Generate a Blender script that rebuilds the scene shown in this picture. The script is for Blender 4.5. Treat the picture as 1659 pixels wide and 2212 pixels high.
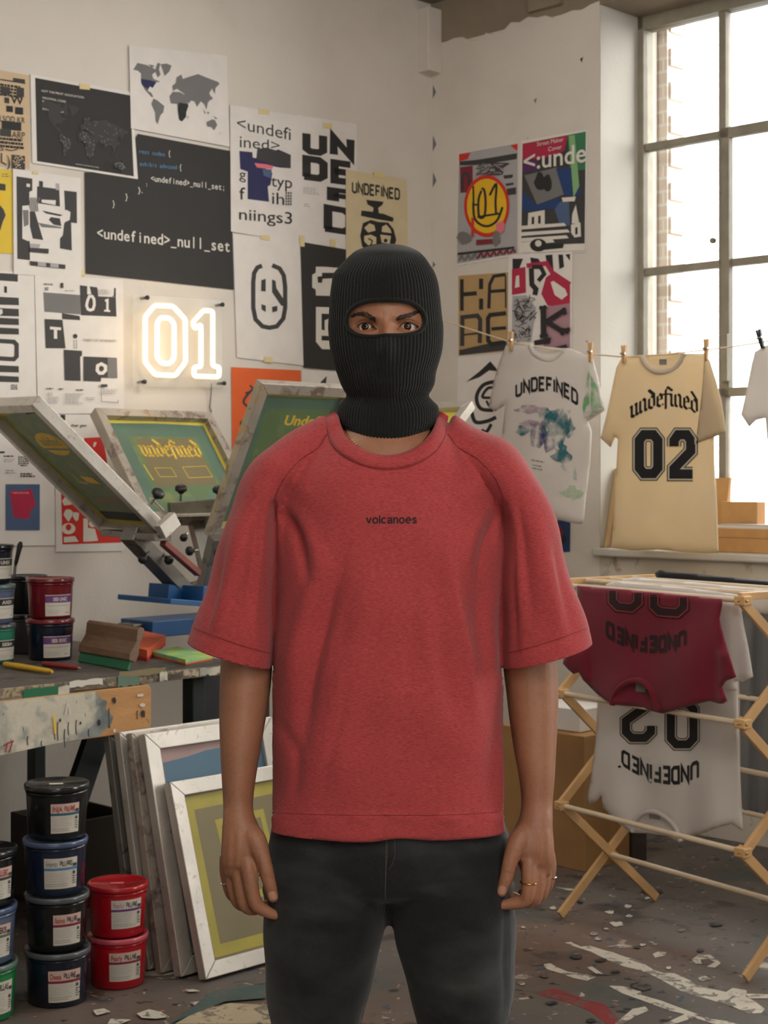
import bpy, bmesh, math, random
import numpy as np
from mathutils import Vector, Matrix
from mathutils.bvhtree import BVHTree
random.seed(7); np.random.seed(7)
for o in list(bpy.data.objects): bpy.data.objects.remove(o)
SC = bpy.context.scene; COL = SC.collection
PI = math.pi
# ---------------------------------------------------------------- camera, world, lights, exposure
F, CX, HZ, H = 3475.0, 829.5, 1035.0, 1.45       # focal length in pixels, principal column, horizon row, lens height
cam = bpy.data.cameras.new('camera'); co = bpy.data.objects.new('camera', cam); COL.objects.link(co)
co.location = (0, 0, H); co.rotation_euler = (PI/2, 0, 0)
cam.sensor_fit = 'VERTICAL'; cam.sensor_height = 36.0; cam.lens = 36.0*F/2212
cam.shift_y = (HZ-1106)/2212; cam.clip_start = 0.05; cam.clip_end = 200
cam.dof.use_dof = True; cam.dof.focus_distance = 2.4; cam.dof.aperture_fstop = 16.0
SC.camera = co
SC.view_settings.view_transform = 'Standard'; SC.view_settings.look = 'None'
SC.view_settings.exposure = 0.2; SC.view_settings.gamma = 1.0; SC.view_settings.use_curve_mapping = False
SC.cycles.max_bounces = 5; SC.cycles.diffuse_bounces = 3; SC.cycles.glossy_bounces = 2; SC.cycles.adaptive_threshold = 0.04; SC.cycles.adaptive_min_samples = 16
SC.cycles.transparent_max_bounces = 8; SC.cycles.caustics_reflective = False; SC.cycles.caustics_refractive = False
SC.cycles.sample_clamp_indirect = 6.0
w = bpy.data.worlds.new('world'); SC.world = w; w.use_nodes = True
bg = w.node_tree.nodes['Background']; bg.inputs[0].default_value = (1.0, 0.98, 0.95, 1); bg.inputs[1].default_value = 8.5
E45 = Vector((1, -1, 0)).normalized()            # along the window wall, left to right
O45 = Vector((1, 1, 0)).normalized()             # outwards through the window wall / along the poster wall
CORNER = Vector((0.2225, 7.6225, 0))
def wpt(u, v, z): return CORNER + E45*u + O45*v + Vector((0, 0, z))
def area(name, loc, target, sx, sy, power, col, spread=180):
    l = bpy.data.lights.new(name, 'AREA'); l.shape = 'RECTANGLE'; l.size = sx; l.size_y = sy; l.energy = power; l.color = col
    l.spread = math.radians(spread)
    o = bpy.data.objects.new(name, l); COL.objects.link(o); o.location = loc
    o.rotation_euler = (Vector(target)-Vector(loc)).to_track_quat('-Z', 'Y').to_euler(); return o
# daylight through the studio windows (seen one and the ones further along the same wall)
for u_, w_ in ((2.148, 2.3), (6.1, 2.4)):        # sampling portals only: the light is the sky's own
    area('window_portal', wpt(u_, 0.425, 2.32), wpt(u_, -3, 2.32), w_, 2.38, 1, (1, 1, 1)).data.cycles.is_portal = True
# added fill lights without fixtures, to brighten the figure and the room
area('ceiling_fill_light', (0.7, -0.3, 3.4), (0.0, 2.4, 1.2), 2.0, 1.2, 46, (1.0, 0.95, 0.89))  # added front fill from above and behind the camera
area('face_fill_light', (0.95, -0.35, 2.0), (0.0, 2.48, 1.5), 0.9, 0.9, 14, (1.0, 0.94, 0.86))  # added low front fill that lifts the face in the mask opening
area('ceiling_fill_light', (-1.2, 3.2, 3.6), (-1.4, 4.2, 0.0), 1.6, 1.0, 26, (1.0, 0.95, 0.89))  # added fill over the bench side of the room
area('ceiling_fill_light', (0.55, 5.0, 3.62), (0.55, 6.2, 0.0), 1.4, 1.0, 25, (1.0, 0.96, 0.91))  # added fill that brightens the corner and the window wall

# ---------------------------------------------------------------- helpers
def P(px, py, Y): return Vector(((px-CX)/F*Y, Y, H-(py-HZ)/F*Y))
class Plane:
    """plane n.p = d; called with a point of the photograph it gives the point of the plane seen there (off = distance in front of it)"""
    def __init__(s, n, p): s.n = Vector(n).normalized(); s.d = s.n.dot(Vector(p))
    def __call__(s, px, py, off=0.0):
        r = Vector(((px-CX)/F, 1, (HZ-py)/F)); o = Vector((0, 0, H))
        return o + r*((s.d+off-s.n.dot(o))/s.n.dot(r))
LW = Plane((1, -1, 0), (0, 7.4, 0))
RW = Plane((-1, -1, 0), (0, 7.845, 0))
def lin(c):
    return tuple(((x/255)/12.92 if x/255 <= 0.04045 else ((x/255+0.055)/1.055)**2.4) for x in c)
M = {}
def nodes(name):
    m = bpy.data.materials.new(name); m.use_nodes = True; M[name] = m
    nt = m.node_tree; return m, nt, nt.nodes['Principled BSDF']
def mat(name, rgb, rough=0.6, var=0.10, scale=30.0, bump=0.0, bscale=200.0, metal=0.0, spec=0.5, stretch=None, sheen=0.0, coat=0.0):
    """procedural: base colour varied by noise, optional noise bump"""
    m, nt, b = nodes(name); c = lin(rgb)
    tc = nt.nodes.new('ShaderNodeTexCoord'); src = tc.outputs['Object']
    if stretch:
        mp = nt.nodes.new('ShaderNodeMapping'); mp.inputs['Scale'].default_value = stretch
        nt.links.new(src, mp.inputs[0]); src = mp.outputs[0]
    n = nt.nodes.new('ShaderNodeTexNoise'); n.inputs['Scale'].default_value = scale; n.inputs['Detail'].default_value = 4
    nt.links.new(src, n.inputs['Vector'])
    r = nt.nodes.new('ShaderNodeValToRGB'); r.color_ramp.elements[0].position = 0.3; r.color_ramp.elements[1].position = 0.7
    r.color_ramp.elements[0].color = tuple(x*(1-var) for x in c)+(1,); r.color_ramp.elements[1].color = tuple(min(1, x*(1+var)) for x in c)+(1,)
    nt.links.new(n.outputs['Fac'], r.inputs[0]); nt.links.new(r.outputs[0], b.inputs['Base Color'])
    b.inputs['Roughness'].default_value = rough; b.inputs['Metallic'].default_value = metal
    b.inputs['Specular IOR Level'].default_value = spec
    if sheen: b.inputs['Sheen Weight'].default_value = sheen
    if coat: b.inputs['Coat Weight'].default_value = coat; b.inputs['Coat Roughness'].default_value = 0.08
    if bump:
        n2 = nt.nodes.new('ShaderNodeTexNoise'); n2.inputs['Scale'].default_value = bscale; n2.inputs['Detail'].default_value = 3
        nt.links.new(src, n2.inputs['Vector'])
        bp = nt.nodes.new('ShaderNodeBump'); bp.inputs['Strength'].default_value = bump; bp.inputs['Distance'].default_value = 0.004
        nt.links.new(n2.outputs['Fac'], bp.inputs['Height']); nt.links.new(bp.outputs[0], b.inputs['Normal'])
    return m
def layer(m, rgb, kind, scale, lo, hi, amount=1.0, stretch=None, distort=0.0, offset=0.0):
    """one more procedural layer of paint, dirt or wear over a material's colour"""
    nt = m.node_tree; b = nt.nodes['Principled BSDF']; link = b.inputs['Base Color'].links[0]; old = link.from_socket
    tc = nt.nodes.new('ShaderNodeTexCoord'); mp = nt.nodes.new('ShaderNodeMapping')
    mp.inputs['Scale'].default_value = stretch or (1, 1, 1); mp.inputs['Location'].default_value = (offset, offset*0.7, offset*0.3)
    nt.links.new(tc.outputs['Object'], mp.inputs[0]); v = mp.outputs[0]
    if distort:
        nn = nt.nodes.new('ShaderNodeTexNoise'); nn.inputs['Scale'].default_value = scale*1.3; nn.inputs['Detail'].default_value = 3
        nt.links.new(v, nn.inputs['Vector'])
        ms = nt.nodes.new('ShaderNodeVectorMath'); ms.operation = 'SCALE'; ms.inputs['Scale'].default_value = distort
        nt.links.new(nn.outputs['Color'], ms.inputs[0])
        ad = nt.nodes.new('ShaderNodeVectorMath'); nt.links.new(v, ad.inputs[0]); nt.links.new(ms.outputs[0], ad.inputs[1]); v = ad.outputs[0]
    if kind == 'noise':
        t = nt.nodes.new('ShaderNodeTexNoise'); t.inputs['Detail'].default_value = 5; fac = t.outputs['Fac']
    else:
        t = nt.nodes.new('ShaderNodeTexVoronoi'); fac = t.outputs['Distance']
    t.inputs['Scale'].default_value = scale; nt.links.new(v, t.inputs['Vector'])
    mr = nt.nodes.new('ShaderNodeMapRange'); mr.inputs['From Min'].default_value = lo; mr.inputs['From Max'].default_value = hi
    mr.inputs['To Min'].default_value = 0 if kind == 'noise' else amount; mr.inputs['To Max'].default_value = amount if kind == 'noise' else 0
    nt.links.new(fac, mr.inputs['Value'])
    mx = nt.nodes.new('ShaderNodeMix'); mx.data_type = 'RGBA'
    nt.links.new(mr.outputs[0], mx.inputs['Factor']); nt.links.new(old, mx.inputs[6]); mx.inputs[7].default_value = lin(rgb)+(1,)
    nt.links.new(mx.outputs[2], b.inputs['Base Color']); return m
class MB:
    """collects geometry for ONE mesh object, several materials allowed"""
    def __init__(s): s.v = []; s.f = []; s.mi = []; s.sm = []; s.mats = []
    def add(s, vs, fs, m, smooth=False):
        if m not in s.mats: s.mats.append(m)
        k = len(s.v); i = s.mats.index(m)
        s.v.extend(tuple(x) for x in vs)
        for f in fs: s.f.append(tuple(k+j for j in f)); s.mi.append(i); s.sm.append(smooth)
        return s
    def boxv(s, o, a, b, c, m):
        """box from a corner and three edge vectors"""
        o, a, b, c = Vector(o), Vector(a), Vector(b), Vector(c)
        vs = [o, o+a, o+a+b, o+b, o+c, o+a+c, o+a+b+c, o+b+c]
        fs = [(0, 3, 2, 1), (4, 5, 6, 7), (0, 1, 5, 4), (1, 2, 6, 5), (2, 3, 7, 6), (3, 0, 4, 7)]
        if a.cross(b).dot(c) < 0: fs = [f[::-1] for f in fs]
        return s.add(vs, fs, m)
    def box(s, x0, x1, y0, y1, z0, z1, m): return s.boxv((x0, y0, z0), (x1-x0, 0, 0), (0, y1-y0, 0), (0, 0, z1-z0), m)
    def wbox(s, u0, u1, v0, v1, z0, z1, m):
        """box in the frame of the window wall"""
        return s.boxv(wpt(u0, v0, z0), E45*(u1-u0), O45*(v1-v0), (0, 0, z1-z0), m)
    def loft(s, rings, m, smooth=True, cap=True, closed=False):
        n = len(rings[0]); vs = [p for r in rings for p in r]; fs = []; k = len(rings)
        for i in range(k if closed else k-1):
            for j in range(n):
                a, b = i*n+j, i*n+(j+1) % n; c, d = ((i+1) % k)*n+(j+1) % n, ((i+1) % k)*n+j
                fs.append((a, b, c, d))
        s.add(vs, fs, m, smooth)
        if cap and not closed:
            s.add(rings[0], [tuple(range(n))[::-1]], m); s.add(rings[-1], [tuple(range(n))], m)
        return s
    def tube(s, pts, r, m, n=10, cap=True, closed=False, flat=1.0, up=None):
        """round (or flattened) tube along points; r a number or one per point"""
        pts = [Vector(p) for p in pts]; k = len(pts); rs = r if hasattr(r, '__len__') else [r]*k
        rings = []; prev = None
        for i, p in enumerate(pts):
            if closed: t = pts[(i+1) % k]-pts[i-1]
            else: t = pts[min(i+1, k-1)]-pts[max(i-1, 0)]
            t.normalize()
            a = Vector(up) if up else (prev if prev is not None else Vector((0, 0, 1)) if abs(t.z) < 0.9 else Vector((1, 0, 0)))
            a = a-t*a.dot(t)
            if a.length < 1e-5: a = Vector((1, 0, 0))-t*t.x
            a.normalize(); prev = a; b = t.cross(a)
            rings.append([p+(a*math.cos(q)+b*math.sin(q)*flat)*rs[i] for q in [2*PI*j/n for j in range(n)]])
        return s.loft(rings, m, True, cap, closed)
    def lathe(s, prof, m, n=32, c=(0, 0, 0), axis=None, smooth=True):
        c = Vector(c); R = Matrix.Identity(3) if axis is None else Vector((0, 0, 1)).rotation_difference(Vector(axis)).to_matrix()
        rings = [[c+R @ Vector((r*math.cos(2*PI*j/n), r*math.sin(2*PI*j/n), z)) for j in range(n)] for r, z in prof]
        return s.loft(rings, m, smooth, True)
    def prism(s, pts, d, m):
        """polygon pushed along the vector d"""
        d = Vector(d); pts = [Vector(p) for p in pts]; n = len(pts)
        s.add(pts+[p+d for p in pts], [tuple(range(n))[::-1], tuple(range(n, 2*n))]+[(i, (i+1) % n, n+(i+1) % n, n+i) for i in range(n)], m)
        return s
    def sphere(s, c, r, m, sc=(1, 1, 1), n=16):
        c = Vector(c); rings = []
        for i in range(1, n):
            a = PI*i/n; rings.append([c+Vector((r*sc[0]*math.sin(a)*math.cos(2*PI*j/(2*n)), r*sc[1]*math.sin(a)*math.sin(2*PI*j/(2*n)), -r*sc[2]*math.cos(a))) for j in range(2*n)])
        return s.loft(rings, m, True, True)
    def build(s, name, parent=None, bevel=0.0, subsurf=0, fix=True, local=False, segs=2):
        me = bpy.data.meshes.new(name); me.from_pydata([tuple(v) for v in s.v], [], s.f)
        for m in s.mats: me.materials.append(M[m])
        me.polygons.foreach_set('material_index', s.mi); me.polygons.foreach_set('use_smooth', s.sm)
        if fix:
            bm = bmesh.new(); bm.from_mesh(me); bmesh.ops.recalc_face_normals(bm, faces=bm.faces[:]); bm.to_mesh(me); bm.free()
        o = bpy.data.objects.new(name, me); COL.objects.link(o)
        if parent is not None:
            o.parent = parent
            if not local: o.matrix_parent_inverse = world_of(parent).inverted()
        if bevel:
            b = o.modifiers.new('bevel', 'BEVEL'); b.width = bevel; b.segments = segs; b.limit_method = 'ANGLE'; b.angle_limit = 0.6
        if subsurf:
            b = o.modifiers.new('sub', 'SUBSURF'); b.levels = subsurf; b.render_levels = subsurf
        return o
def world_of(o):
    m = Matrix.Translation(o.location) @ o.rotation_euler.to_matrix().to_4x4()
    return m if o.parent is None else world_of(o.parent) @ o.matrix_parent_inverse @ m
def tag(o, label, cat, group=None, kind=None):
    if label: o['label'] = label
    if cat: o['category'] = cat
    if group: o['group'] = group
    if kind: o['kind'] = kind
    return o
def thing(name, label, cat, loc=(0, 0, 0), group=None, rotz=0.0):
    o = bpy.data.objects.new(name, None); COL.objects.link(o); o.location = loc; o.rotation_euler = (0, 0, rotz); o.empty_display_size = 0.05
    return tag(o, label, cat, group)
def struct(o): o['kind'] = 'structure'; return o
def copy_tree(o, parent=None):
    c = o.copy(); COL.objects.link(c)
    if parent is not None: c.parent = parent; c.matrix_parent_inverse = o.matrix_parent_inverse.copy()
    for ch in [x for x in o.children]: copy_tree(ch, c)
    return c
def smoothstep(a, b, x):
    t = np.clip((x-a)/(b-a), 0, 1); return t*t*(3-2*t)
def spline(pts, n, closed=False):
    """Catmull-Rom through points (any dimension), n samples per span"""
    pts = [np.array(p, float) for p in pts]; k = len(pts); out = []
    for i in range(k if closed else k-1):
        g = (lambda j: pts[j % k]) if closed else (lambda j: pts[min(max(j, 0), k-1)])
        a, b, c, d = g(i-1), g(i), g(i+1), g(i+2)
        for q in range(n):
            t = q/n; out.append(0.5*((2*b)+(c-a)*t+(2*a-5*b+4*c-d)*t*t+(3*b-a-3*c+d)*t**3))
    if not closed: out.append(pts[-1])
    return out
# ---------------------------------------------------------------- flat art: print, lettering, paint, laid on a surface by where the photograph shows it
_txt = {}
def glyphs(s, bold=0.0):
    """(verts, faces, width) of built-in lettering, cap height 1"""
    k = (s, bold)
    if k not in _txt:
        cu = bpy.data.curves.new('t', 'FONT'); cu.body = s; cu.size = 1.0; cu.offset = bold; cu.resolution_u = 4; cu.fill_mode = 'FRONT'
        o = bpy.data.objects.new('t', cu); COL.objects.link(o)
        dg = bpy.context.evaluated_depsgraph_get(); dg.update()
        me = bpy.data.meshes.new_from_object(o.evaluated_get(dg))
        v = [(p.co.x, p.co.y) for p in me.vertices]; f = [tuple(p.vertices) for p in me.polygons]
        bpy.data.objects.remove(o); bpy.data.curves.remove(cu); bpy.data.meshes.remove(me)
        _txt[k] = (v, f)
    return _txt[k]
CAP = None
BLOCK = {'U': [[(0, 1), (0, .14), (.14, 0), (.46, 0), (.6, .14), (.6, 1)]], 'N': [[(0, 0), (0, 1), (.6, 0), (.6, 1)]],
 'D': [[(0, 0), (0, 1), (.44, 1), (.6, .84), (.6, .16), (.44, 0), (-.09, 0)]], 'E': [[(.56, 1), (0, 1), (0, 0), (.56, 0)], [(0, .52), (.46, .52)]],
 'F': [[(.56, 1), (0, 1), (0, 0)], [(0, .5), (.46, .5)]], 'I': [[(0, 0), (0, 1)]], 'H': [[(0, 0), (0, 1)], [(.6, 0), (.6, 1)], [(0, .5), (.6, .5)]],
 'A': [[(0, 0), (0, .8), (.16, 1), (.44, 1), (.6, .8), (.6, 0)], [(0, .45), (.6, .45)]], 'R': [[(0, 0), (0, 1), (.45, 1), (.6, .88), (.6, .6), (.5, .5), (.6, .4), (.6, 0)], [(0, .5), (.5, .5)]],
 'P': [[(0, 0), (0, 1), (.45, 1), (.6, .88), (.6, .6), (.45, .46), (0, .46)]], 'L': [[(0, 1), (0, 0), (.55, 0)]], 'M': [[(0, 0), (0, 1), (.35, .3), (.7, 1), (.7, 0)]],
 'O': [[(.16, 0), (0, .16), (0, .84), (.16, 1), (.44, 1), (.6, .84), (.6, .16), (.44, 0), (.14, 0)]], 'T': [[(0, 1), (.6, 1)], [(.3, 1), (.3, 0)]]}
BLACK = {'n': ([[(.12, .9), (.12, .12), (.24, 0)], [(.12, .78), (.4, 1), (.54, .84), (.54, .12), (.66, 0)]], .74),
 'i': ([[(.08, .95), (.16, .86), (.16, .12), (.28, 0)], [(.12, 1.32), (.2, 1.24)]], .38),
 'u': ([[(.06, .95), (.14, .86), (.14, .16), (.34, 0), (.54, .16)], [(.46, .95), (.54, .86), (.54, .12), (.66, 0)]], .74),
 'd': ([[(.12, 1.52), (.56, 1.06), (.58, .2), (.38, 0), (.14, .16), (.14, .78), (.38, 1), (.56, .84)]], .72),
 'e': ([[(.14, .5), (.5, .62), (.5, .82), (.36, 1), (.14, .8), (.14, .16), (.34, 0), (.58, .14)]], .64),
 'f': ([[(.2, -.2), (.2, 1.25), (.36, 1.5), (.56, 1.36)], [(0, .94), (.46, .94)]], .52)}
_o = [(.27+.27*math.cos(2*PI*i/28), .34+.34*math.sin(2*PI*i/28)) for i in range(28)]
_arc = lambda a, b, n=20: [(.27+.27*math.cos(math.radians(a+(b-a)*i/n)), .34+.34*math.sin(math.radians(a+(b-a)*i/n))) for i in range(n+1)]
GROT = {'v': ([([(0, .72), (.22, .07), (.30, .07), (.52, .72)], 0)], .52), 'o': ([(_o, 1)], .54), 'l': ([([(0, -.07), (0, 1.0)], 0)], 0), 'c': ([(_arc(42, 318), 0)], .50),
 'a': ([([(.02, .5), (.08, .62), (.24, .68), (.40, .63), (.45, .48), (.45, .12), (.49, -.05)], 0), ([(.45, .40), (.18, .34), (.03, .25), (.02, .12), (.1, .02), (.22, .0), (.36, .06), (.45, .2)], 0)], .48),
 'n': ([([(0, -.07), (0, .74)], 0), ([(0, .42), (.08, .6), (.22, .68), (.36, .64), (.43, .5), (.43, -.07)], 0)], .43), 'e': ([([(.0, .36)]+[(.54, .37)]+_arc(5, 310), 0)], .54),
 's': ([([(.42, .52), (.36, .64), (.22, .68), (.08, .62), (.04, .50), (.12, .40), (.32, .31), (.42, .20), (.38, .06), (.22, .0), (.07, .05), (.0, .17)], 0)], .42)}
def ribbon(pts, w, closed=False):
    """outline quads of a stroke with mitred joins"""
    pts = [Vector((p[0], p[1])) for p in pts]; n = len(pts); L = []; R = []
    for i in range(n):
        a = pts[i-1] if (closed or i > 0) else None; b = pts[i]; c = pts[(i+1) % n] if (closed or i < n-1) else None
        t1 = (b-a).normalized() if a is not None else None; t2 = (c-b).normalized() if c is not None else None
        t1 = t1 or t2; t2 = t2 or t1
        m = (t1+t2); m = m.normalized() if m.length > 1e-6 else t1
        nm = Vector((-m.y, m.x)); k = max(0.35, nm.dot(Vector((-t1.y, t1.x)))); h = w/2/k
        L.append(b+nm*h); R.append(b-nm*h)
    return [[L[i], R[i], R[(i+1) % n], L[(i+1) % n]] for i in range(n if closed else n-1)]
class Art:
    """shapes in photograph coordinates, laid one over the other on a surface"""
    def __init__(s): s.items = []
    def polys(s, polys, m): s.items.append(([(float(p[0]), float(p[1])) for q in polys for p in q], None, polys, m)); return s
    def poly(s, pts, m): return s.polys([pts], m)
    def rect(s, x0, y0, x1, y1, m, sl=0.0, sr=None):
        """upright rectangle whose top and bottom edges slope by sl (and sr) per pixel"""
        sr = sl if sr is None else sr; d = x1-x0
        return s.poly([(x0, y0), (x1, y0+sl*d), (x1, y1+sr*d), (x0, y1)], m)
    def stroke(s, pts, w, m, closed=False): return s.polys(ribbon(pts, w, closed), m)
    def curve(s, pts, w, m, closed=False): return s.stroke([tuple(p) for p in spline(pts, 6, closed)], w, m, closed)
    def blob(s, c, rx, ry, m, k=10, jit=0.25):
        return s.poly([(c[0]+rx*math.cos(2*PI*i/k)*(1+random.uniform(-jit, jit)), c[1]+ry*math.sin(2*PI*i/k)*(1+random.uniform(-jit, jit))) for i in range(k)], m)
    def circle(s, c, rx, ry, m, k=28): return s.blob(c, rx, ry, m, k, 0)
    def text(s, t, p0, p1, h0, h1, m, style='sans', bold=0.0, arch=0.0, flip=False, thick=0.2, skew=0.0):
        """lettering with its baseline from p0 to p1 and the cap heights h0, h1 (pixels); arch lifts the middle by arch*h"""
        global CAP
        polys = []
        if CAP is None: CAP = max(v[1] for v in glyphs('H')[0])
        if style == 'sans' or style == 'mono':
            if style == 'sans':
                v, f = glyphs(t, bold); polys = [[(v[i][0], v[i][1]/CAP) for i in q] for q in f]
            else:
                for k, ch in enumerate(t):
                    if ch == ' ': continue
                    v, f = glyphs(ch, bold); x0 = min(p[0] for p in v); x1 = max(p[0] for p in v)
                    wd = x1-x0; sx = min(1.25, 0.52/max(wd, 1e-3)) if wd > 0.3 else 1.0; cx = (x0+x1)/2
                    polys += [[((v[i][0]-cx)*sx+k*0.62, v[i][1]/CAP) for i in q] for q in f]
        elif style == 'spaced':
            x = 0.0
            for ch in t:
                v, f = glyphs(ch, bold); x0 = min(p[0] for p in v); x1 = max(p[0] for p in v); polys += [[(v[i][0]-x0+x, v[i][1]/CAP) for i in q] for q in f]; x += x1-x0+0.045
        elif style == 'grot':
            x = 0.0
            for ch in t:
                for st, cl in GROT[ch][0]: polys += [[(p.x+x, p.y) for p in q] for q in ribbon(st, thick, bool(cl))]
                x += GROT[ch][1]+thick*1.32
        elif style == 'block':
            x = 0.0
            for ch in t:
                g = BLOCK.get(ch)
                if g is None: x += 0.5; continue
                for st in g: polys += [[(p.x+x, p.y) for p in q] for q in ribbon([(a*0.9, b*(1-thick)+thick/2) for a, b in st], thick)]
                x += max(p[0] for st in g for p in st)*0.9+thick*1.30
        else:
            x = 0.0; pen = Vector((0.085*thick*6, 0.06*thick*6))
            for ch in t:
                g, wd = BLACK[ch]
                for st in g:
                    for a, b in zip(st, st[1:]):
                        a = Vector((a[0]+x, a[1])); b = Vector((b[0]+x, b[1])); polys.append([a+pen, a-pen, b-pen, b+pen])
                        polys.append([a+pen, a+Vector((pen.x, -pen.y))*0.7, a-pen, a-Vector((pen.x, -pen.y))*0.7]); polys.append([b+pen, b+Vector((pen.x, -pen.y))*0.7, b-pen, b-Vector((pen.x, -pen.y))*0.7])
                x += wd
        xs = [p[0] for q in polys for p in q]; x0, x1 = min(xs), max(xs)
        out = []
        for q in polys:
            r = []
            for p in q:
                u = (p[0]-x0)/(x1-x0); v = p[1]; hh = h0+(h1-h0)*u
                bx = p0[0]+(p1[0]-p0[0])*u; by = p0[1]+(p1[1]-p0[1])*u
                sg = -1 if flip else 1
                r.append((bx+skew*v*hh, by-sg*(v*hh+arch*hh*(1-(2*u-1)**2))))
            out.append(r)
        return s.polys(out, m)
    def lines(s, x0, y0, x1, n, dy, m, hgt=2.0, sl=0.0, ragged=0.3):
        """rows of small print"""
        for i in range(n):
            x = x0; y = y0+i*dy; e = x1-(x1-x0)*random.uniform(0, ragged)
            ps = []
            while x < e:
                wd = random.uniform(2.5, 9); a = min(x+wd, e); ps.append([(x, y+sl*(x-x0)), (a, y+sl*(a-x0)), (a, y+hgt+sl*(a-x0)), (x, y+hgt+sl*(x-x0))]); x = a+1.6
            s.polys(ps, m)
        return s
    def lay(s, mb, proj, off=0.0006, dz=0.00018, step=None):
        for k, (_, _, polys, m) in enumerate(s.items):
            if step:
                v2, fs = tess(polys, step)
            else:
                v2 = []; fs = []
                for q in polys: fs.append(tuple(range(len(v2), len(v2)+len(q)))); v2 += [(p[0], p[1]) for p in q]
            pts = [proj(x, y, off+k*dz) for x, y in v2]
            if any(p is None for p in pts):
                fs = [f for f in fs if all(pts[i] is not None for i in f)]; pts = [p if p is not None else Vector((0, 9, 9)) for p in pts]
            used = sorted({i for f in fs for i in f}); ix = {a: b for b, a in enumerate(used)}
            pts = [pts[i] for i in used]; fs = [tuple(ix[i] for i in f) for f in fs]
            g = []
            for f in fs:                                    # every face towards the lens
                n = Vector((0, 0, 0))
                for i in range(len(f)): n += Vector(pts[f[i]]).cross(Vector(pts[f[(i+1) % len(f)]]))
                g.append(f if n.dot(Vector((0, 0, H))-Vector(pts[f[0]])) > 0 else f[::-1])
            mb.add(pts, g, m)
        return mb
def tess(polys, step):
    bm = bmesh.new()
    for q in polys:
        try: bm.faces.new([bm.verts.new((p[0], p[1], 0)) for p in q])
        except ValueError: pass
    xs = [p[0] for q in polys for p in q]; ys = [p[1] for q in polys for p in q]
    for ax, (a, b) in enumerate(((min(xs), max(xs)), (min(ys), max(ys)))):
        t = math.floor(a/step)*step+step
        while t < b:
            c = [0, 0, 0]; c[ax] = t; n = [0, 0, 0]; n[ax] = 1
            bmesh.ops.bisect_plane(bm, geom=bm.verts[:]+bm.edges[:]+bm.faces[:], plane_co=c, plane_no=n, dist=1e-4); t += step
    bm.verts.index_update()
    v = [(x.co.x, x.co.y) for x in bm.verts]; f = [tuple(x.index for x in q.verts) for q in bm.faces]; bm.free(); return v, f
def bdist(pts, outline):
    p = np.array(pts, float); d = np.full(len(p), 1e9); o = np.array([(q[0], q[1]) for q in outline], float)
    for a, b in zip(o, np.roll(o, -1, 0)):
        e = b-a; t = np.clip(((p-a) @ e)/max(e @ e, 1e-9), 0, 1); d = np.minimum(d, np.hypot(*(p-a-t[:, None]*e).T))
    return d
def puff(mb, outline, proj, m, thick=0.012, R=12, step=8, wave=None, back=0.6):
    """a soft closed sheet of cloth with the given outline, hung on a surface: two skins joined along the edge"""
    outline = [(float(p[0]), float(p[1])) for p in outline]
    v2, fs = tess([outline], step); d = bdist(v2, outline)
    h = thick*np.sqrt(np.clip(1-(1-np.clip(d/R, 0, 1))**2, 0, 1)); x = np.array(v2)
    wv = wave(x[:, 0], x[:, 1]) if wave else np.zeros(len(v2))
    n = len(v2); edge = d < 1e-2
    front = [proj(v2[i][0], v2[i][1], h[i]+wv[i]) for i in range(n)]
    bk = [proj(v2[i][0], v2[i][1], -h[i]*back+wv[i]) for i in range(n)]
    ix = [i if edge[i] else n+i for i in range(n)]
    mb.add(front+bk, [f for f in fs]+[tuple(ix[i] for i in f)[::-1] for f in fs], m, True)
    return mb
def on_mesh(o, back=False):
    """surface function: where the line of sight through a pixel meets the mesh, a little towards the lens"""
    me = o.data; bv = BVHTree.FromPolygons([tuple(world_mat(o) @ v.co) for v in me.vertices], [tuple(p.vertices) for p in me.polygons])
    def f(px, py, off=0.0):
        d = Vector(((px-CX)/F, 1, (HZ-py)/F)); L = d.length; hit = bv.ray_cast(Vector((0, 0, H)), d/L)
        return None if hit[0] is None else hit[0]-d/L*off
    return f
def world_mat(o):
    m = Matrix.Translation(o.location) @ o.rotation_euler.to_matrix().to_4x4()
    return m if o.parent is None else world_of(o.parent) @ o.matrix_parent_inverse @ m
def boxfit(c, a, b, d, Yc):
    """corner c and the ends a, b, d of its three edges in the photograph, depth of c -> the corner and three edge vectors at right angles"""
    px = [np.array(((q[0]-CX)/F, 1.0, (HZ-q[1])/F)) for q in (c, a, b, d)]
    C0 = px[0]*Yc; k = np.array([1.02, 0.98, 1.0])*Yc
    best = None
    for trial in range(60):
        k = Yc*(1+np.random.uniform(-0.12, 0.12, 3))
        for it in range(40):
            e = [px[i+1]*k[i]-C0 for i in range(3)]
            r = np.array([e[0] @ e[1], e[0] @ e[2], e[1] @ e[2]])
            J = np.array([[px[1] @ e[1], px[2] @ e[0], 0], [px[1] @ e[2], 0, px[3] @ e[0]], [0, px[2] @ e[2], px[3] @ e[1]]])
            try: st = np.linalg.solve(J+1e-9*np.eye(3), r)
            except np.linalg.LinAlgError: break
            k = k-np.clip(st, -0.3, 0.3)
        e = [px[i+1]*k[i]-C0 for i in range(3)]; r = np.abs([e[0] @ e[1], e[0] @ e[2], e[1] @ e[2]]).max()
        if r < 1e-6 and (k > 0.5*Yc).all() and (k < 1.6*Yc).all(): best = e; break
    return (Vector((0, 0, H))+Vector(C0), [Vector(x) for x in best]) if best is not None else None
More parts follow.
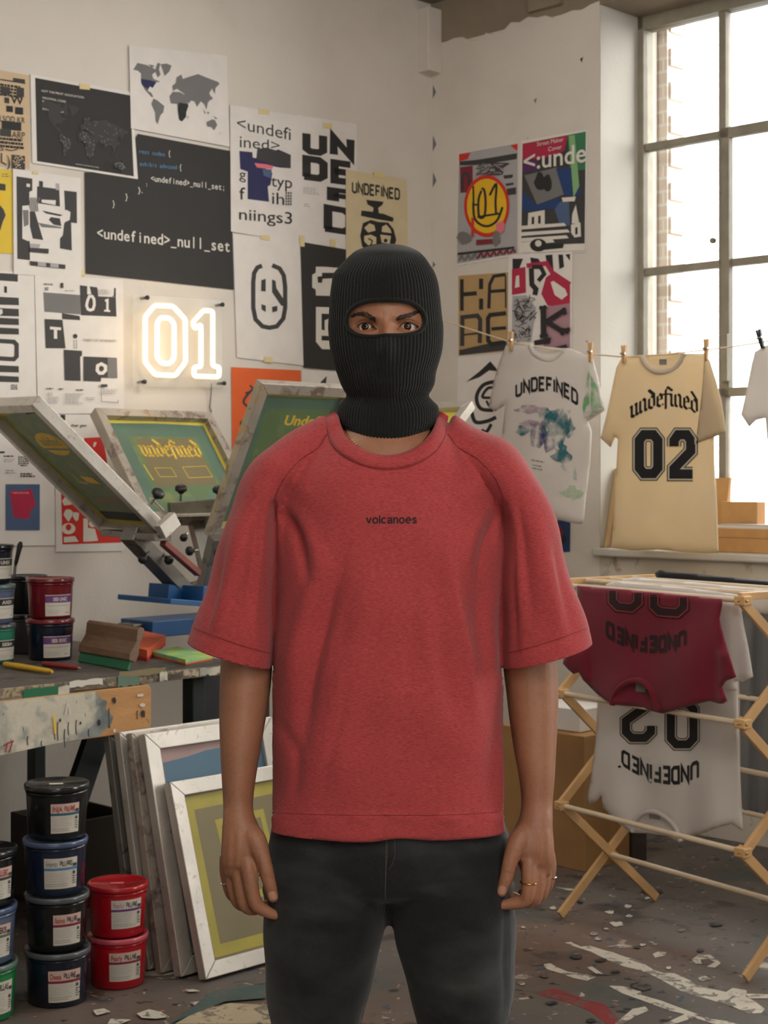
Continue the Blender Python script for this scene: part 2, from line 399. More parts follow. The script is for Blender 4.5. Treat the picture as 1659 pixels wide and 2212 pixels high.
# ---------------------------------------------------------------- materials
m = mat('plaster', (218, 210, 200), 0.85, 0.05, 1.6, 0.25, 60)
layer(m, (196, 185, 171), 'noise', 2.3, 0.50, 0.80, 0.45, distort=0.3)
layer(m, (84, 80, 76), 'vor', 2.6, 0.012, 0.022, 0.8, (1, 1, 0.6), 0.05, 3.1)
m = mat('dirty_plaster', (206, 197, 182), 0.85, 0.06, 3.0, 0.3, 60)
layer(m, (120, 92, 74), 'noise', 7, 0.60, 0.72, 0.6, distort=0.4)
layer(m, (46, 40, 40), 'vor', 5.5, 0.05, 0.08, 0.9, (1, 1, 0.45), 0.12, 1.7)
layer(m, (110, 50, 46), 'vor', 4.5, 0.05, 0.09, 0.7, (1, 1, 0.7), 0.15, 5.7)
mat('reveal_plaster', (202, 197, 188), 0.8, 0.05, 3.0, 0.2, 50)
mat('concrete', (140, 127, 110), 0.9, 0.12, 4.0, 0.5, 40)
mat('ceiling_board', (150, 140, 124), 0.85, 0.08, 3.0, 0.2, 30)
m = mat('painted_floor', (92, 86, 80), 0.55, 0.22, 2.2, 0.25, 60)
layer(m, (104, 76, 60), 'noise', 1.1, 0.47, 0.62, 0.75, distort=0.3)
layer(m, (52, 72, 70), 'noise', 1.4, 0.56, 0.66, 0.7, distort=0.5, offset=4.0)
layer(m, (130, 44, 42), 'noise', 1.7, 0.66, 0.72, 0.6, distort=0.6, offset=9.0)
layer(m, (44, 41, 42), 'noise', 3.1, 0.58, 0.66, 0.7, distort=0.7, offset=2.0)
layer(m, (206, 196, 176), 'noise', 2.6, 0.66, 0.69, 0.85, (1, 1.6, 1), 0.5, 6.0)
layer(m, (28, 28, 30), 'vor', 9, 0.16, 0.20, 0.85, (1, 1.5, 1), 0.25, 1.0)
layer(m, (190, 180, 164), 'vor', 10, 0.085, 0.11, 0.8, (1, 1.3, 1), 0.22, 2.0)
layer(m, (40, 66, 84), 'vor', 7, 0.11, 0.14, 0.8, (1.3, 1, 1), 0.25, 7.0)
layer(m, (168, 120, 100), 'vor', 12, 0.09, 0.12, 0.8, (1, 1, 1), 0.2, 11.0)
for n_, c_ in dict(floor_white=(196, 188, 172), floor_red=(128, 40, 42), floor_black=(40, 40, 44), floor_cream=(176, 160, 132), floor_teal=(60, 84, 80)).items():
    m = mat(n_, c_, 0.55, 0.08, 9, 0.15, 60); layer(m, (92, 84, 78), 'noise', 9, 0.52, 0.60, 0.85, distort=0.5); layer(m, (60, 54, 52), 'vor', 14, 0.10, 0.13, 0.9, distort=0.2)
mat('window_steel', (142, 134, 118), 0.6, 0.15, 12, 0.3, 90)
m = mat('brick', (204, 190, 178), 0.9, 0.1, 14, 0.4, 60)
def brickify(m):
    nt = m.node_tree; b = nt.nodes['Principled BSDF']; old = b.inputs['Base Color'].links[0].from_socket
    tc = nt.nodes.new('ShaderNodeTexCoord'); mp = nt.nodes.new('ShaderNodeMapping'); mp.inputs['Rotation'].default_value = (PI/2, 0, 0)
    sx = nt.nodes.new('ShaderNodeSeparateXYZ'); cb = nt.nodes.new('ShaderNodeCombineXYZ')
    nt.links.new(tc.outputs['Object'], sx.inputs[0])
    ad = nt.nodes.new('ShaderNodeMath'); ad.operation = 'SUBTRACT'; nt.links.new(sx.outputs['X'], ad.inputs[0]); nt.links.new(sx.outputs['Y'], ad.inputs[1])
    nt.links.new(ad.outputs[0], cb.inputs['X']); nt.links.new(sx.outputs['Z'], cb.inputs['Y'])
    br = nt.nodes.new('ShaderNodeTexBrick'); br.inputs['Scale'].default_value = 4.2; br.inputs['Mortar Size'].default_value = 0.03
    br.inputs['Color1'].default_value = lin((226, 210, 200))+(1,); br.inputs['Color2'].default_value = lin((212, 196, 186))+(1,); br.inputs['Mortar'].default_value = lin((232, 226, 218))+(1,)
    nt.links.new(cb.outputs[0], br.inputs['Vector']); nt.links.new(br.outputs['Color'], b.inputs['Base Color'])
brickify(m)
def glass_mat():
    m, nt, b = nodes('window_glass'); out = nt.nodes['Material Output']
    t = nt.nodes.new('ShaderNodeBsdfTransparent'); g = nt.nodes.new('ShaderNodeBsdfGlossy'); g.inputs['Roughness'].default_value = 0.03
    t.inputs[0].default_value = (0.97, 0.98, 0.97, 1)
    mx = nt.nodes.new('ShaderNodeMixShader'); lw = nt.nodes.new('ShaderNodeLayerWeight'); lw.inputs[0].default_value = 0.15
    nt.links.new(lw.outputs['Fresnel'], mx.inputs[0]); nt.links.new(t.outputs[0], mx.inputs[1]); nt.links.new(g.outputs[0], mx.inputs[2]); nt.links.new(mx.outputs[0], out.inputs[0])
glass_mat()
def acrylic_mat():
    m, nt, b = nodes('acrylic'); out = nt.nodes['Material Output']
    t = nt.nodes.new('ShaderNodeBsdfTransparent'); t.inputs[0].default_value = (0.96, 0.96, 0.95, 1)
    g = nt.nodes.new('ShaderNodeBsdfPrincipled'); g.inputs['Base Color'].default_value = (0.9, 0.88, 0.85, 1); g.inputs['Roughness'].default_value = 0.1
    mx = nt.nodes.new('ShaderNodeMixShader'); mx.inputs[0].default_value = 0.12
    nt.links.new(t.outputs[0], mx.inputs[1]); nt.links.new(g.outputs[0], mx.inputs[2]); nt.links.new(mx.outputs[0], out.inputs[0])
acrylic_mat()
def glow(name, rgb, strength):
    m, nt, b = nodes(name); b.inputs['Emission Color'].default_value = rgb+(1,); b.inputs['Emission Strength'].default_value = strength; b.inputs['Base Color'].default_value = (1, 0.9, 0.75, 1)
glow('neon', (1.0, 0.82, 0.58), 1.25)
for n, c in dict(paper=(226, 220, 214), paper_cream=(214, 198, 160), paper_beige=(206, 180, 146), paper_yellow=(222, 190, 62), paper_black=(48, 46, 45), paper_orange=(226, 100, 44),
                 ink_black=(42, 41, 41), ink_dark=(62, 60, 60), ink_grey=(118, 116, 116), ink_light=(170, 168, 168), ink_navy=(42, 42, 84), ink_pink=(228, 120, 130), ink_red=(206, 48, 40),
                 ink_white=(222, 216, 206), ink_blue=(84, 132, 170), ink_slate=(78, 98, 132), ink_crimson=(176, 42, 74), ink_maroon=(128, 40, 56), ink_yellow=(232, 184, 34), ink_green=(58, 120, 84), ink_lightgreen=(132, 176, 120),
                 ink_teal=(36, 98, 118), ink_deepblue=(36, 64, 112), ink_kraft=(182, 150, 104), ink_mauve=(168, 130, 140), ink_purple=(92, 40, 96), tape_cream=(222, 204, 150)).items():
    mat(n, c, 0.75, 0.04, 14)
mat('wood_light', (206, 164, 112), 0.55, 0.12, 8, 0.15, 60, stretch=(1, 1, 1)); mat('dowel_wood', (216, 196, 168), 0.55, 0.08, 12, 0.1, 80)
mat('cardboard', (196, 150, 98), 0.85, 0.06, 18, 0.1, 150); mat('card_edge', (214, 182, 138), 0.85, 0.05, 20)
mat('black_iron', (38, 38, 40), 0.5, 0.15, 20); mat('rubber_black', (24, 24, 25), 0.45, 0.1, 20)

# ---------------------------------------------------------------- the room
mb = MB(); mb.box(-7, 7, -4, 10, -0.2, 0.0, 'painted_floor')
FLOOR = Plane((0, 0, 1), (0, 0, 0))
def zz(pts, s, ox, oy): return [(x/s+ox, y/s+oy) for x, y in pts]
a = Art(); g5 = lambda pts: zz(pts, 2.8653, 1080, 1640)
a.poly(g5([(200, 1440), (330, 1420), (440, 1440), (520, 1490), (640, 1510), (700, 1570), (760, 1639), (660, 1639), (560, 1560), (440, 1510), (300, 1475)]), 'floor_red')
a.poly(g5([(400, 1135), (440, 1130), (500, 1160), (560, 1155), (640, 1180), (700, 1195), (780, 1225), (830, 1235), (900, 1270), (945, 1300), (1000, 1320), (1080, 1325), (1180, 1370), (1210, 1395), (1300, 1420), (1400, 1440), (1440, 1415), (1530, 1430), (1520, 1465), (1580, 1500), (1640, 1545), (1620, 1570), (1540, 1575), (1440, 1530), (1340, 1500), (1240, 1470), (1130, 1440), (1060, 1400), (960, 1345), (880, 1310), (760, 1280), (650, 1235), (560, 1190), (480, 1165)]), 'floor_white')
a.poly(g5([(270, 1270), (310, 1262), (360, 1290), (420, 1315), (520, 1330), (600, 1345), (540, 1370), (460, 1355), (360, 1320), (290, 1300)]), 'floor_white')
a.poly(g5([(665, 1400), (760, 1405), (870, 1430), (880, 1460), (1000, 1495), (1120, 1540), (1230, 1580), (1160, 1582), (1050, 1555), (900, 1500), (760, 1450)]), 'floor_white')
a.poly(g5([(820, 1545), (900, 1530), (920, 1555), (840, 1590), (760, 1639), (710, 1639)]), 'floor_white').poly(g5([(1160, 1570), (1260, 1600), (1400, 1620), (1470, 1639), (1330, 1639), (1200, 1600), (1080, 1639), (1010, 1639)]), 'floor_white')
a.poly(g5([(1185, 1240), (1230, 1210), (1300, 1210), (1370, 1260), (1330, 1290), (1280, 1285), (1330, 1255), (1290, 1235), (1240, 1240), (1250, 1265), (1210, 1265)]), 'floor_white').poly(g5([(945, 1205), (980, 1190), (1030, 1195), (1025, 1215), (960, 1228)]), 'floor_white').poly(g5([(1520, 1450), (1659, 1455), (1659, 1480), (1540, 1480)]), 'floor_white').poly(g5([(540, 1290), (570, 1282), (640, 1330), (600, 1330)]), 'floor_white').poly(g5([(1225, 1350), (1270, 1340), (1310, 1362), (1240, 1375)]), 'floor_white')
for x, y, r in ((790, 910, 26), (680, 945, 30), (800, 970, 18), (325, 920, 22), (720, 1020, 38), (1120, 1058, 28), (885, 1148, 18), (130, 1385, 24), (610, 1110, 20), (660, 1050, 15), (1045, 1290, 18), (912, 860, 16), (580, 1080, 22), (145, 1040, 14)): a.blob(g5([(x, y)])[0], r/2.87, r/6.5, 'floor_white', 12, 0.35)
for x, y, r in ((870, 1405, 70), (715, 1315, 30), (620, 1240, 34), (1240, 1180, 28), (480, 1220, 40), (270, 1340, 30), (320, 1505, 36), (850, 1160, 24), (560, 1615, 34), (1330, 1020, 40), (940, 815, 60), (500, 878, 24)): a.blob(g5([(x, y)])[0], r/2.87, r/9, 'floor_black', 12, 0.35)
g3 = lambda pts: zz(pts, 2.6758, 0, 1580)
a.poly(g3([(540, 1610), (600, 1600), (640, 1620), (560, 1640), (545, 1625)]), 'floor_white').poly(g3([(790, 1630), (860, 1605), (930, 1620), (980, 1650), (900, 1660), (820, 1655)]), 'floor_white').poly(g3([(1100, 1640), (1230, 1590), (1330, 1570), (1540, 1580), (1659, 1600), (1659, 1690), (1010, 1690)]), 'floor_cream').poly(g3([(1070, 1490), (1120, 1490), (1160, 1500), (1090, 1505)]), 'floor_white').poly(g3([(1100, 1565), (1150, 1560), (1170, 1575), (1120, 1580)]), 'floor_white').poly(g3([(1230, 1500), (1400, 1480), (1540, 1460), (1540, 1540), (1300, 1560), (1100, 1640), (980, 1690), (1100, 1600)]), 'floor_teal').poly(g3([(640, 1660), (760, 1665), (700, 1690), (620, 1690)]), 'floor_white')
a.lay(mb, FLOOR, 0.0006, 0.00012)
fl = struct(mb.build('floor', fix=False))
mb = MB()
mb.boxv((CORNER.x-O45.x*9.5-0, CORNER.y-O45.y*9.5, 0), O45*9.5, (-0.25*E45.x, -0.25*E45.y, 0), (0, 0, 3.9), 'plaster'); struct(mb.build('wall_left'))
mb = MB()
mb.wbox(-0.3, 0.996, 0, 0.42, 0, 3.49, 'plaster'); mb.wbox(3.30, 4.9, 0, 0.42, 0, 3.49, 'plaster'); mb.wbox(7.3, 10, 0, 0.42, 0, 3.49, 'plaster')
for a, b in ((0.996, 3.30), (4.9, 7.3)):
    mb.wbox(a, b, 0, 0.42, 0, 1.12, 'dirty_plaster')
wr = struct(mb.build('wall_right'))
# ragged plaster edge under the beam
mb = MB(); random.seed(3)
us = [i*0.05 for i in range(21)]; top = [3.49+0.012*math.sin(u*13)+random.uniform(-0.012, 0.02) for u in us]
for (u0, t0), (u1, t1) in zip(list(zip(us, top))[:-1], list(zip(us, top))[1:]):
    mb.add([wpt(u0, -0.0005, 3.40), wpt(u1, -0.0005, 3.40), wpt(u1, -0.005, t1), wpt(u0, -0.005, t0), wpt(u1, 0.002, t1+0.004), wpt(u0, 0.002, t0+0.004)], [(0, 1, 2, 3), (3, 2, 4, 5)], 'plaster', False)
struct(mb.build('trim_1', fix=False))
mb = MB(); mb.wbox(-0.3, 10, 0.0, 0.42, 3.49, 3.9, 'concrete'); mb.wbox(0.62, 0.80, -0.03, 0.0, 3.53, 3.60, 'concrete'); struct(mb.build('trim_2'))
mb = MB(); mb.wbox(-0.02, 0.07, -0.09, 0.0, 3.36, 3.66, 'plaster'); struct(mb.build('trim_3', bevel=0.004))
mb = MB()
for i in range(24): mb.wbox(-0.25, 10, -i*0.42-0.41, -i*0.42+0.005, 3.70, 3.9, 'ceiling_board')
struct(mb.build('ceiling', bevel=0.006))
mb = MB(); mb.boxv(wpt(10, -10, 0), O45*10, E45*0.2, (0, 0, 3.9), 'plaster'); struct(mb.build('wall_back'))
mb = MB(); mb.boxv(wpt(-0.2, -9.5, 0), E45*10.4, -O45*0.2, (0, 0, 3.9), 'plaster'); struct(mb.build('wall_front'))
# pier face beside the window and the sill
mb = MB(); mb.wbox(0.996, 1.0, 0.002, 0.40, 1.16, 3.49, 'reveal_plaster'); struct(mb.build('trim_4'))
mb = MB(); mb.wbox(0.98, 3.32, -0.035, 0.42, 1.12, 1.155, 'reveal_plaster'); struct(mb.build('trim_5', bevel=0.008))
# crack and loose plaster down the corner
mb = MB(); random.seed(5)
for z in (3.25, 3.0, 2.83, 2.45, 2.36, 2.2):
    hh = random.uniform(0.03, 0.09); mb.add([wpt(0.012, -0.0012, z), wpt(0.026+random.uniform(0, .012), -0.0012, z+hh*0.4), wpt(0.014, -0.0012, z+hh)], [(0, 1, 2)], 'ink_grey')
for k in range(16):
    z = 1.3+k*0.13+random.uniform(-.05, .05); u = random.uniform(0.1, 0.95); s_ = random.uniform(0.004, 0.012)
    mb.add([wpt(u, -0.0012, z), wpt(u+s_, -0.0012, z-s_*1.5), wpt(u+s_*1.6, -0.0012, z+s_*0.6)], [(0, 1, 2)], random.choice(['ink_grey', 'ink_dark']))
struct(mb.build('trim_6', fix=False))
# steel window: frame, bars and panes
mb = MB(); V0, V1 = 0.28, 0.325
mb.wbox(0.996, 1.03, V0-0.01, V1+0.02, 1.155, 3.49, 'window_steel'); mb.wbox(0.996, 3.30, V0-0.01, V1+0.02, 3.43, 3.49, 'window_steel'); mb.wbox(0.996, 3.30, V0-0.01, V1+0.02, 1.155, 1.20, 'window_steel')
for u in (1.428, 1.86, 2.292, 2.724, 3.156): mb.wbox(u-0.018, u+0.018, V0, V1, 1.2, 3.43, 'window_steel')
for z in (2.912, 2.364, 1.815): mb.wbox(1.03, 3.3, V0, V1, z-0.016, z+0.016, 'window_steel')
mb.wbox(1.44, 1.478, V0-0.025, V0+0.01, 1.80, 2.93, 'window_steel'); mb.wbox(1.44, 1.86, V0-0.025, V0+0.01, 2.885, 2.93, 'window_steel'); mb.wbox(1.44, 1.86, V0-0.025, V0+0.01, 1.80, 1.835, 'window_steel')
mb.wbox(1.455, 1.485, V0-0.05, V0-0.02, 1.86, 2.06, 'window_steel'); mb.lathe([(0.0, 0), (0.013, 0), (0.013, 0.02), (0, 0.02)], 'window_steel', 12, wpt(1.40, V0-0.015, 2.46), -O45)
mb.wbox(1.418, 1.432, V0-0.012, V0, 2.66, 2.70, 'window_steel')
wf = struct(mb.build('window_1', bevel=0.003))
mb = MB(); mb.wbox(1.03, 3.29, V0+0.02, V0+0.024, 1.2, 3.43, 'window_glass'); struct(mb.build('window_pane_1', fix=True))
# outside the glass: brick jamb, parapet and a pale building across the yard
mb = MB(); mb.wbox(0.5, 1.045, 0.43, 0.56, 0, 3.6, 'brick'); wo = mb.build('outside_brick_wall'); struct(wo)
mb = MB()
for i in range(17): mb.wbox(1.045, 1.06, 0.44, 0.55, 1.05+0.15*i, 1.05+0.15*i+0.075, 'brick')
struct(mb.build('outside_brick_quoin_trim_7'))
mat('far_wall', (142, 146, 150), 0.9, 0.05, 1.0); mat('far_wall_pink', (152, 138, 132), 0.9, 0.05, 1.0)
mb = MB(); mb.wbox(-3, 12, 9.0, 13, -1, 2.9, 'far_wall'); mb.wbox(1.4, 3.2, 8.9, 9.0, -1, 2.3, 'far_wall_pink'); struct(mb.build('outside_wall_far'))
mb = MB(); mb.wbox(-20, 25, 0.45, 40, -0.6, -0.5, 'far_wall'); struct(mb.build('outside_ground'))

# ---------------------------------------------------------------- posters on the poster wall
def poster(outline, paper, art, label, proj=LW, off=0.001, name='poster', cat='poster', tapes=(), group='posters taped to the long wall', step=None, curl=0.0):
    """one sheet of paper with its print; tapes: (x, y, w, h) strips of masking tape"""
    mb = MB(); ol = [(float(a), float(b)) for a, b in outline]
    mb.prism([proj(x, y, off) for x, y in ol], -proj.n*0.0006, paper)
    art.lay(mb, proj, off+0.0004)
    o = mb.build(name, fix=False)
    tag(o, label, cat, group)
    for (x, y, tw, th) in tapes:
        t = MB(); t.prism([proj(x-tw/2, y-th/2, off+0.003), proj(x+tw/2, y-th/2+0.1*tw, off+0.003), proj(x+tw/2, y+th/2+0.1*tw, off+0.003), proj(x-tw/2, y+th/2, off+0.003)], -proj.n*0.0005, 'tape_cream')
        t.build('masking_tape', o)
    return o
def Z(x, y, s, ox, oy): return (x/s+ox, y/s+oy)
def zz(pts, s, ox, oy): return [Z(x, y, s, ox, oy) for x, y in pts]
s1 = 3.318
WORLD_MAP = [[(955, 235), (985, 185), (1050, 200), (1105, 225), (1120, 245), (1090, 270), (1100, 300), (1150, 320), (1120, 325), (1095, 365), (1075, 350), (1060, 385), (1085, 400), (1100, 430), (1085, 430), (1040, 380), (1012, 330), (1010, 260), (985, 240)],
 [(1150, 195), (1195, 190), (1230, 205), (1215, 245), (1180, 280), (1165, 235)], [(1060, 195), (1110, 205), (1090, 220)], [(1130, 185), (1150, 190), (1140, 230), (1150, 270), (1130, 290), (1110, 240)],
 [(1100, 440), (1130, 455), (1178, 495), (1170, 540), (1150, 560), (1130, 625), (1115, 600), (1112, 540), (1085, 480)],
 [(1215, 425), (1240, 392), (1290, 395), (1330, 420), (1345, 480), (1352, 490), (1335, 540), (1335, 570), (1305, 605), (1285, 590), (1275, 520), (1270, 480), (1225, 475)],
 [(1240, 385), (1235, 350), (1260, 330), (1265, 290), (1300, 268), (1310, 300), (1340, 290), (1420, 265), (1480, 290), (1560, 320), (1575, 335), (1545, 365), (1540, 410), (1520, 370), (1500, 400), (1515, 440), (1490, 470), (1480, 520), (1465, 480), (1440, 460), (1412, 500), (1395, 460), (1370, 455), (1350, 480), (1330, 440), (1320, 405), (1290, 385), (1270, 370)],
 [(1480, 610), (1520, 590), (1540, 595), (1558, 630), (1535, 668), (1515, 645), (1485, 640)], [(1345, 565), (1352, 570), (1345, 592)], [(1455, 515), (1475, 545), (1468, 550)], [(1485, 535), (1500, 540), (1492, 555)], [(1530, 565), (1560, 585), (1545, 588)], [(1566, 700), (1590, 680), (1580, 692)], [(1515, 420), (1525, 440), (1510, 455)]]
USA = [(1010, 300), (1080, 310), (1120, 325), (1095, 362), (1075, 352), (1060, 372), (1020, 340)]
AFR = [(1285, 470), (1345, 480), (1352, 490), (1335, 540), (1335, 570), (1305, 605), (1285, 590), (1275, 520)]
a = Art(); s1b = 3.35
a.rect(0, 170, 55, 173, 'ink_dark', 0.16).rect(28, 168, 54, 177, 'ink_dark', 0.14).lines(0, 180, 52, 4, 7, 'ink_black', 5, 0.14)
a.rect(2, 186, 22, 203, 'ink_dark', 0.14).rect(36, 188, 52, 208, 'ink_dark', 0.14).text('VV', (24, 222), (50, 226), 14, 14, 'ink_black', bold=0.03).rect(10, 210, 20, 222, 'ink_dark', 0.14)
a.rect(14, 228, 28, 241, 'ink_black', 0.1).rect(33, 231, 50, 246, 'ink_black', 0.1).text('LSOD KR', (0, 262), (54, 266), 13, 12, 'ink_dark')
a.rect(4, 260, 46, 278, 'ink_black', 0.12).rect(0, 278, 24, 293, 'ink_dark', 0.12).text('ARP', (26, 297), (54, 300), 14, 14, 'ink_dark').lines(0, 296, 54, 3, 8, 'ink_black', 5, 0.1)
a.text('S', (0, 325), (8, 326), 12, 12, 'ink_dark').curve([(12, 322), (25, 325), (38, 322)], 2, 'ink_dark').rect(26, 334, 54, 364, 'ink_dark', 0.1).text('L)', (2, 350), (22, 362), 20, 24, 'ink_dark')
for i in range(26): a.blob((random.uniform(28, 53), random.uniform(337, 363)), 2, 1.5, 'paper_beige', 5)
poster([(-60, 140), (63, 163), (64, 365), (-60, 355)], 'paper_beige', a, 'beige type specimen sheet with rows of black letter shapes, cut off at the photo edge', off=0.002)
a = Art(); a.poly([(76, 168), (281, 206), (289, 381), (80, 348)], 'paper_black')
a.text('NOT THE PRINT ASSOCIATION', (90, 198), (181, 213), 4.5, 4.5, 'ink_white').text('INDUSTRIAL CODES', (92, 213), (142, 222), 4.5, 4.5, 'ink_white').text('PRESS', (92, 221), (108, 224), 4.5, 4.5, 'ink_white').text('TYPES', (92, 229), (112, 233), 4.5, 4.5, 'ink_white').text('DATA SUPPLIED', (92, 237), (144, 245), 4.5, 4.5, 'ink_white')
def mapto(pts): return [(88+(x-955)*0.302, 214+(y-185)*0.262+(x-955)*0.052) for x, y in pts]
for q in WORLD_MAP: a.poly(mapto(q), 'ink_dark')
for q in WORLD_MAP[4:8]:
    o_ = mapto(q); xs = [p[0] for p in o_]; ys = [p[1] for p in o_]
    for _ in range(70):
        x, y = random.uniform(min(xs), max(xs)), random.uniform(min(ys), max(ys))
        c = sum(((o_[i][1] > y) != (o_[i-1][1] > y)) and x < (o_[i-1][0]-o_[i][0])*(y-o_[i][1])/(o_[i-1][1]-o_[i][1])+o_[i][0] for i in range(len(o_)))
        if c % 2: a.blob((x, y), 1.3, 1.3, 'ink_grey', 5)
a.text('www.archive.net', (163, 355), (214, 363), 2.6, 2.6, 'ink_white')
poster([(66, 160), (285, 199), (298, 387), (70, 352)], 'paper', a, 'black world map print with a white border and small white caption', off=0.006, tapes=[(183, 186, 22, 12)])
a = Art()
for i, q in enumerate(WORLD_MAP): a.poly(zz(q, s1, 0, 80), 'ink_grey')
a.poly(zz(USA, s1, 0, 80), 'ink_navy').poly(zz(AFR, s1, 0, 80), 'ink_black')
poster([(279, 98), (490, 120), (496, 317), (283, 277)], 'paper', a, 'white world map sheet with grey continents, highest on the wall', off=0.009)
a = Art(); a.poly([(-30, 392), (12, 398), (12, 412), (-30, 408)], 'ink_dark').poly([(-30, 410), (6, 418), (6, 440), (-30, 430)], 'ink_yellow').blob((-8, 465), 22, 28, 'ink_dark').lines(4, 375, 22, 2, 5, 'ink_grey', 2)
poster([(-60, 358), (27, 368), (28, 548), (-60, 545)], 'paper_yellow', a, 'yellow poster with a dark vase-like shape at the left photo edge', off=0.003)
a = Art(); z = lambda pts: zz(pts, s1, 0, 80)
a.poly(z([(118, 998), (232, 1015), (232, 1100), (210, 1110), (215, 1600), (124, 1590)]), 'ink_dark').poly(z([(266, 1070), (425, 1090), (430, 1215), (266, 1190)]), 'ink_dark').poly(z([(460, 1100), (550, 1110), (552, 1335), (510, 1330), (515, 1530), (430, 1515), (430, 1390), (470, 1320)]), 'ink_dark')
a.poly(z([(280, 1030), (308, 1035), (308, 1085), (280, 1080)]), 'ink_dark').poly(z([(400, 1048), (425, 1050), (428, 1100), (400, 1095)]), 'ink_light').poly(z([(190, 1050), (215, 1053), (215, 1075), (190, 1073)]), 'paper')
a.poly(z([(298, 1165), (400, 1170), (398, 1205), (298, 1185)]), 'paper').poly(z([(160, 1210), (215, 1205), (260, 1240), (480, 1240), (505, 1255), (500, 1310), (460, 1330), (450, 1420), (405, 1475), (200, 1462), (160, 1445)]), 'paper')
a.poly(z([(162, 1240), (205, 1240), (205, 1345), (172, 1360)]), 'ink_grey').poly(z([(212, 1250), (250, 1250), (270, 1320), (310, 1455), (235, 1445), (215, 1360)]), 'ink_dark').poly(z([(300, 1243), (450, 1275), (430, 1285), (330, 1265)]), 'ink_dark').poly(z([(365, 1290), (430, 1300), (440, 1355), (385, 1345), (350, 1310)]), 'ink_dark').poly(z([(270, 1330), (440, 1362), (440, 1372), (300, 1362)]), 'ink_grey')
for i in range(5): a.curve(z([(225+i*15, 1150), (212+i*14, 1200), (225+i*12, 1250)]), 2.2, 'ink_grey')
a.poly(z([(215, 1480), (290, 1485), (280, 1515), (215, 1510)]), 'ink_light').poly(z([(215, 1510), (350, 1518), (348, 1552), (215, 1540)]), 'ink_dark').poly(z([(215, 1605), (470, 1632), (468, 1662), (218, 1635)]), 'ink_dark').poly(z([(270, 1612), (330, 1618), (330, 1645), (272, 1640)]), 'ink_light').poly(z([(360, 1622), (420, 1628), (420, 1655), (360, 1648)]), 'ink_light')
poster([(28, 364), (174, 385), (176, 600), (30, 592)], 'paper', a, 'white sheet with a black and white collage of stacked blocks and a bowl shape', off=0.008, tapes=[(77, 372, 12, 7)])
a = Art()
a.text('rest codes', (301, 331), (356, 338), 9, 9, 'ink_blue', 'mono', 0.01).text('{', (364, 336), (368, 337), 11, 11, 'ink_white').text('exhibit advcond', (302, 358), (382, 366), 9, 9, 'ink_blue', 'mono', 0.01).text('{', (388, 366), (392, 367), 11, 11, 'ink_white')
a.text('<undefined>_null_set;', (326, 391), (484, 411), 12, 12.5, 'ink_white', 'mono', 0.012).text(':', (316, 402), (318, 403), 9, 9, 'ink_white').text('}.', (298, 416), (308, 417), 11, 11, 'ink_white').text('}', (271, 431), (276, 431), 12, 12, 'ink_white').text('}', (243, 446), (248, 446), 12, 12, 'ink_white')
a.text('<undefined>_null_set', (210, 514), (496, 544), 22, 24, 'ink_white', 'mono', 0.012)
poster([(298, 289), (497, 326), (505, 626), (185, 591), (183, 372), (250, 372)], 'paper_black', a, 'big black poster with white code lettering undefined null set', off=0.004, tapes=[(178, 588, 10, 13)])
a = Art(); s2 = 3.456; y2 = lambda pts: zz(pts, s2, 480, 200)
a.text('<undefi', (512, 278), (628, 303), 25, 26, 'ink_black').text('ined>', (518, 318), (604, 325), 25, 20, 'ink_black')
a.poly(y2([(128, 435), (225, 445), (228, 485), (255, 490), (262, 420), (330, 410), (345, 445), (420, 425), (512, 465), (512, 565), (430, 560), (240, 525), (250, 545), (330, 570), (375, 600), (360, 690), (340, 700), (350, 815), (190, 795), (190, 590), (135, 570)]), 'ink_navy')
a.poly(y2([(262, 420), (330, 410), (512, 465), (512, 565), (380, 540), (262, 500)]), 'ink_dark').poly(y2([(242, 525), (330, 535), (385, 548), (370, 572), (260, 560)]), 'ink_pink').poly(y2([(300, 570), (370, 575), (365, 640), (310, 620)]), 'ink_slate')
a.text('g', (517, 385), (531, 388), 21, 21, 'ink_black').text('typ', (586, 402), (631, 407), 24, 25, 'ink_black').text('f', (517, 430), (530, 432), 26, 26, 'ink_black').text('ih', (588, 440), (614, 443), 25, 25, 'ink_black').text('niings3', (517, 474), (631, 484), 24, 25, 'ink_black')
for i in range(5):
    for j in range(3): a.rect(617+j*5, 415+i*6, 620+j*5, 419+i*6, 'ink_dark')
poster([(497, 226), (642, 250), (646, 525), (499, 500)], 'paper', a, 'white poster with thin black lettering undefined around a navy and pink block shape', off=0.007, tapes=[(571, 240, 22, 11)])
a = Art()
a.text('UN', (653, 332), (766, 346), 52, 50, 'ink_black', 'block', thick=0.27).text('DE', (653, 388), (757, 401), 54, 52, 'ink_black', 'block', thick=0.27).text('F', (706, 437), (764, 445), 34, 34, 'ink_black', 'block', thick=0.3).text('D', (699, 500), (765, 510), 60, 58, 'ink_black', 'block', thick=0.22)
a.lines(655, 404, 692, 4, 4, 'ink_light', 1.6, 0.1).lines(657, 440, 672, 2, 4, 'ink_light', 1.6, 0.1)
poster([(642, 248), (770, 268), (775, 545), (646, 528)], 'paper', a, 'white poster with heavy stacked black capitals UN DE F D', off=0.005, tapes=[(708, 270, 20, 11)])
a = Art(); a.text('UNDEFINED', (760, 417), (864, 433), 26, 26, 'ink_black', 'block', thick=0.19)
f = lambda pts: y2(pts)
a.poly(f([(1075, 800), (1205, 815), (1195, 840), (1165, 860), (1170, 900), (1205, 905), (1280, 935), (1275, 965), (1180, 950), (1130, 940), (1035, 920), (1040, 880), (1125, 890), (1130, 860), (1085, 835)]), 'ink_black')
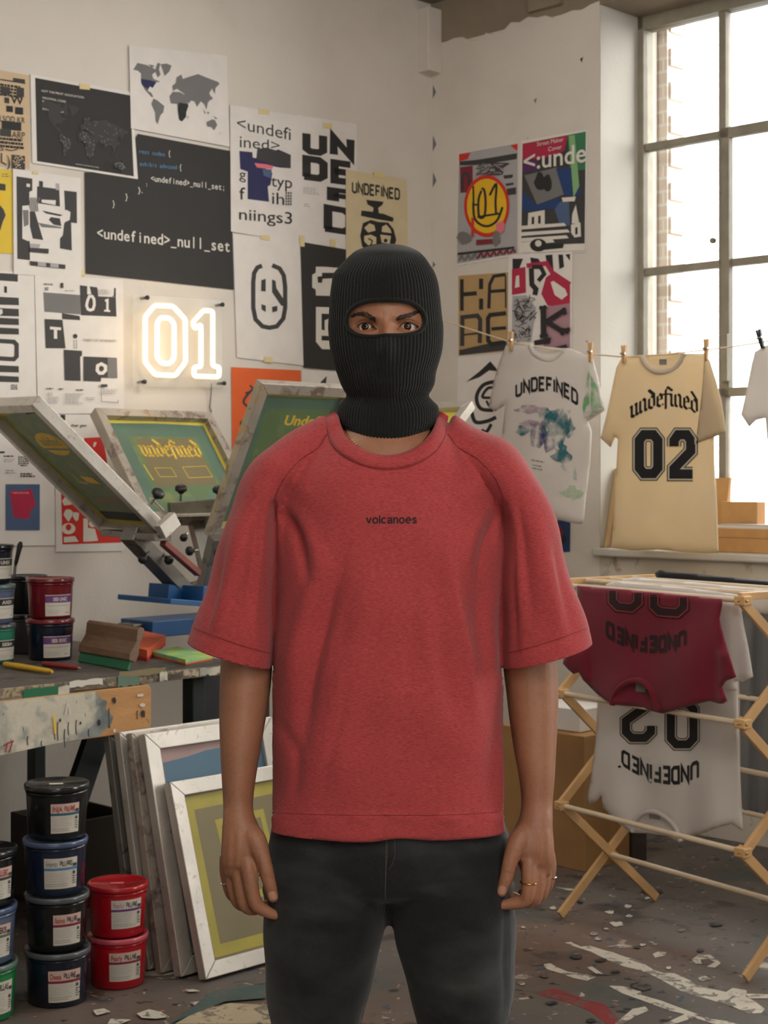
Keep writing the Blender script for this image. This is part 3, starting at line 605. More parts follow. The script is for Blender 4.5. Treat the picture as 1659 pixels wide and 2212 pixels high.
a.poly(f([(1050, 975), (1110, 950), (1165, 965), (1240, 970), (1280, 1020), (1300, 1100), (1280, 1160), (1240, 1210), (1100, 1200), (1045, 1150), (1030, 1070)]), 'ink_black')
a.poly(f([(1060, 1010), (1100, 975), (1135, 990), (1145, 1030), (1090, 1045)]), 'paper_cream').poly(f([(1195, 1000), (1225, 985), (1255, 1020), (1265, 1050), (1190, 1040)]), 'paper_cream').poly(f([(1060, 1070), (1110, 1060), (1150, 1080), (1150, 1130), (1090, 1140), (1060, 1110)]), 'paper_cream').poly(f([(1180, 1060), (1260, 1070), (1250, 1130), (1190, 1120)]), 'paper_cream').curve(f([(1090, 1090), (1120, 1110), (1100, 1150)]), 3, 'ink_black').circle(f([(1220, 1105)])[0], 4, 4, 'ink_black')
poster([(747, 366), (879, 388), (882, 640), (748, 620)], 'paper_cream', a, 'cream poster lettered UNDEFINED above a black ink face figure', off=0.009, tapes=[(819, 376, 22, 12)])
a = Art()
a.stroke([(566, 574), (556, 578), (549, 590), (547, 610), (547, 665), (552, 690), (567, 705), (582, 708), (598, 705), (612, 688), (616, 665), (616, 620), (613, 595), (604, 580), (588, 573)], 9.5, 'ink_dark')
a.poly(f([(292, 1400), (325, 1390), (325, 1485), (290, 1482)]), 'ink_dark').poly(f([(372, 1395), (398, 1405), (405, 1460), (470, 1560), (485, 1600), (440, 1590), (372, 1490)]), 'ink_dark').poly(f([(292, 1580), (325, 1590), (325, 1638), (295, 1620)]), 'ink_dark').poly(f([(372, 1600), (412, 1592), (412, 1630), (375, 1642)]), 'ink_dark')
poster([(503, 504), (648, 522), (658, 790), (512, 772)], 'paper', a, 'white poster with one rounded black oval emblem like a mask', off=0.006, tapes=[(573, 512, 20, 10), (580, 776, 18, 12)])
a = Art()
a.poly(f([(700, 1300), (760, 1300), (880, 1310), (880, 1345), (745, 1345), (745, 1370), (710, 1375), (715, 1420), (745, 1420), (750, 1390), (880, 1385), (880, 1520), (700, 1515), (698, 1470), (672, 1455), (672, 1360), (698, 1345)]), 'ink_white')
a.poly(f([(700, 1600), (880, 1605), (880, 1920), (745, 1915), (700, 1860)]), 'ink_white').poly(f([(742, 1650), (880, 1655), (880, 1690), (790, 1690), (765, 1700), (765, 1775), (742, 1770)]), 'ink_black').poly(f([(742, 1815), (880, 1820), (880, 1855), (742, 1850)]), 'ink_black')
poster([(649, 522), (790, 546), (795, 806), (656, 794)], 'paper_black', a, 'black poster with cream block shapes half hidden behind the masked head', off=0.008, tapes=[(653, 520, 10, 24), (719, 525, 11, 16)])
a = Art(); s3 = 3.318; z3 = lambda pts: zz(pts, s3, 0, 580)
a.poly(z3([(-60, 30), (128, 40), (128, 95), (-60, 82)]), 'ink_dark').text('1', (9, 632), (15, 633), 14, 14, 'ink_black')
for y, h_ in ((205, 58), (285, 58), (355, 50), (425, 48), (695, 50), (770, 45)): a.poly(z3([(-60, y-5), (134, y+5), (136, y+h_), (-60, y+h_-5)]), 'ink_dark')
a.stroke(z3([(-60, 515), (100, 525), (120, 545), (120, 630), (100, 650), (-60, 640)]), 9, 'ink_dark').poly(z3([(-60, 300), (15, 290), (20, 320), (0, 335), (-60, 340)]), 'paper').lines(24, 831, 41, 3, 4, 'ink_dark', 2)
poster([(-60, 580), (74, 590), (79, 862), (-60, 858)], 'paper', a, 'white poster with thick black horizontal stripes and a rounded letter, left photo edge', off=0.005)
a = Art()
a.poly(z3([(310, 170), (575, 190), (578, 330), (318, 310)]), 'ink_grey').poly(z3([(572, 120), (697, 135), (705, 200), (830, 205), (835, 345), (580, 335)]), 'ink_dark').poly(z3([(818, 140), (830, 140), (830, 205), (800, 200), (815, 195)]), 'ink_dark')
a.text('0', (184, 669), (206, 671), 28, 28, 'paper', bold=0.06).text('1', (225, 671), (238, 672), 25, 25, 'paper', 'block', bold=0.06) if False else a.stroke([(189, 650), (187, 660), (190, 668), (195, 670), (201, 668), (204, 658), (203, 646), (199, 640), (193, 640)], 6, 'paper', True)
a.stroke([(227, 650), (232, 648), (232, 671)], 5, 'paper').stroke([(225, 671), (238, 672)], 4, 'paper').poly(z3([(625, 125), (640, 120), (655, 185), (625, 185)]), 'paper')
a.poly(z3([(445, 320), (570, 340), (575, 370), (448, 362)]), 'ink_dark').poly(z3([(320, 362), (448, 368), (470, 572), (328, 570)]), 'ink_dark').text('T', (108, 729), (132, 731), 22, 22, 'paper', bold=0.05).circle(z3([(540, 485)])[0], 4.5, 5, 'ink_dark').stroke(z3([(532, 510), (532, 570), (550, 570), (550, 510)]), 1, 'ink_grey')
a.poly(z3([(458, 582), (588, 590), (588, 625), (575, 632), (578, 805), (465, 800)]), 'ink_dark').poly(z3([(600, 630), (838, 640), (842, 785), (725, 782), (722, 810), (600, 805)]), 'ink_dark').poly(z3([(772, 640), (838, 640), (842, 785), (772, 782)]), 'ink_grey').stroke([(219, 786), (211, 790), (210, 800), (215, 806), (222, 806), (228, 800), (228, 791)], 7, 'paper', True)
a.lines(95, 612, 122, 1, 5, 'ink_grey', 3, 0.05).lines(97, 621, 108, 2, 4, 'ink_dark', 2).rect(131, 611, 137, 622, 'ink_dark').lines(140, 627, 162, 1, 4, 'ink_light', 1.5).lines(211, 626, 240, 3, 4, 'ink_light', 1.5).text('RABBIT CAT WORKSHOP I', (181, 737), (252, 739), 5, 5, 'ink_grey')
a.lines(100, 838, 116, 1, 4, 'ink_dark', 2.5).lines(127, 839, 138, 1, 4, 'ink_dark', 2.5).lines(165, 841, 182, 1, 4, 'ink_dark', 2.5).lines(103, 848, 117, 2, 4, 'ink_light', 1.6).lines(103, 857, 130, 4, 4, 'ink_light', 1.6).lines(141, 850, 182, 6, 4, 'ink_light', 1.6).lines(186, 858, 206, 2, 4, 'ink_light', 1.6).rect(218, 830, 232, 836, 'ink_dark').lines(221, 841, 254, 3, 4, 'ink_light', 1.6).stroke([(219, 840), (219, 867), (255, 870), (255, 864)], 1, 'ink_dark')
poster([(75, 594), (266, 604), (268, 893), (82, 894)], 'paper', a, 'white layout poster with grey and black tiles and a small 01', off=0.007)
a = Art()
a.stroke([(522, 1015), (525, 900), (540, 870), (548, 840)], 5, 'ink_dark').text('THE WAY', (508, 905), (512, 905), 4, 4, 'ink_dark') if False else a.curve([(524, 960), (545, 935), (520, 915), (548, 890), (526, 868), (548, 838)], 5, 'ink_dark')
a.curve([(530, 850), (546, 842), (540, 832)], 4, 'ink_dark')
poster([(500, 793), (650, 800), (652, 1010), (502, 1000)], 'paper_orange', a, 'orange poster with a dark scribble, behind the tall screen frame', off=0.004)
a = Art(); a.poly([(688, 830), (706, 812), (704, 832)], 'ink_dark')
poster([(652, 798), (790, 806), (790, 920), (652, 905)], 'paper', a, 'small white sheet with a black wedge right of the orange poster', off=0.003)
a = Art(); a.rect(-20, 975, 10, 979, 'ink_black').lines(8, 984, 36, 1, 5, 'ink_dark', 3).lines(8, 992, 36, 2, 4, 'ink_light', 1.6).rect(40, 985, 42, 1004, 'ink_dark').lines(44, 986, 64, 5, 4.5, 'ink_dark', 2.6).lines(44, 1022, 80, 2, 5, 'ink_dark', 3).lines(12, 1015, 36, 2, 5, 'ink_light', 2)
a.rect(12, 1046, 86, 1145, 'ink_slate').poly([(21, 1064), (30, 1058), (42, 1062), (68, 1056), (78, 1094), (68, 1100), (62, 1122), (30, 1118)], 'ink_crimson').lines(26, 1063, 72, 1, 4, 'ink_pink', 3.5)
poster([(-60, 880), (116, 894), (119, 1178), (-60, 1180)], 'paper', a, 'white sheet with a blue picture of a crimson T-shirt, above the ink tubs', off=0.005)
a = Art(); a.rect(130, 896, 141, 908, 'ink_black').text('ther gen', (152, 922), (186, 922), 6, 6, 'ink_black', bold=0.02, skew=0.3)
poster([(118, 893), (236, 897), (238, 1010), (118, 1010)], 'paper', a, 'white sheet with a small black square and slanted script behind the steep screen', off=0.0035)
a = Art(); a.poly([(182, 946), (222, 944), (232, 1000), (206, 1030), (182, 1010)], 'ink_red').poly([(132, 1062), (260, 1060), (262, 1172), (135, 1176)], 'ink_red').poly([(203, 955), (209, 955), (206, 964), (201, 966)], 'ink_white')
a.poly([(134, 1082), (140, 1074), (150, 1078), (155, 1090), (138, 1092)], 'ink_white').blob((148, 1112), 9, 12, 'ink_white', 12).circle((148, 1142), 15, 12, 'ink_white').circle((148, 1139), 6, 7, 'ink_red').blob((165, 1115), 7, 10, 'ink_white', 8).poly([(138, 1160), (162, 1158), (170, 1170), (138, 1172)], 'ink_white').rect(180, 1120, 190, 1170, 'ink_white').blob((200, 1130), 9, 9, 'ink_white').poly([(188, 1140), (205, 1142), (212, 1168), (190, 1170)], 'ink_white').circle((222, 1140), 8, 12, 'ink_white')
poster([(119, 930), (262, 934), (268, 1190), (121, 1192)], 'paper', a, 'white sheet printed with red block and white bottle shapes, below the steep screen', off=0.006)

# ---------------------------------------------------------------- posters on the window wall
G2 = 'posters taped beside the window'; s4 = 3.95; r4 = lambda pts: zz(pts, s4, 940, 260)
a = Art()
a.poly(r4([(203, 285), (705, 195), (700, 1130), (185, 1225)]), 'ink_light').poly(r4([(203, 290), (300, 275), (280, 330), (205, 350)]), 'ink_red').poly(r4([(640, 215), (705, 200), (700, 260)]), 'ink_red').poly(r4([(210, 350), (330, 340), (400, 330), (700, 280), (695, 330), (400, 380), (210, 385)]), 'ink_dark')
a.poly(r4([(212, 400), (320, 385), (322, 610), (215, 620)]), 'ink_maroon').curve(r4([(230, 600), (235, 480), (265, 450), (290, 490), (285, 560)]), 6, 'ink_dark').poly(r4([(580, 470), (665, 460), (660, 490), (590, 500)]), 'ink_dark').poly(r4([(600, 540), (670, 530), (668, 550), (605, 560)]), 'ink_dark').poly(r4([(610, 585), (690, 570), (690, 630), (615, 640)]), 'ink_dark')
for i in range(14): a.curve(r4([(random.uniform(330, 620), random.uniform(360, 470)), (random.uniform(330, 640), random.uniform(360, 480)), (random.uniform(330, 640), random.uniform(370, 480))]), 2.5, random.choice(['ink_dark', 'ink_mauve', 'ink_grey']))
a.circle(r4([(440, 730)])[0], 49, 67, 'ink_red', 30).circle(r4([(440, 730)])[0], 43, 59, 'ink_yellow', 30)
a.curve(r4([(395, 600), (370, 680), (375, 820), (420, 815), (430, 700), (420, 600), (395, 580)]), 5, 'ink_black').curve(r4([(465, 640), (520, 545), (515, 700), (520, 800)]), 5, 'ink_black').stroke(r4([(360, 825), (545, 795)]), 4.5, 'ink_black').curve(r4([(325, 700), (335, 830), (390, 890), (460, 900), (530, 850), (575, 740)]), 5, 'ink_black').stroke(r4([(325, 560), (328, 720), (360, 720)]), 4, 'ink_black')
a.curve(r4([(320, 830), (320, 990)]), 6, 'ink_red').poly(r4([(350, 1020), (500, 1010), (495, 1050), (350, 1065)]), 'ink_maroon').poly(r4([(192, 1130), (675, 1075), (675, 1092), (192, 1148)]), 'ink_black').blob(r4([(560, 910)])[0], 10, 14, 'ink_pink').blob(r4([(250, 1000)])[0], 16, 14, 'ink_grey').blob(r4([(520, 1000)])[0], 9, 16, 'ink_grey')
for i in range(9): a.curve(r4([(200+i*55, 1200-i*8), (225+i*55, 1150-i*6), (245+i*55, 1195-i*8)]), 4, 'ink_grey' if i < 3 else 'ink_maroon')
poster([(989, 331), (1119, 308), (1117, 552), (986, 574)], 'paper', a, 'graffiti poster with a yellow circle smile made of 01', RW, 0.003, group=G2)
a = Art()
a.poly(r4([(745, 200), (1285, 95), (1275, 1105), (735, 1060)]), 'ink_dark').poly(r4([(745, 200), (1130, 130), (1100, 260), (900, 330), (745, 420)]), 'ink_crimson').poly(r4([(1130, 125), (1285, 95), (1280, 420), (1150, 430)]), 'ink_green').poly(r4([(745, 330), (870, 330), (860, 420), (745, 440)]), 'ink_purple')
a.poly(r4([(760, 470), (1040, 400), (1100, 630), (870, 720)]), 'ink_grey').poly(r4([(1030, 410), (1200, 400), (1250, 640), (1100, 640)]), 'ink_deepblue').poly(r4([(745, 600), (860, 720), (1060, 660), (1060, 750), (740, 780)]), 'ink_deepblue').poly(r4([(1140, 130), (1190, 125), (1230, 560), (1180, 660)]), 'ink_lightgreen').poly(r4([(1060, 700), (1140, 660), (1150, 900), (1060, 880), (1020, 760)]), 'ink_slate')
a.blob(r4([(890, 530)])[0], 12, 20, 'ink_black').blob(r4([(960, 540)])[0], 10, 20, 'ink_black')
a.poly(r4([(795, 790), (935, 765), (935, 890), (790, 900)]), 'ink_white').poly(r4([(825, 825), (845, 822), (845, 885), (822, 888)]), 'ink_black').poly(r4([(880, 815), (900, 812), (900, 880), (878, 882)]), 'ink_black')
for i, (y, x1) in enumerate(((900, 1100), (955, 1130), (1005, 1120), (1040, 1000))): a.poly(r4([(735, y), (x1, y-25), (x1+20, y), (735, y+32)]), 'ink_white')
a.poly(r4([(1160, 890), (1240, 870), (1245, 990), (1190, 1000), (1160, 960)]), 'ink_white').poly(r4([(1195, 915), (1215, 910), (1215, 970), (1195, 975)]), 'ink_black').poly(r4([(1080, 660), (1200, 650), (1190, 690), (1090, 695)]), 'ink_white').poly(r4([(1170, 800), (1200, 720), (1230, 880), (1165, 880)]), 'ink_white').poly(r4([(740, 1070), (1275, 1050), (1275, 1110), (740, 1130)]), 'ink_white').circle(r4([(880, 1065)])[0], 18, 14, 'ink_black').circle(r4([(880, 1050)])[0], 7, 7, 'ink_white').poly(r4([(930, 1060), (1100, 1050), (1090, 1090), (930, 1105)]), 'ink_black')
a.text('<:unde', (1131, 368), (1266, 349), 36, 40, 'ink_white', bold=0.012).text('Street Maker', (1160, 316), (1217, 305), 9, 9, 'ink_white').text('Cover', (1184, 327), (1214, 321), 9, 9, 'ink_white')
poster([(1126, 304), (1269, 280), (1265, 545), (1122, 552)], 'paper', a, 'blue and green collage poster with big white letters unde', RW, 0.004, group=G2)
a = Art(); a.poly(r4([(205, 1335), (608, 1300), (605, 1960), (205, 2005)]), 'ink_kraft').poly(r4([(205, 1960), (605, 1870), (605, 1960), (205, 2005)]), 'ink_dark')
a.stroke(r4([(228, 1355), (228, 1625)]), 8, 'ink_black').stroke(r4([(240, 1485), (355, 1475)]), 9, 'ink_black').stroke(r4([(392, 1350), (392, 1440)]), 9, 'ink_black').stroke(r4([(392, 1520), (392, 1615)]), 9, 'ink_black')
a.stroke(r4([(458, 1605), (465, 1400), (500, 1330), (600, 1315)]), 7, 'ink_black').stroke(r4([(470, 1460), (605, 1450)]), 7, 'ink_black').stroke(r4([(600, 1320), (602, 1600)]), 3, 'ink_black')
a.stroke(r4([(230, 1925), (232, 1680), (360, 1665), (385, 1700), (380, 1900)]), 9, 'ink_dark').stroke(r4([(240, 1830), (370, 1815)]), 4, 'ink_dark').stroke(r4([(605, 1645), (470, 1660), (450, 1690), (452, 1880), (480, 1910), (605, 1890)]), 9, 'ink_black').stroke(r4([(480, 1780), (605, 1770)]), 7, 'ink_black')
poster([(990, 596), (1098, 588), (1096, 758), (991, 768)], 'ink_kraft', a, 'brown kraft poster with big dark letters HA RE', RW, 0.0022, group=G2)
a = Art()
for q in ([(660, 1180), (750, 1180), (720, 1260), (660, 1270)], [(810, 1170), (880, 1180), (905, 1220), (820, 1230)], [(940, 1150), (1000, 1145), (1010, 1290), (960, 1260)], [(1050, 1145), (1090, 1145), (1100, 1250), (1060, 1270)], [(1110, 1145), (1150, 1140), (1150, 1200)]): a.poly(r4(q), 'ink_black')
a.poly(r4([(655, 1270), (770, 1250), (775, 1470), (655, 1490)]), 'ink_crimson').poly(r4([(690, 1330), (715, 1320), (720, 1420), (680, 1430)]), 'ink_white').stroke(r4([(820, 1260), (825, 1400), (860, 1440), (850, 1490)]), 11, 'ink_black').stroke(r4([(780, 1240), (950, 1220), (1000, 1300), (1150, 1400)]), 10, 'ink_crimson').stroke(r4([(825, 1250), (900, 1250), (930, 1310), (880, 1370)]), 9, 'ink_black')
a.poly(r4([(945, 1340), (1000, 1300), (1150, 1400), (1150, 1580), (1060, 1600), (960, 1580), (905, 1480)]), 'ink_crimson').poly(r4([(985, 1380), (1010, 1370), (1110, 1440), (1130, 1490), (1080, 1530), (1020, 1490)]), 'ink_white').poly(r4([(900, 1600), (1150, 1560), (1150, 1980), (930, 1980)]), 'ink_mauve').poly(r4([(660, 1500), (780, 1490), (860, 1600), (820, 1890), (655, 1880)]), 'ink_light')
for i in range(46):
    c = r4([(random.uniform(665, 830), random.uniform(1510, 1880))])[0]; a.curve([c, (c[0]+random.uniform(-9, 9), c[1]+random.uniform(-9, 9)), (c[0]+random.uniform(-12, 12), c[1]+random.uniform(-12, 12))], 1.4, 'ink_dark')
a.curve([Z(680, 1640, s4, 940, 260), Z(710, 1590, s4, 940, 260), Z(745, 1640, s4, 940, 260), Z(710, 1700, s4, 940, 260)], 2, 'ink_dark', True)
a.stroke(r4([(922, 1600), (925, 1830)]), 12, 'ink_black').stroke(r4([(930, 1730), (1095, 1625)]), 11, 'ink_black').stroke(r4([(950, 1715), (1070, 1790), (1140, 1800)]), 11, 'ink_black')
for c in ((905, 1600), (935, 1595), (1100, 1615), (1105, 1640), (1135, 1785), (1085, 1815), (910, 1840), (945, 1835)): a.circle(r4([c])[0], 5, 5, 'ink_black', 10)
a.poly(r4([(840, 1880), (990, 1850), (980, 1900), (850, 1920)]), 'ink_black').poly(r4([(920, 1960), (1120, 1910), (1140, 1960), (930, 1990)]), 'ink_black')
poster([(1098, 552), (1237, 542), (1235, 762), (1097, 775)], 'paper', a, 'white poster with a black letter K and crimson brush letters', RW, 0.0055, group=G2)
a = Art(); s6 = 2.3734; q6 = lambda pts: zz(pts, s6, 960, 680)
a.poly(q6([(110, 345), (180, 290), (235, 238), (262, 270), (275, 290), (230, 285), (180, 320)]), 'ink_black').curve(q6([(270, 340), (200, 360), (165, 420), (185, 480), (250, 490)]), 8, 'ink_black').curve(q6([(275, 380), (225, 375), (195, 420), (235, 425)]), 6, 'ink_black').curve(q6([(140, 500), (160, 550), (220, 545), (265, 525)]), 8, 'ink_black').curve(q6([(190, 590), (215, 600), (240, 560)]), 7, 'ink_black').curve(q6([(215, 440), (235, 470), (275, 450)]), 5, 'ink_black')
poster([(989, 772), (1100, 764), (1098, 990), (987, 996)], 'paper', a, 'white sheet with black brush calligraphy behind the hanging white T-shirt', RW, 0.0015, group=G2)
a = Art(); a.poly([(1196, 1135), (1231, 1128), (1231, 1180), (1196, 1185)], 'ink_deepblue').blob((1207, 1155), 10, 18, 'ink_maroon').blob((1218, 1165), 6, 10, 'ink_black')
poster([(1150, 1128), (1232, 1122), (1231, 1192), (1150, 1196)], 'ink_deepblue', a, 'small dark blue poster low on the window wall behind the red sleeve', RW, 0.002, group=G2)

# ---------------------------------------------------------------- neon sign
s3 = 3.318
board = LW; nz = thing('neon_sign', 'glowing warm white neon 01 on a clear acrylic board', 'sign', LW(385, 850, 0.03))
mb = MB(); ol = z3([(950, 180), (1595, 225), (1600, 855), (950, 850)])
mb.prism([LW(x, y, 0.035) for x, y in ol], -LW.n*0.006, 'acrylic'); mb.build('acrylic_board', nz, bevel=0.008)
def neon(pts, name, closed=True):
    mb = MB(); ps = [LW(x, y, 0.05) for x, y in z3(pts)]; P2 = []
    n = len(ps)
    for i in range(n):                                   # small arcs at the bends
        a, b, c = ps[i-1], ps[i], ps[(i+1) % n]
        k = min(0.012, (a-b).length*0.4, (c-b).length*0.4); p, q = b+(a-b).normalized()*k, b+(c-b).normalized()*k
        for t in (0, .25, .5, .75, 1): P2.append(p*(1-t)**2+b*2*t*(1-t)+q*t*t)
    mb.tube(P2, 0.0098, 'neon', 10, closed=True); mb.build(name, nz)
neon([(1108, 265), (1240, 270), (1328, 365), (1330, 670), (1258, 768), (1110, 762), (1040, 672), (1040, 345)], 'neon_tube')
neon([(1150, 352), (1215, 356), (1248, 395), (1248, 640), (1218, 682), (1160, 680), (1126, 640), (1126, 392)], 'neon_tube')
neon([(1458, 300), (1525, 305), (1525, 700), (1572, 705), (1570, 778), (1390, 772), (1392, 705), (1440, 705), (1440, 400), (1395, 432), (1382, 385)], 'neon_tube')
for p in ((1010, 215), (1548, 265), (990, 815), (1560, 825)):
    mb = MB(); c = LW(*z3([p])[0]); mb.lathe([(0, 0), (0.006, 0), (0.006, 0.04), (0.009, 0.04), (0.009, 0.046), (0, 0.046)], 'black_iron', 12, c, LW.n); mb.build('standoff_bolt', nz)
mb = MB(); mb.tube([LW(457, 828, 0.03), LW(456, 850, 0.012), LW(453, 880, 0.006), LW(457, 890, 0.005)], 0.0025, 'ink_grey', 8); mb.build('power_cord', nz)
l = bpy.data.lights.new('neon_light', 'POINT'); l.energy = 1.0; l.color = (1, 0.72, 0.42); l.shadow_soft_size = 0.06
o = bpy.data.objects.new('neon_light', l); COL.objects.link(o); o.location = LW(385, 740, 0.22)
# ---------------------------------------------------------------- more materials
m = mat('bench_top', (84, 78, 72), 0.5, 0.2, 7, 0.3, 50); layer(m, (42, 40, 40), 'noise', 6, 0.52, 0.62, 0.7, distort=0.4); layer(m, (150, 140, 122), 'vor', 22, 0.10, 0.14, 0.7, distort=0.1)
m = mat('bench_edge', (116, 102, 84), 0.65, 0.25, 12, 0.3, 60); layer(m, (168, 150, 112), 'noise', 9, 0.55, 0.62, 0.8, distort=0.5); layer(m, (52, 74, 78), 'noise', 8, 0.58, 0.63, 0.8, distort=0.5, offset=3); layer(m, (58, 54, 50), 'noise', 12, 0.56, 0.62, 0.7, distort=0.4, offset=8)
m = mat('apron_wood', (182, 134, 82), 0.6, 0.14, 6, 0.25, 60, stretch=(1, 1, 7)); layer(m, (60, 50, 42), 'vor', 20, 0.06, 0.09, 0.8, (1, 1, 0.4), 0.1)
m = mat('apron_paint', (196, 188, 168), 0.7, 0.08, 10, 0.3, 50); layer(m, (122, 130, 128), 'noise', 6, 0.46, 0.64, 0.9, distort=0.4); layer(m, (72, 80, 84), 'noise', 5, 0.52, 0.68, 0.85, distort=0.5, offset=5); layer(m, (70, 120, 140), 'noise', 7, 0.66, 0.74, 0.7, distort=0.4, offset=9); layer(m, (40, 38, 36), 'vor', 26, 0.07, 0.10, 0.9, (1, 1, 0.35), 0.12)
mat('dark_green_steel', (30, 40, 36), 0.5, 0.12, 20)
m = mat('aluminium', (196, 190, 180), 0.42, 0.10, 10, 0.1, 80, metal=0.55); layer(m, (120, 104, 98), 'noise', 13, 0.60, 0.70, 0.5, distort=0.5); layer(m, (72, 52, 50), 'vor', 24, 0.05, 0.08, 0.7, distort=0.2)
m = mat('aluminium_stained', (176, 166, 154), 0.5, 0.14, 10, 0.1, 80, metal=0.35); layer(m, (96, 66, 60), 'noise', 8, 0.52, 0.66, 0.7, distort=0.5); layer(m, (190, 150, 80), 'noise', 7, 0.62, 0.70, 0.5, distort=0.5, offset=4)
m = mat('emulsion_green', (100, 122, 82), 0.5, 0.08, 9); layer(m, (146, 152, 92), 'noise', 5, 0.5, 0.7, 0.7, distort=0.4); layer(m, (88, 128, 118), 'noise', 4, 0.56, 0.72, 0.6, distort=0.4, offset=6)
mat('mesh_yellow', (200, 184, 74), 0.6, 0.12, 9); mat('emulsion_ochre', (226, 188, 66), 0.6, 0.08, 12); mat('emulsion_olive', (124, 112, 78), 0.5, 0.07, 6); mat('emulsion_blue', (70, 104, 124), 0.5, 0.06, 5); mat('emulsion_mauve', (160, 134, 130), 0.6, 0.08, 8); mat('emulsion_teal', (90, 116, 98), 0.5, 0.08, 9); mat('tape_yellow', (164, 152, 58), 0.5, 0.1, 9)
m = mat('grey_steel', (128, 124, 116), 0.4, 0.12, 10, 0.1, 60, metal=0.6); layer(m, (60, 54, 50), 'noise', 9, 0.56, 0.68, 0.7, distort=0.4)
mat('press_blue', (30, 84, 136), 0.4, 0.12, 12, 0.1, 60); mat('rust_red', (128, 66, 58), 0.5, 0.15, 20)
for n, c in dict(plastic_black=(22, 24, 26), plastic_navy=(30, 40, 62), plastic_slate=(92, 104, 132), plastic_green=(40, 134, 76), plastic_teal=(52, 124, 96), plastic_red=(184, 18, 34), plastic_maroon=(112, 18, 30), plastic_darknavy=(22, 28, 46), plastic_smoke=(58, 58, 60)).items():
    mat(n, c, 0.22, 0.05, 6, spec=0.5, coat=0.3)
mat('lid_black', (30, 31, 33), 0.2, 0.05, 6, coat=0.3); mat('lid_slate', (74, 88, 118), 0.25, 0.05, 6, coat=0.2); mat('lid_pink', (196, 84, 96), 0.25, 0.06, 6, coat=0.3); mat('lid_red', (176, 28, 36), 0.2, 0.05, 6, coat=0.3); mat('lid_maroon', (118, 40, 46), 0.22, 0.06, 6, coat=0.3); mat('lid_grey', (84, 88, 92), 0.25, 0.05, 6, coat=0.2); mat('lid_greygreen', (96, 118, 110), 0.25, 0.05, 6, coat=0.2)
mat('label_white', (206, 200, 186), 0.6, 0.04, 20); mat('label_pink', (206, 176, 164), 0.6, 0.04, 20); mat('label_purple', (104, 54, 116), 0.5, 0.06, 20); mat('label_red', (150, 44, 44), 0.6, 0.06, 20)
mat('walnut', (108, 82, 60), 0.5, 0.2, 9, 0.2, 60, stretch=(2, 2, 14)); mat('squeegee_green', (10, 98, 62), 0.4, 0.06, 9); mat('pad_orange', (214, 92, 52), 0.7, 0.05, 9); mat('pad_red', (190, 40, 34), 0.7, 0.06, 9)
m = mat('pad_green', (168, 190, 96), 0.7, 0.06, 9); layer(m, (110, 172, 134), 'noise', 14, 0.45, 0.6, 0.9)
mat('pen_yellow', (206, 164, 28), 0.35, 0.05, 9); mat('pen_red', (128, 26, 34), 0.35, 0.05, 9); mat('steel_bright', (190, 188, 184), 0.25, 0.05, 9, metal=0.9); mat('brass', (200, 160, 80), 0.3, 0.05, 9, metal=0.9)
def cloth(name, rgb, var=0.05, stains=None, trans=0.0, rough=0.9):
    m = mat(name, rgb, rough, var, 5, 0.25, 900, sheen=0.15, spec=0.2)
    for st in (stains or []): layer(m, *st)
    if trans:
        nt = m.node_tree; b = nt.nodes['Principled BSDF']; t = nt.nodes.new('ShaderNodeBsdfTranslucent'); mx = nt.nodes.new('ShaderNodeMixShader'); mx.inputs[0].default_value = trans
        nt.links.new(b.inputs['Base Color'].links[0].from_socket, t.inputs[0]); nt.links.new(b.outputs[0], mx.inputs[1]); nt.links.new(t.outputs[0], mx.inputs[2]); nt.links.new(mx.outputs[0], nt.nodes['Material Output'].inputs[0])
    return m
cloth('cotton_white', (222, 215, 208), 0.04, trans=0.3); cloth('cotton_cream', (222, 204, 172), 0.05, [((214, 200, 178), 'noise', 4, 0.50, 0.70, 0.6)], trans=0.42); cloth('cotton_grey', (112, 112, 112), 0.06); cloth('cotton_black', (26, 26, 30)); cloth('cotton_maroon', (118, 34, 50), 0.08); cloth('cotton_rib', (196, 178, 158), 0.04); cloth('rib_maroon', (112, 24, 38), 0.05)
cloth('print_black', (34, 33, 33), 0.05); cloth('print_maroon_black', (44, 22, 24), 0.05); cloth('print_outline', (196, 186, 168), 0.04); cloth('print_red_outline', (150, 56, 58), 0.04)
for n, c in dict(dye_teal=(40, 108, 118), dye_navy=(50, 56, 104), dye_mauve=(168, 140, 164), dye_green=(96, 176, 104), dye_pale=(176, 190, 190), dye_lightgreen=(170, 204, 160)).items():
    m = cloth(n, c, 0.1)
    nt = m.node_tree; b = nt.nodes['Principled BSDF']; tc = nt.nodes.new('ShaderNodeTexCoord'); t = nt.nodes.new('ShaderNodeTexNoise'); t.inputs['Scale'].default_value = 17; t.inputs['Detail'].default_value = 4
    nt.links.new(tc.outputs['Object'], t.inputs['Vector']); mr = nt.nodes.new('ShaderNodeMapRange'); mr.inputs['From Min'].default_value = 0.36; mr.inputs['From Max'].default_value = 0.66
    nt.links.new(t.outputs['Fac'], mr.inputs['Value']); nt.links.new(mr.outputs[0], b.inputs['Alpha'])

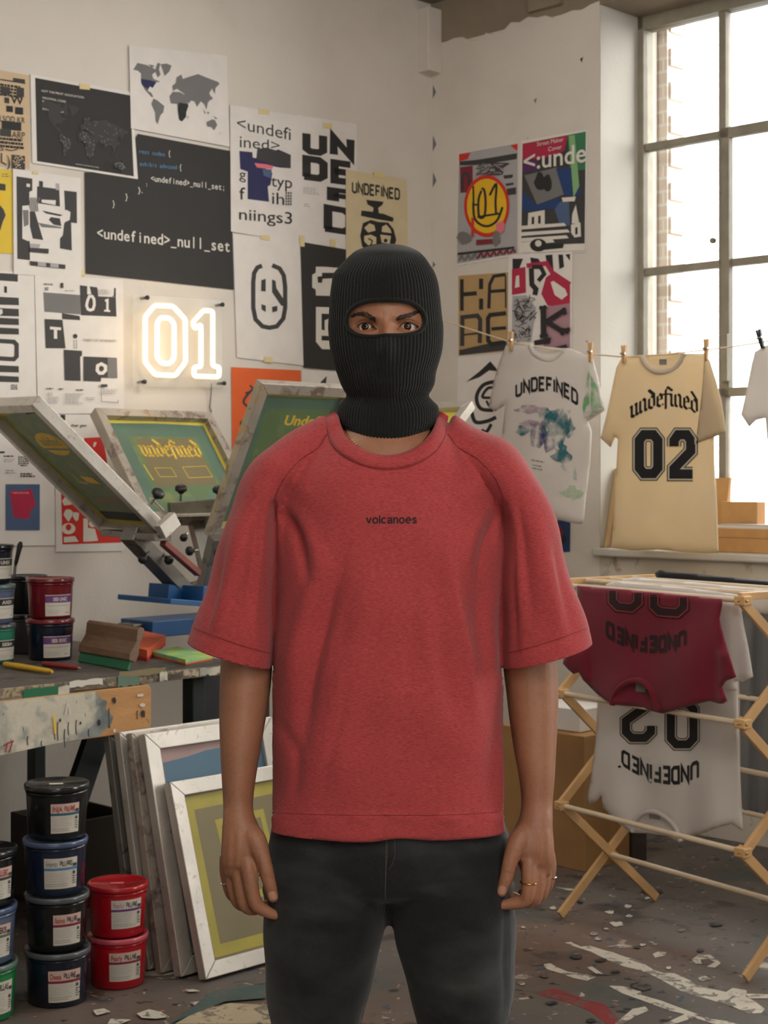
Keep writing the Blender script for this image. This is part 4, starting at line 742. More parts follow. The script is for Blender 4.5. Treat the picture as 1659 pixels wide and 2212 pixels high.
# ---------------------------------------------------------------- workbench
DB = O45; NB = E45                                           # along the bench, and out of its front towards the room
def bench_pt(x, back, z): return Vector((x, x+5.7, z))-NB*back      # x of a point of the front edge line
wb = thing('workbench', 'paint-spattered workbench along the poster wall carrying tubs and the press', 'workbench', bench_pt(-1.2, 0.6, 0))
L0, L1 = -1.9, -0.44; BL = (L1-L0)*math.sqrt(2)
mb = MB(); mb.boxv(bench_pt(L0, 0, 0.822), DB*BL, -NB*1.12, (0, 0, 0.028), 'bench_top')
EDGE = Plane(NB, bench_pt(-1, 0, 0.8))
a = Art(); random.seed(11)
for (x0, y0, x1, y1, mm) in ((-4, 1508, 48, 1528, 'floor_cream'), (50, 1490, 128, 1512, 'squeegee_green'), (126, 1483, 150, 1505, 'apron_paint'), (150, 1472, 222, 1486, 'label_white'), (255, 1460, 300, 1484, 'emulsion_teal'), (258, 1452, 358, 1464, 'emulsion_olive'), (345, 1452, 362, 1472, 'apron_paint'), (395, 1448, 430, 1464, 'floor_cream'), (432, 1444, 476, 1460, 'apron_paint')):
    s_ = -0.105; ps = [(x0+(x1-x0)*t, y0+s_*(x1-x0)*t+random.uniform(-1.5, 1.5)) for t in np.linspace(0, 1, 9)]+[(x0+(x1-x0)*t, y1+s_*(x1-x0)*t+random.uniform(-2.5, 2.5)) for t in np.linspace(1, 0, 9)]; a.poly(ps, mm)
a.text('OWE', (362, 1469), (392, 1464), 11, 11, 'ink_dark', bold=0.03)
mb.boxv(bench_pt(L0, -0.002, 0.820), DB*BL, -NB*0.004, (0, 0, 0.030), 'bench_edge'); a.lay(mb, EDGE, 0.004)
mb.build('tabletop', wb, bevel=0.003, fix=False)
APR = Plane(NB, bench_pt(-1, -0.008, 0.8)); mb = MB()
def apx(px): a_ = (px-CX)/F; d = 5.7-0.008*1.414; Y = d/(1-a_); return a_*Y
xr = apx(322); zt, zb = 0.816, 0.674
pts = [bench_pt(L0, -0.008, zb), bench_pt(xr-0.016, -0.008, zb), bench_pt(xr-0.004, -0.008, zb+0.006), bench_pt(xr, -0.008, zb+0.02), bench_pt(xr, -0.008, zt-0.012), bench_pt(xr-0.006, -0.008, zt-0.002), bench_pt(xr-0.012, -0.008, zt), bench_pt(L0, -0.008, zt)]
mb.prism(pts, -NB*0.03, 'apron_wood')
a = Art(); random.seed(5)
edge = [(-40, 1521), (60, 1510), (140, 1501), (205, 1494), (216, 1497), (206, 1500), (232, 1515), (228, 1530), (245, 1548), (240, 1566), (222, 1580), (216, 1590), (120, 1606), (0, 1632), (-40, 1640)]
a.poly(edge, 'apron_paint')
for x, y, l_ in ((236, 1530, 40), (118, 1548, 50), (148, 1560, 28), (165, 1555, 32), (192, 1575, 16), (140, 1575, 40), (297, 1535, 18), (125, 1560, 40), (60, 1590, 20), (90, 1600, 12)): a.curve([(x, y), (x-1, y+l_*0.5), (x+0.5, y+l_)], 2.2, 'ink_dark')
for x, y, r in ((247, 1512, 4), (214, 1562, 4), (309, 1542, 5), (130, 1556, 2.5), (174, 1562, 2), (236, 1570, 2)): a.blob((x, y), r, r*1.7, 'ink_black', 9)
a.curve([(141, 1545), (147, 1520), (152, 1545)], 3, 'label_white').circle((308, 1523), 6, 4, 'label_white').rect(297, 1500, 310, 1505, 'label_white', -0.1).curve([(117, 1545), (120, 1585)], 5, 'emulsion_ochre').curve([(8, 1612), (16, 1606), (30, 1600)], 3, 'label_red').curve([(16, 1606), (12, 1625)], 3, 'label_red').curve([(27, 1602), (20, 1626)], 3, 'label_red').rect(245, 1575, 250, 1582, 'label_white')
a.lay(mb, APR, 0.0006); mb.build('apron_board', wb, bevel=0.002, fix=False)
mb = MB()
for x, bk in ((-0.55, 0.10), (-0.55, 1.03), (-1.8, 0.25), (-1.8, 1.03)):
    g = MB(); g.boxv(bench_pt(x, bk, 0), DB*0.05, -NB*0.05, (0, 0, 0.822), 'dark_green_steel'); g.build('leg', wb, bevel=0.004)
g = MB(); p, q = P(215, 1590, 5.25), P(176, 1706, 5.1); d = (q-p)*1.9; g.boxv(p+(p-q)*0.2-DB*0.045, d, DB*0.09, -NB*0.03, 'dark_green_steel'); g.build('brace', wb)
g = MB(); g.boxv(bench_pt(-1.8, 1.05, 0.70), DB*1.75, -NB*0.03, (0, 0, 0.10), 'dark_green_steel'); g.build('rail', wb)
g = MB(); g.boxv(bench_pt(L0, 1.095, 0.85), DB*BL, -NB*0.02, (0, 0, 0.025), 'card_edge'); g.build('back_batten', wb, bevel=0.003)
# ---------------------------------------------------------------- ink tubs and buckets
def bucket(name, label, cat, x, y, z, r, h, body, lid, art, la=0.35, lw=1.15, l0=0.25, l1=0.78, group=None, lid2=None, lidmark=None):
    """tapered plastic bucket with a rimmed lid and a paper label; la = angle of the label from the line to the lens"""
    t = thing(name, label, cat, (x, y, z), group)
    ang0 = math.atan2(-y, -x); rb = r*0.88
    mb = MB(); mb.lathe([(0, 0.003), (rb-0.006, 0), (rb, 0.005), (r*0.945, h*0.80), (r*0.955, h*0.84), (r*0.97, h*0.845), (r*0.97, h*0.87), (r*0.95, h*0.875), (r*0.95, h*0.97), (0, h*0.97)], body, 48); mb.build('tub', t, local=True)
    mb = MB(); mb.lathe([(r*0.965, h*0.90), (r, h*0.90), (r*1.01, h*0.925), (r*1.01, h*0.985), (r*0.99, h), (r*0.93, h), (r*0.91, h*0.975), (0, h*0.972)], lid, 48); ld = mb.build('lid', t, local=True)
    if lidmark:
        g = MB(); c = Vector((0, 0, h*0.977)); d = Vector((math.cos(ang0), math.sin(ang0), 0)); e = Vector((-d.y, d.x, 0)); g.prism([c+d*a_+e*b_ for a_, b_ in ((-.004, -.022), (.012, -.020), (.014, .016), (-.002, .018))], (0, 0, 0.0006), lidmark); g.build('lid_sticker', ld, local=True)
    def surf(px, py, off=0.0):
        a_ = ang0+la+(px/100-0.5)*lw; zz_ = h*(l1-(py/60)*(l1-l0)); rr = rb+(r*0.945-rb)*(zz_-0.005)/(h*0.8)+0.0008+off
        return Vector((rr*math.cos(a_), rr*math.sin(a_), zz_))
    mb = MB(); A = Art(); A.rect(0, 0, 100, 60, 'label_white'); A.items += art.items
    for k, (_, _, polys, mm) in enumerate(A.items):
        v2, fs = tess(polys, 4); mb.add([surf(px, py, k*0.00015) for px, py in v2], fs, mm)
    mb.build('paper_label', t, local=True); return t
def label_art(word, pre, band, title='ink_dark', premat='label_red', top='label_pink', purple=False, seed=0):
    random.seed(seed); a = Art()
    if purple:
        a.rect(0, 2, 100, 22, band).text(word, (26, 17), (78, 17), 9.5, 9.5, 'label_white', 'sans', 0.035).lines(6, 30, 92, 1, 4, 'ink_grey', 1.2).lines(6, 44, 60, 3, 4, 'ink_light', 1).lines(70, 50, 94, 1, 3, 'ink_grey', 2)
    else:
        a.rect(0, 0, 100, 19, top).text(pre, (6, 16), (38, 16), 10, 10, premat, 'sans', 0.02).text(word, (45, 16), (82, 16), 11, 11, title, 'block' if all(c in BLOCK for c in word) else 'sans', 0.03, thick=0.2).rect(0, 19, 100, 24, band)
        a.rect(84, 12, 98, 18, 'ink_dark').lines(4, 28, 80, 5, 4, 'ink_light', 1).lines(4, 50, 78, 2, 4, 'ink_grey', 1).rect(84, 27, 92, 33, 'ink_dark').lines(84, 36, 97, 4, 4.5, 'ink_dark', 2, 0).lines(6, 4, 30, 1, 3, 'ink_light', 1)
    return a
GA = 'ink buckets stacked on the floor under the bench'; GT = 'ink tubs on the workbench'
ax, ay = -0.911, 4.48
bucket('ink_bucket', 'black ink bucket with a glossy black lid, topmost of the four-high dark stack', 'bucket', ax, ay, 0.456, 0.089, 0.150, 'plastic_black', 'lid_black', label_art('PULANE', 'INJA', 'ink_teal', title='label_red', seed=1), 0.30, 1.0, 0.16, 0.70, GA, lidmark='label_white')
bucket('ink_bucket', 'navy ink bucket with slate blue rim and pale blue label stripe in the dark stack', 'bucket', ax-0.004, ay, 0.304, 0.089, 0.150, 'plastic_navy', 'lid_slate', label_art('PILLARO', 'Intento', 'ink_blue', premat='ink_grey', top='label_white', seed=2), 0.20, 1.15, 0.16, 0.72, GA)
bucket('ink_bucket', 'black ink bucket with grey rim directly below the navy bucket in the stack', 'bucket', ax, ay, 0.152, 0.089, 0.150, 'plastic_black', 'lid_grey', label_art('PALLAR', 'Batinos', 'ink_maroon', seed=3), 0.38, 1.0, 0.14, 0.70, GA)
bucket('ink_bucket', 'black ink bucket standing on the floor, lowest of the four-high dark stack', 'bucket', ax+0.002, ay, 0.0, 0.091, 0.150, 'plastic_darknavy', 'lid_grey', label_art('PILLANE', 'Deesa', 'ink_maroon', seed=4), 0.25, 1.1, 0.12, 0.70, GA)
rx, ry = -0.767, 4.635
bucket('ink_bucket', 'bright red ink bucket with shiny red lid, upper of the two red ones', 'bucket', rx, ry, 0.146, 0.087, 0.145, 'plastic_red', 'lid_red', label_art('PILLANE', 'Pearlul', 'label_purple', premat='ink_mauve', top='label_white', seed=5), 0.35, 1.15, 0.20, 0.76, GA, lidmark='ink_pink')
bucket('ink_bucket', 'bright red ink bucket on the floor beneath the other red bucket', 'bucket', rx, ry, 0.0, 0.087, 0.145, 'plastic_red', 'lid_pink', label_art('PILLNE', 'Pearly', 'ink_maroon', seed=6), 0.30, 1.2, 0.18, 0.74, GA)
gx, gy = -1.082, 4.35
bucket('ink_bucket', 'black ink bucket at the left photo edge, topmost of the half visible stack', 'bucket', gx, gy, 0.304, 0.089, 0.150, 'plastic_black', 'lid_black', label_art('ALLEBC', 'Inja', 'ink_dark', title='label_red', seed=7), 0.5, 1.1, 0.16, 0.72, GA)
bucket('ink_bucket', 'slate blue ink bucket at the left photo edge between a black and a green bucket', 'bucket', gx-0.002, gy, 0.152, 0.090, 0.150, 'plastic_slate', 'lid_slate', label_art('ELEKIS', 'Ink', 'emulsion_teal', seed=8), 0.45, 1.1, 0.14, 0.72, GA)
bucket('ink_bucket', 'green ink bucket on the floor at the left photo edge', 'bucket', gx, gy, 0.0, 0.090, 0.150, 'plastic_green', 'lid_greygreen', label_art('PILLAS', 'Verde', 'dye_lightgreen', top='label_white', seed=9), 0.5, 1.1, 0.14, 0.72, GA)
dx, dy = -1.282, 5.26; ZB = 0.851
bucket('ink_tub', 'dark navy ink tub at the left photo edge, topmost of three on the bench', 'tub', dx-0.003, dy, ZB+0.258, 0.073, 0.127, 'plastic_darknavy', 'lid_black', label_art('UNIX', '', 'ink_black', purple=True, seed=10), 0.75, 1.2, 0.14, 0.66, GT)
bucket('ink_tub', 'grey-blue ink tub at the left photo edge, middle of three on the bench', 'tub', dx, dy, ZB+0.129, 0.076, 0.127, 'plastic_slate', 'lid_greygreen', label_art('AXIX', '', 'ink_black', purple=True, seed=11), 0.75, 1.2, 0.14, 0.66, GT)
bucket('ink_tub', 'sea green ink tub at the left photo edge standing on the bench top', 'tub', dx, dy, ZB, 0.078, 0.127, 'plastic_teal', 'lid_grey', label_art('SEBA', '', 'ink_black', purple=True, seed=12), 0.75, 1.2, 0.10, 0.60, GT)
ex, ey = -1.113, 5.365
bucket('ink_tub', 'dark red ink tub with purple label band stacked on the navy tub', 'tub', ex, ey, ZB+0.137, 0.079, 0.134, 'plastic_maroon', 'lid_maroon', label_art('SEB UNIC', '', 'label_purple', purple=True, seed=13), 0.45, 1.35, 0.08, 0.60, GT)
bucket('ink_tub', 'navy ink tub with reddish rim under the dark red tub on the bench', 'tub', ex, ey, ZB, 0.080, 0.135, 'plastic_darknavy', 'lid_maroon', label_art('SEB SIXIC', '', 'label_purple', purple=True, seed=14), 0.40, 1.4, 0.08, 0.60, GT)
fx, fy = -1.235, 5.56
bucket('ink_tub', 'black ink tub holding the palette knife, behind the dark red tub', 'tub', fx, fy, ZB+0.136, 0.070, 0.132, 'plastic_black', 'lid_black', label_art('INK', '', 'ink_black', purple=True, seed=15), 0.6, 1.0, 0.08, 0.6, GT)
bucket('ink_tub', 'black ink tub on the bench behind the navy tub, under the other black one', 'tub', fx, fy, ZB, 0.071, 0.134, 'plastic_smoke', 'lid_black', label_art('INK', '', 'ink_black', purple=True, seed=16), 0.6, 1.0, 0.08, 0.6, GT)
t = thing('palette_knife', 'palette knife with black handle standing on the black tub at the wall', 'palette knife', P(33, 1240, 5.53))
mb = MB(); A_, B_ = P(33, 1222, 5.53), P(45, 1170, 5.53); mb.tube([A_+(B_-A_)*k for k in (0, .12, .5, .85, 1.0)], [0.004, 0.007, 0.008, 0.010, 0.005], 'rubber_black', 12, flat=0.6); mb.build('handle', t)
mb = MB(); C_ = P(30, 1251, 5.53); mb.boxv(C_-Vector((0.005, 0, 0)), Vector((0.010, 0, 0)), (0, 0.0015, 0), A_-C_, 'steel_bright'); mb.build('blade', t)
# ---------------------------------------------------------------- things lying on the bench
BT = Plane((0, 0, 1), (0, 0, 0.8512))
t = thing('squeegee', 'wooden squeegee with a green rubber blade lying on the bench', 'squeegee', BT(225, 1440))
p0, p1 = BT(169, 1429), BT(277, 1449); ax_ = (p1-p0); up = (P(305, 1356, p1.y+0.05)-p1)*1.0; sd = ax_.normalized().cross(up.normalized()).normalized()*-1
if sd.y > 0: sd = -sd
def sq(prof, x0, x1, name, mm):
    mb = MB(); mb.prism([p0+ax_*x0+up*v+sd*u for u, v in prof], ax_*(x1-x0), mm); return mb.build(name, t, bevel=0.002)
sq([(-0.004, 0.0), (0.004, 0.0), (0.004, 0.5), (-0.004, 0.5)], 0, 1, 'rubber_blade', 'squeegee_green')
sq([(-0.014, 0.22), (0.012, 0.22), (0.016, 0.36), (0.010, 0.52), (0.006, 0.66), (0.010, 0.80), (0.014, 0.92), (0.008, 1.0), (-0.008, 1.0), (-0.014, 0.92), (-0.012, 0.75), (-0.010, 0.6), (-0.016, 0.42)], 0.0, 1.02, 'wooden_grip', 'walnut')
def pad(c, r_, l_, hgt, mats, name, label):
    t = thing(name, label, 'note pad', BT(*c)); a_, b_, c_ = BT(*c), BT(*r_), BT(*l_)
    g = MB(); g.boxv(a_, b_-a_, c_-a_, (0, 0, hgt*0.25), mats[1]); g.build('card_back', t)
    g = MB(); g.boxv(a_+Vector((0, 0, hgt*0.25)), b_-a_, c_-a_, (0, 0, hgt*0.75), mats[0]); g.build('sheet_block', t, bevel=0.001)
pad((401, 1436), (459, 1425), (326, 1417), 0.017, ('pad_green', 'pad_orange'), 'note_pad', 'thin pad of pale green and yellow notes by the bench edge')
pad((318, 1428), (358, 1394), (270, 1416), 0.036, ('pad_orange', 'pad_red'), 'note_pad', 'thick orange and red pad just right of the squeegee')
def pen(a_, b_, mm, tip, label, r=0.010):
    t = thing('ink_marker', label, 'marker', BT(*a_)); p, q = BT(*a_)+Vector((0, 0, r)), BT(*b_)+Vector((0, 0, r)); d = (q-p)
    g = MB(); g.tube([p, p+d*0.04, p+d*0.35, p+d*0.93, q], [r*0.5, r*0.9, r, r*0.8, r*0.45], mm, 14); g.build('barrel', t)
    if tip: g = MB(); g.tube([q-d*0.01, q+d*0.08], [r*0.35, r*0.15], 'steel_bright', 8); g.build('tip', t)
pen((8, 1441), (113, 1458), 'pen_yellow', False, 'yellow marker lying on the bench front')
pen((92, 1440), (169, 1450), 'pen_red', True, 'dark red marker with a metal tip beside the yellow marker')

# ---------------------------------------------------------------- screen frames
def screen(label, o, ex, ey, n, w, art, mats=('aluminium', 'mesh_yellow'), recess=0.6, group=None, lay_step=None, loc=None):
    """rectangular stretched screen: o = upper left corner of the near face, ex across, ey down, n away from the viewer (thickness)"""
    o, ex, ey, n = map(Vector, (o, ex, ey, n)); t = thing('silk_screen', label, 'silk screen', loc if loc is not None else o+ey, group)
    ux, uy = ex.normalized(), ey.normalized(); mb = MB()
    for a_, b_, c_, d_ in ((o, ux*w+uy*w, ex-ux*w+uy*w, ex), (o+ex, -ux*w+uy*w, ey-ux*w-uy*w, ey), (o+ex+ey, -ux*w-uy*w, -ex+ux*w-uy*w, -ex), (o+ey, ux*w-uy*w, -ey+ux*w+uy*w, -ey)):
        q = [a_, a_+d_, a_+c_, a_+b_]; mb.prism(q, n, mats[0])
    mb.build('frame', t, bevel=0.0025)
    nn = n.normalized(); s0 = o+n*recess
    def loc_(px, py, off=0.0): return s0+ex*(px/100)+ey*(py/100)-nn*off
    mb = MB(); i0, i1 = w*0.6/ex.length*100, w*0.6/ey.length*100
    mb.prism([loc_(x, y, 0) for x, y in ((i0, i1), (100-i0, i1), (100-i0, 100-i1), (i0, 100-i1))], nn*0.001, mats[1])
    art.lay(mb, loc_, 0.0006, 0.0002); mb.build('mesh_panel', t, fix=False); return t
GS = 'silk screens clamped on the press'
C_ = P(359, 1169, 5.3); eL, eW, eT = Vector((-0.382, -0.278, 0.436)), Vector((-0.286, 0.411, 0.012)), Vector((0.023, 0.015, 0.030))
a = Art(); random.seed(21)
a.poly([(12, 12), (50, 9), (88, 12), (90, 40), (91, 70), (88, 90), (50, 86), (15, 90), (11, 60), (10, 30)], 'emulsion_green').circle((50, 33), 22, 8.5, 'emulsion_ochre', 24).text('undefined', (34, 34), (66, 34), 4, 4, 'emulsion_green', 'blackletter', thick=0.16).rect(30, 36, 70, 37.5, 'emulsion_green')
a.stroke([(34, 56), (33, 62), (44, 63)], 1.2, 'emulsion_ochre').poly([(44, 57), (62, 58), (66, 63), (46, 62)], 'emulsion_ochre').poly([(24, 74), (80, 73), (81, 78), (25, 80)], 'emulsion_olive').poly([(16, 86), (84, 85), (84, 91), (16, 92)], 'ink_dark').stroke([(58, 10), (76, 9), (80, 11)], 1.5, 'ink_black')
screen('steeply tilted silk screen with green emulsion seen from below at the left', C_+eL+eW, -eW, -eL, eT, 0.035, a, ('aluminium', 'mesh_yellow'), 0.75, GS)
o = P(205, 880, 6.0); eW2, eL2 = Vector((0.393, 0.378, 0.0)), Vector((0.193, -0.192, -0.343))*1.2; n2 = Vector((-0.025, 0.024, -0.028))
a = Art(); a.poly([(9, 10), (50, 9), (91, 10), (90, 60), (90, 93), (10, 93), (9, 50)], 'emulsion_teal').poly([(20, 22), (80, 21), (80, 88), (20, 88)], 'emulsion_green').poly([(26, 24), (76, 23), (77, 66), (24, 68)], 'emulsion_olive')
a.text('undefined', (25, 40), (77, 40), 10, 10, 'emulsion_ochre', 'blackletter', thick=0.2)
a.stroke([(22, 48), (24, 62)], 0.8, 'emulsion_ochre').stroke([(26, 60), (40, 61)], 0.5, 'emulsion_ochre').stroke([(52, 48), (75, 48), (76, 60), (52, 60)], 0.4, 'emulsion_ochre', True).rect(36, 50, 46, 57, 'emulsion_ochre') if False else None
a.stroke([(22, 48), (24, 62)], 0.9, 'emulsion_ochre').stroke([(54, 50), (75, 49), (76, 59), (55, 60)], 0.5, 'emulsion_ochre', True).stroke([(30, 51), (44, 51), (45, 59), (31, 59)], 0.5, 'emulsion_ochre', True)
screen('silk screen reading undefined in yellow, leaning back below the neon sign', o, eW2, eL2, n2, 0.036, a, ('aluminium_stained', 'mesh_yellow'), 0.6, GS)
o = P(566, 828, 5.4); eW3, eL3 = Vector((0.315, 0.315, 0.0)), Vector((-0.2, 0.2, -0.526)); n3 = eW3.cross(eL3).normalized()*0.034
if n3.y < 0: n3 = -n3
a = Art(); a.poly([(10, 9), (91, 9), (91, 91), (10, 91)], 'emulsion_teal').poly([(18, 17), (84, 16), (82, 84), (20, 85)], 'emulsion_green').text('Undefi', (40, 27), (78, 27), 6, 6, 'emulsion_ochre', bold=0.03).text('0', (26, 60), (34, 60), 7, 7, 'emulsion_ochre', bold=0.04)
for (x0, y0, x1, y1, mm) in ((40, 2, 52, 1.2, 'ink_pink'), (55, 4, 66, 2, 'press_blue'), (62, 2, 74, 5, 'pad_red')): a.stroke([(x0, y0), (x1, y1)], 0.9, mm)
screen('tall silk screen standing left of the masked man in front of the orange poster', o, eW3, eL3, n3, 0.04, a, ('aluminium_stained', 'mesh_yellow'), 0.6, GS)
o = P(925, 856, 6.05); eW4 = P(1012, 856, 6.15)-o; eL4 = P(930, 965, 5.85)-P(1012, 856, 6.15)
a = Art()
ee = Vector((-0.10, -0.13, -0.13))*1.6; c4 = P(1020, 866, 6.0); w4 = Vector((-0.28, 0.22, 0)); n4 = w4.cross(ee).normalized()*0.035
if n4.y < 0: n4 = -n4
screen('silk screen with a bright aluminium end poking out right of the mask', c4+w4, -w4, ee, n4, 0.035, a, ('aluminium', 'mesh_yellow'), 0.6, GS)
# ---------------------------------------------------------------- the press itself
pr = thing('printing_press', 'blue and grey rotary screen printing press on the bench behind the red sleeve', 'printing press', P(415, 1370, 5.75))
def bar(a_, b_, w, h, mm, name, roll=Vector((0, 0, 1)), bev=0.002):
    a_, b_ = Vector(a_), Vector(b_); d = (b_-a_).normalized(); s_ = d.cross(roll).normalized(); u_ = s_.cross(d).normalized(); g = MB(); g.boxv(a_-s_*w/2-u_*h/2, s_*w, u_*h, b_-a_, mm); return g.build(name, pr, bevel=bev)
hub = P(430, 1287, 5.72)
bar(P(278, 1152, 5.28), P(412, 1292, 5.62), 0.055, 0.05, 'grey_steel', 'arm'); bar(P(352, 1172, 5.25), P(428, 1238, 5.5), 0.022, 0.022, 'rust_red', 'spring_rod')
bar(P(236, 1150, 5.42), P(352, 1162, 5.22), 0.07, 0.02, 'grey_steel', 'clamp'); bar(P(345, 1150, 5.2), P(378, 1120, 5.25), 0.03, 0.05, 'aluminium', 'clamp')
bar(P(418, 1105, 6.0), P(462, 1285, 5.78), 0.05, 0.05, 'grey_steel', 'arm'); bar(P(366, 1102, 5.85), P(500, 1090, 6.0), 0.03, 0.055, 'grey_steel', 'clamp'); bar(P(366, 1114, 5.83), P(500, 1110, 5.98), 0.04, 0.012, 'aluminium', 'clamp')
bar(P(470, 1160, 5.6), P(440, 1285, 5.68), 0.05, 0.05, 'grey_steel', 'arm')
bar(hub+Vector((0.02, 0.05, 0.0)), c4+w4*0.75+ee*1.05+n4*0.5, 0.05, 0.04, 'grey_steel', 'arm')
bar(P(410, 1270, 5.9), P(445, 1262, 5.9), 0.03, 0.04, 'rust_red', 'spring_rod')
def knob(p, q, r, Y, big=True):
    """star knob at p on a stem from q"""
    a_, b_ = P(*p, Y), P(*q, Y+0.02); d = (a_-b_).normalized(); g = MB()
    g.lathe([(0, -0.012), (r*0.5, -0.012), (r*0.55, -0.004), (r, 0.0), (r, 0.010), (r*0.7, 0.016), (0, 0.017)], 'rubber_black', 18, a_, d); k = g.build('knob', pr)
    g = MB(); g.tube([b_, a_-d*0.01], 0.005, 'steel_bright', 8); g.build('knob_stem', k)
knob((340, 1068), (326, 1088), 0.022, 5.25); knob((391, 1058), (390, 1082), 0.022, 5.80); knob((471, 1060), (474, 1080), 0.020, 5.9); knob((310, 1206), (322, 1192), 0.016, 5.3); knob((363, 1208), (352, 1196), 0.016, 5.4); knob((412, 1190), (428, 1188), 0.017, 5.75); knob((398, 1160), (404, 1152), 0.014, 5.75)
bar(P(325, 1076, 5.28), P(352, 1104, 5.3), 0.02, 0.008, 'steel_bright', 'clamp_rod')
bar(P(310, 1294, 5.45), P(520, 1310, 5.75), 0.30, 0.018, 'press_blue', 'turntable')
bar(P(342, 1276, 5.5), P(372, 1278, 5.55), 0.10, 0.05, 'press_blue', 'pivot_block'); bar(P(412, 1282, 5.5), P(470, 1286, 5.6), 0.12, 0.055, 'press_blue', 'pivot_block')
g = MB(); g.lathe([(0, 0), (0.05, 0), (0.05, 0.11), (0, 0.11)], 'press_blue', 24, P(470, 1340, 5.8)); g.build('column', pr)
a_ = BT(328, 1378); g = MB(); g.boxv(a_, DB*0.42, -NB*0.20, (0, 0, 0.062), 'press_blue'); g.build('base', pr, bevel=0.004)
g = MB(); g.boxv(BT(288, 1378), DB*0.3, -NB*0.10, (0, 0, 0.05), 'grey_steel'); g.build('base', pr, bevel=0.004)
g = MB(); g.lathe([(0, 0), (0.035, 0), (0.02, 0.02), (0, 0.03)], 'grey_steel', 20, hub+Vector((0, 0, 0.03))); g.build('hub_cap', pr)
# ---------------------------------------------------------------- screens leaning under the bench
GL = 'silk screens leaning on the floor under the bench'
def leaner(bl, tl, width, thick, member, art, label, mats=('aluminium', 'mesh_yellow'), rec=0.35):
    b = FLOOR(*bl); k = (tl[0]-CX)/F; s_ = (k*b.y-b.x)/(-1-k); top = Vector((b.x-s_, b.y+s_, 0)); top.z = H-(tl[1]-HZ)/F*top.y
    ey = b-top; n_ = DB.cross(ey).normalized()*thick
    if n_.y < 0: n_ = -n_
    lift = Vector((0, 0, max(0.0, -n_.z)))
    return screen(label, top+lift, DB*width, ey, n_, member, art, mats, rec, GL, loc=b+DB*width/2)
a = Art(); a.poly([(9, 9), (91, 8), (91, 91), (9, 91)], 'tape_yellow').poly([(17, 16), (84, 15), (84, 85), (18, 85)], 'emulsion_olive').stroke([(34, 25), (72, 24), (74, 64), (38, 66)], 4, 'tape_yellow', True).poly([(37, 28), (70, 27), (72, 62), (40, 63)], 'emulsion_olive').blob((43, 66), 3, 2.5, 'emulsion_ochre')
leaner((445, 2124), (367, 1697), 0.46, 0.034, 0.045, a, 'front leaning silk screen with yellow tape border and olive mesh', ('aluminium', 'emulsion_olive'))
a = Art(); a.poly([(9, 6), (91, 6), (91, 92), (9, 92)], 'emulsion_mauve').poly([(12, 13), (30, 12), (45, 10.5), (90, 9.5), (90, 90), (12, 90)], 'emulsion_blue')
leaner((392, 2117), (312, 1592), 0.50, 0.036, 0.05, a, 'leaning silk screen with blue mesh behind the yellow taped one', ('aluminium', 'emulsion_blue'))
a = Art()
leaner((349, 2107), (284, 1588), 0.50, 0.03, 0.05, a, 'third leaning silk screen from the front, seen by its bare edge', ('aluminium_stained', 'emulsion_olive'))
leaner((322, 2100), (258, 1586), 0.50, 0.03, 0.05, a, 'fourth leaning silk screen from the front, seen by its narrow edge', ('aluminium', 'emulsion_olive'))
leaner((296, 2092), (234, 1590), 0.50, 0.03, 0.05, a, 'rearmost leaning silk screen with dark edge nearest the bench leg', ('grey_steel', 'emulsion_olive'))
# dark clutter under the bench
def crate(o_, ex, ey, ez, mm, name, label, cat='crate', lip=0.012):
    t = thing(name, label, cat, o_); o_, ex, ey, ez = map(Vector, (o_, ex, ey, ez)); g = MB(); ux, uy = ex.normalized()*lip, ey.normalized()*lip
    g.boxv(o_, ex, ey, ez*0.06, mm); g.build('bottom', t)
    for nm, a_, b_, c_ in (('side', o_, ex, uy), ('side', o_+ey-uy, ex, uy), ('side', o_, ux, ey), ('side', o_+ex-ux, ux, ey)):
        g = MB(); g.boxv(a_, b_, c_, ez, mm); g.build(nm, t, bevel=0.003)
    return t
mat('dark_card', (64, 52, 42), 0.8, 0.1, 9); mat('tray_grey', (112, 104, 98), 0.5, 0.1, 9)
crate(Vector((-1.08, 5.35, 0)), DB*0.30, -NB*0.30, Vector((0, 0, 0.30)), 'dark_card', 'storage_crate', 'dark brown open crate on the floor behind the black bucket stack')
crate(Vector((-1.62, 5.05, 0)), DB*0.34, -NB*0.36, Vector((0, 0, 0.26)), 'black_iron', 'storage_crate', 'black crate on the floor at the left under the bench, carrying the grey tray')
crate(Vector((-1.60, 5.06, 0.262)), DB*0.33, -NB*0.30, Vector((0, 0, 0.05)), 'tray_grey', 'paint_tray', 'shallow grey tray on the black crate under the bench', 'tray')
g = MB(); g.boxv(bench_pt(-0.52, 0.16, 0), DB*0.34, -NB*0.05, (0, 0, 0.80), 'black_iron'); tag(g.build('steel_panel', bevel=0.003), 'black steel panel standing under the right end of the bench', 'panel')
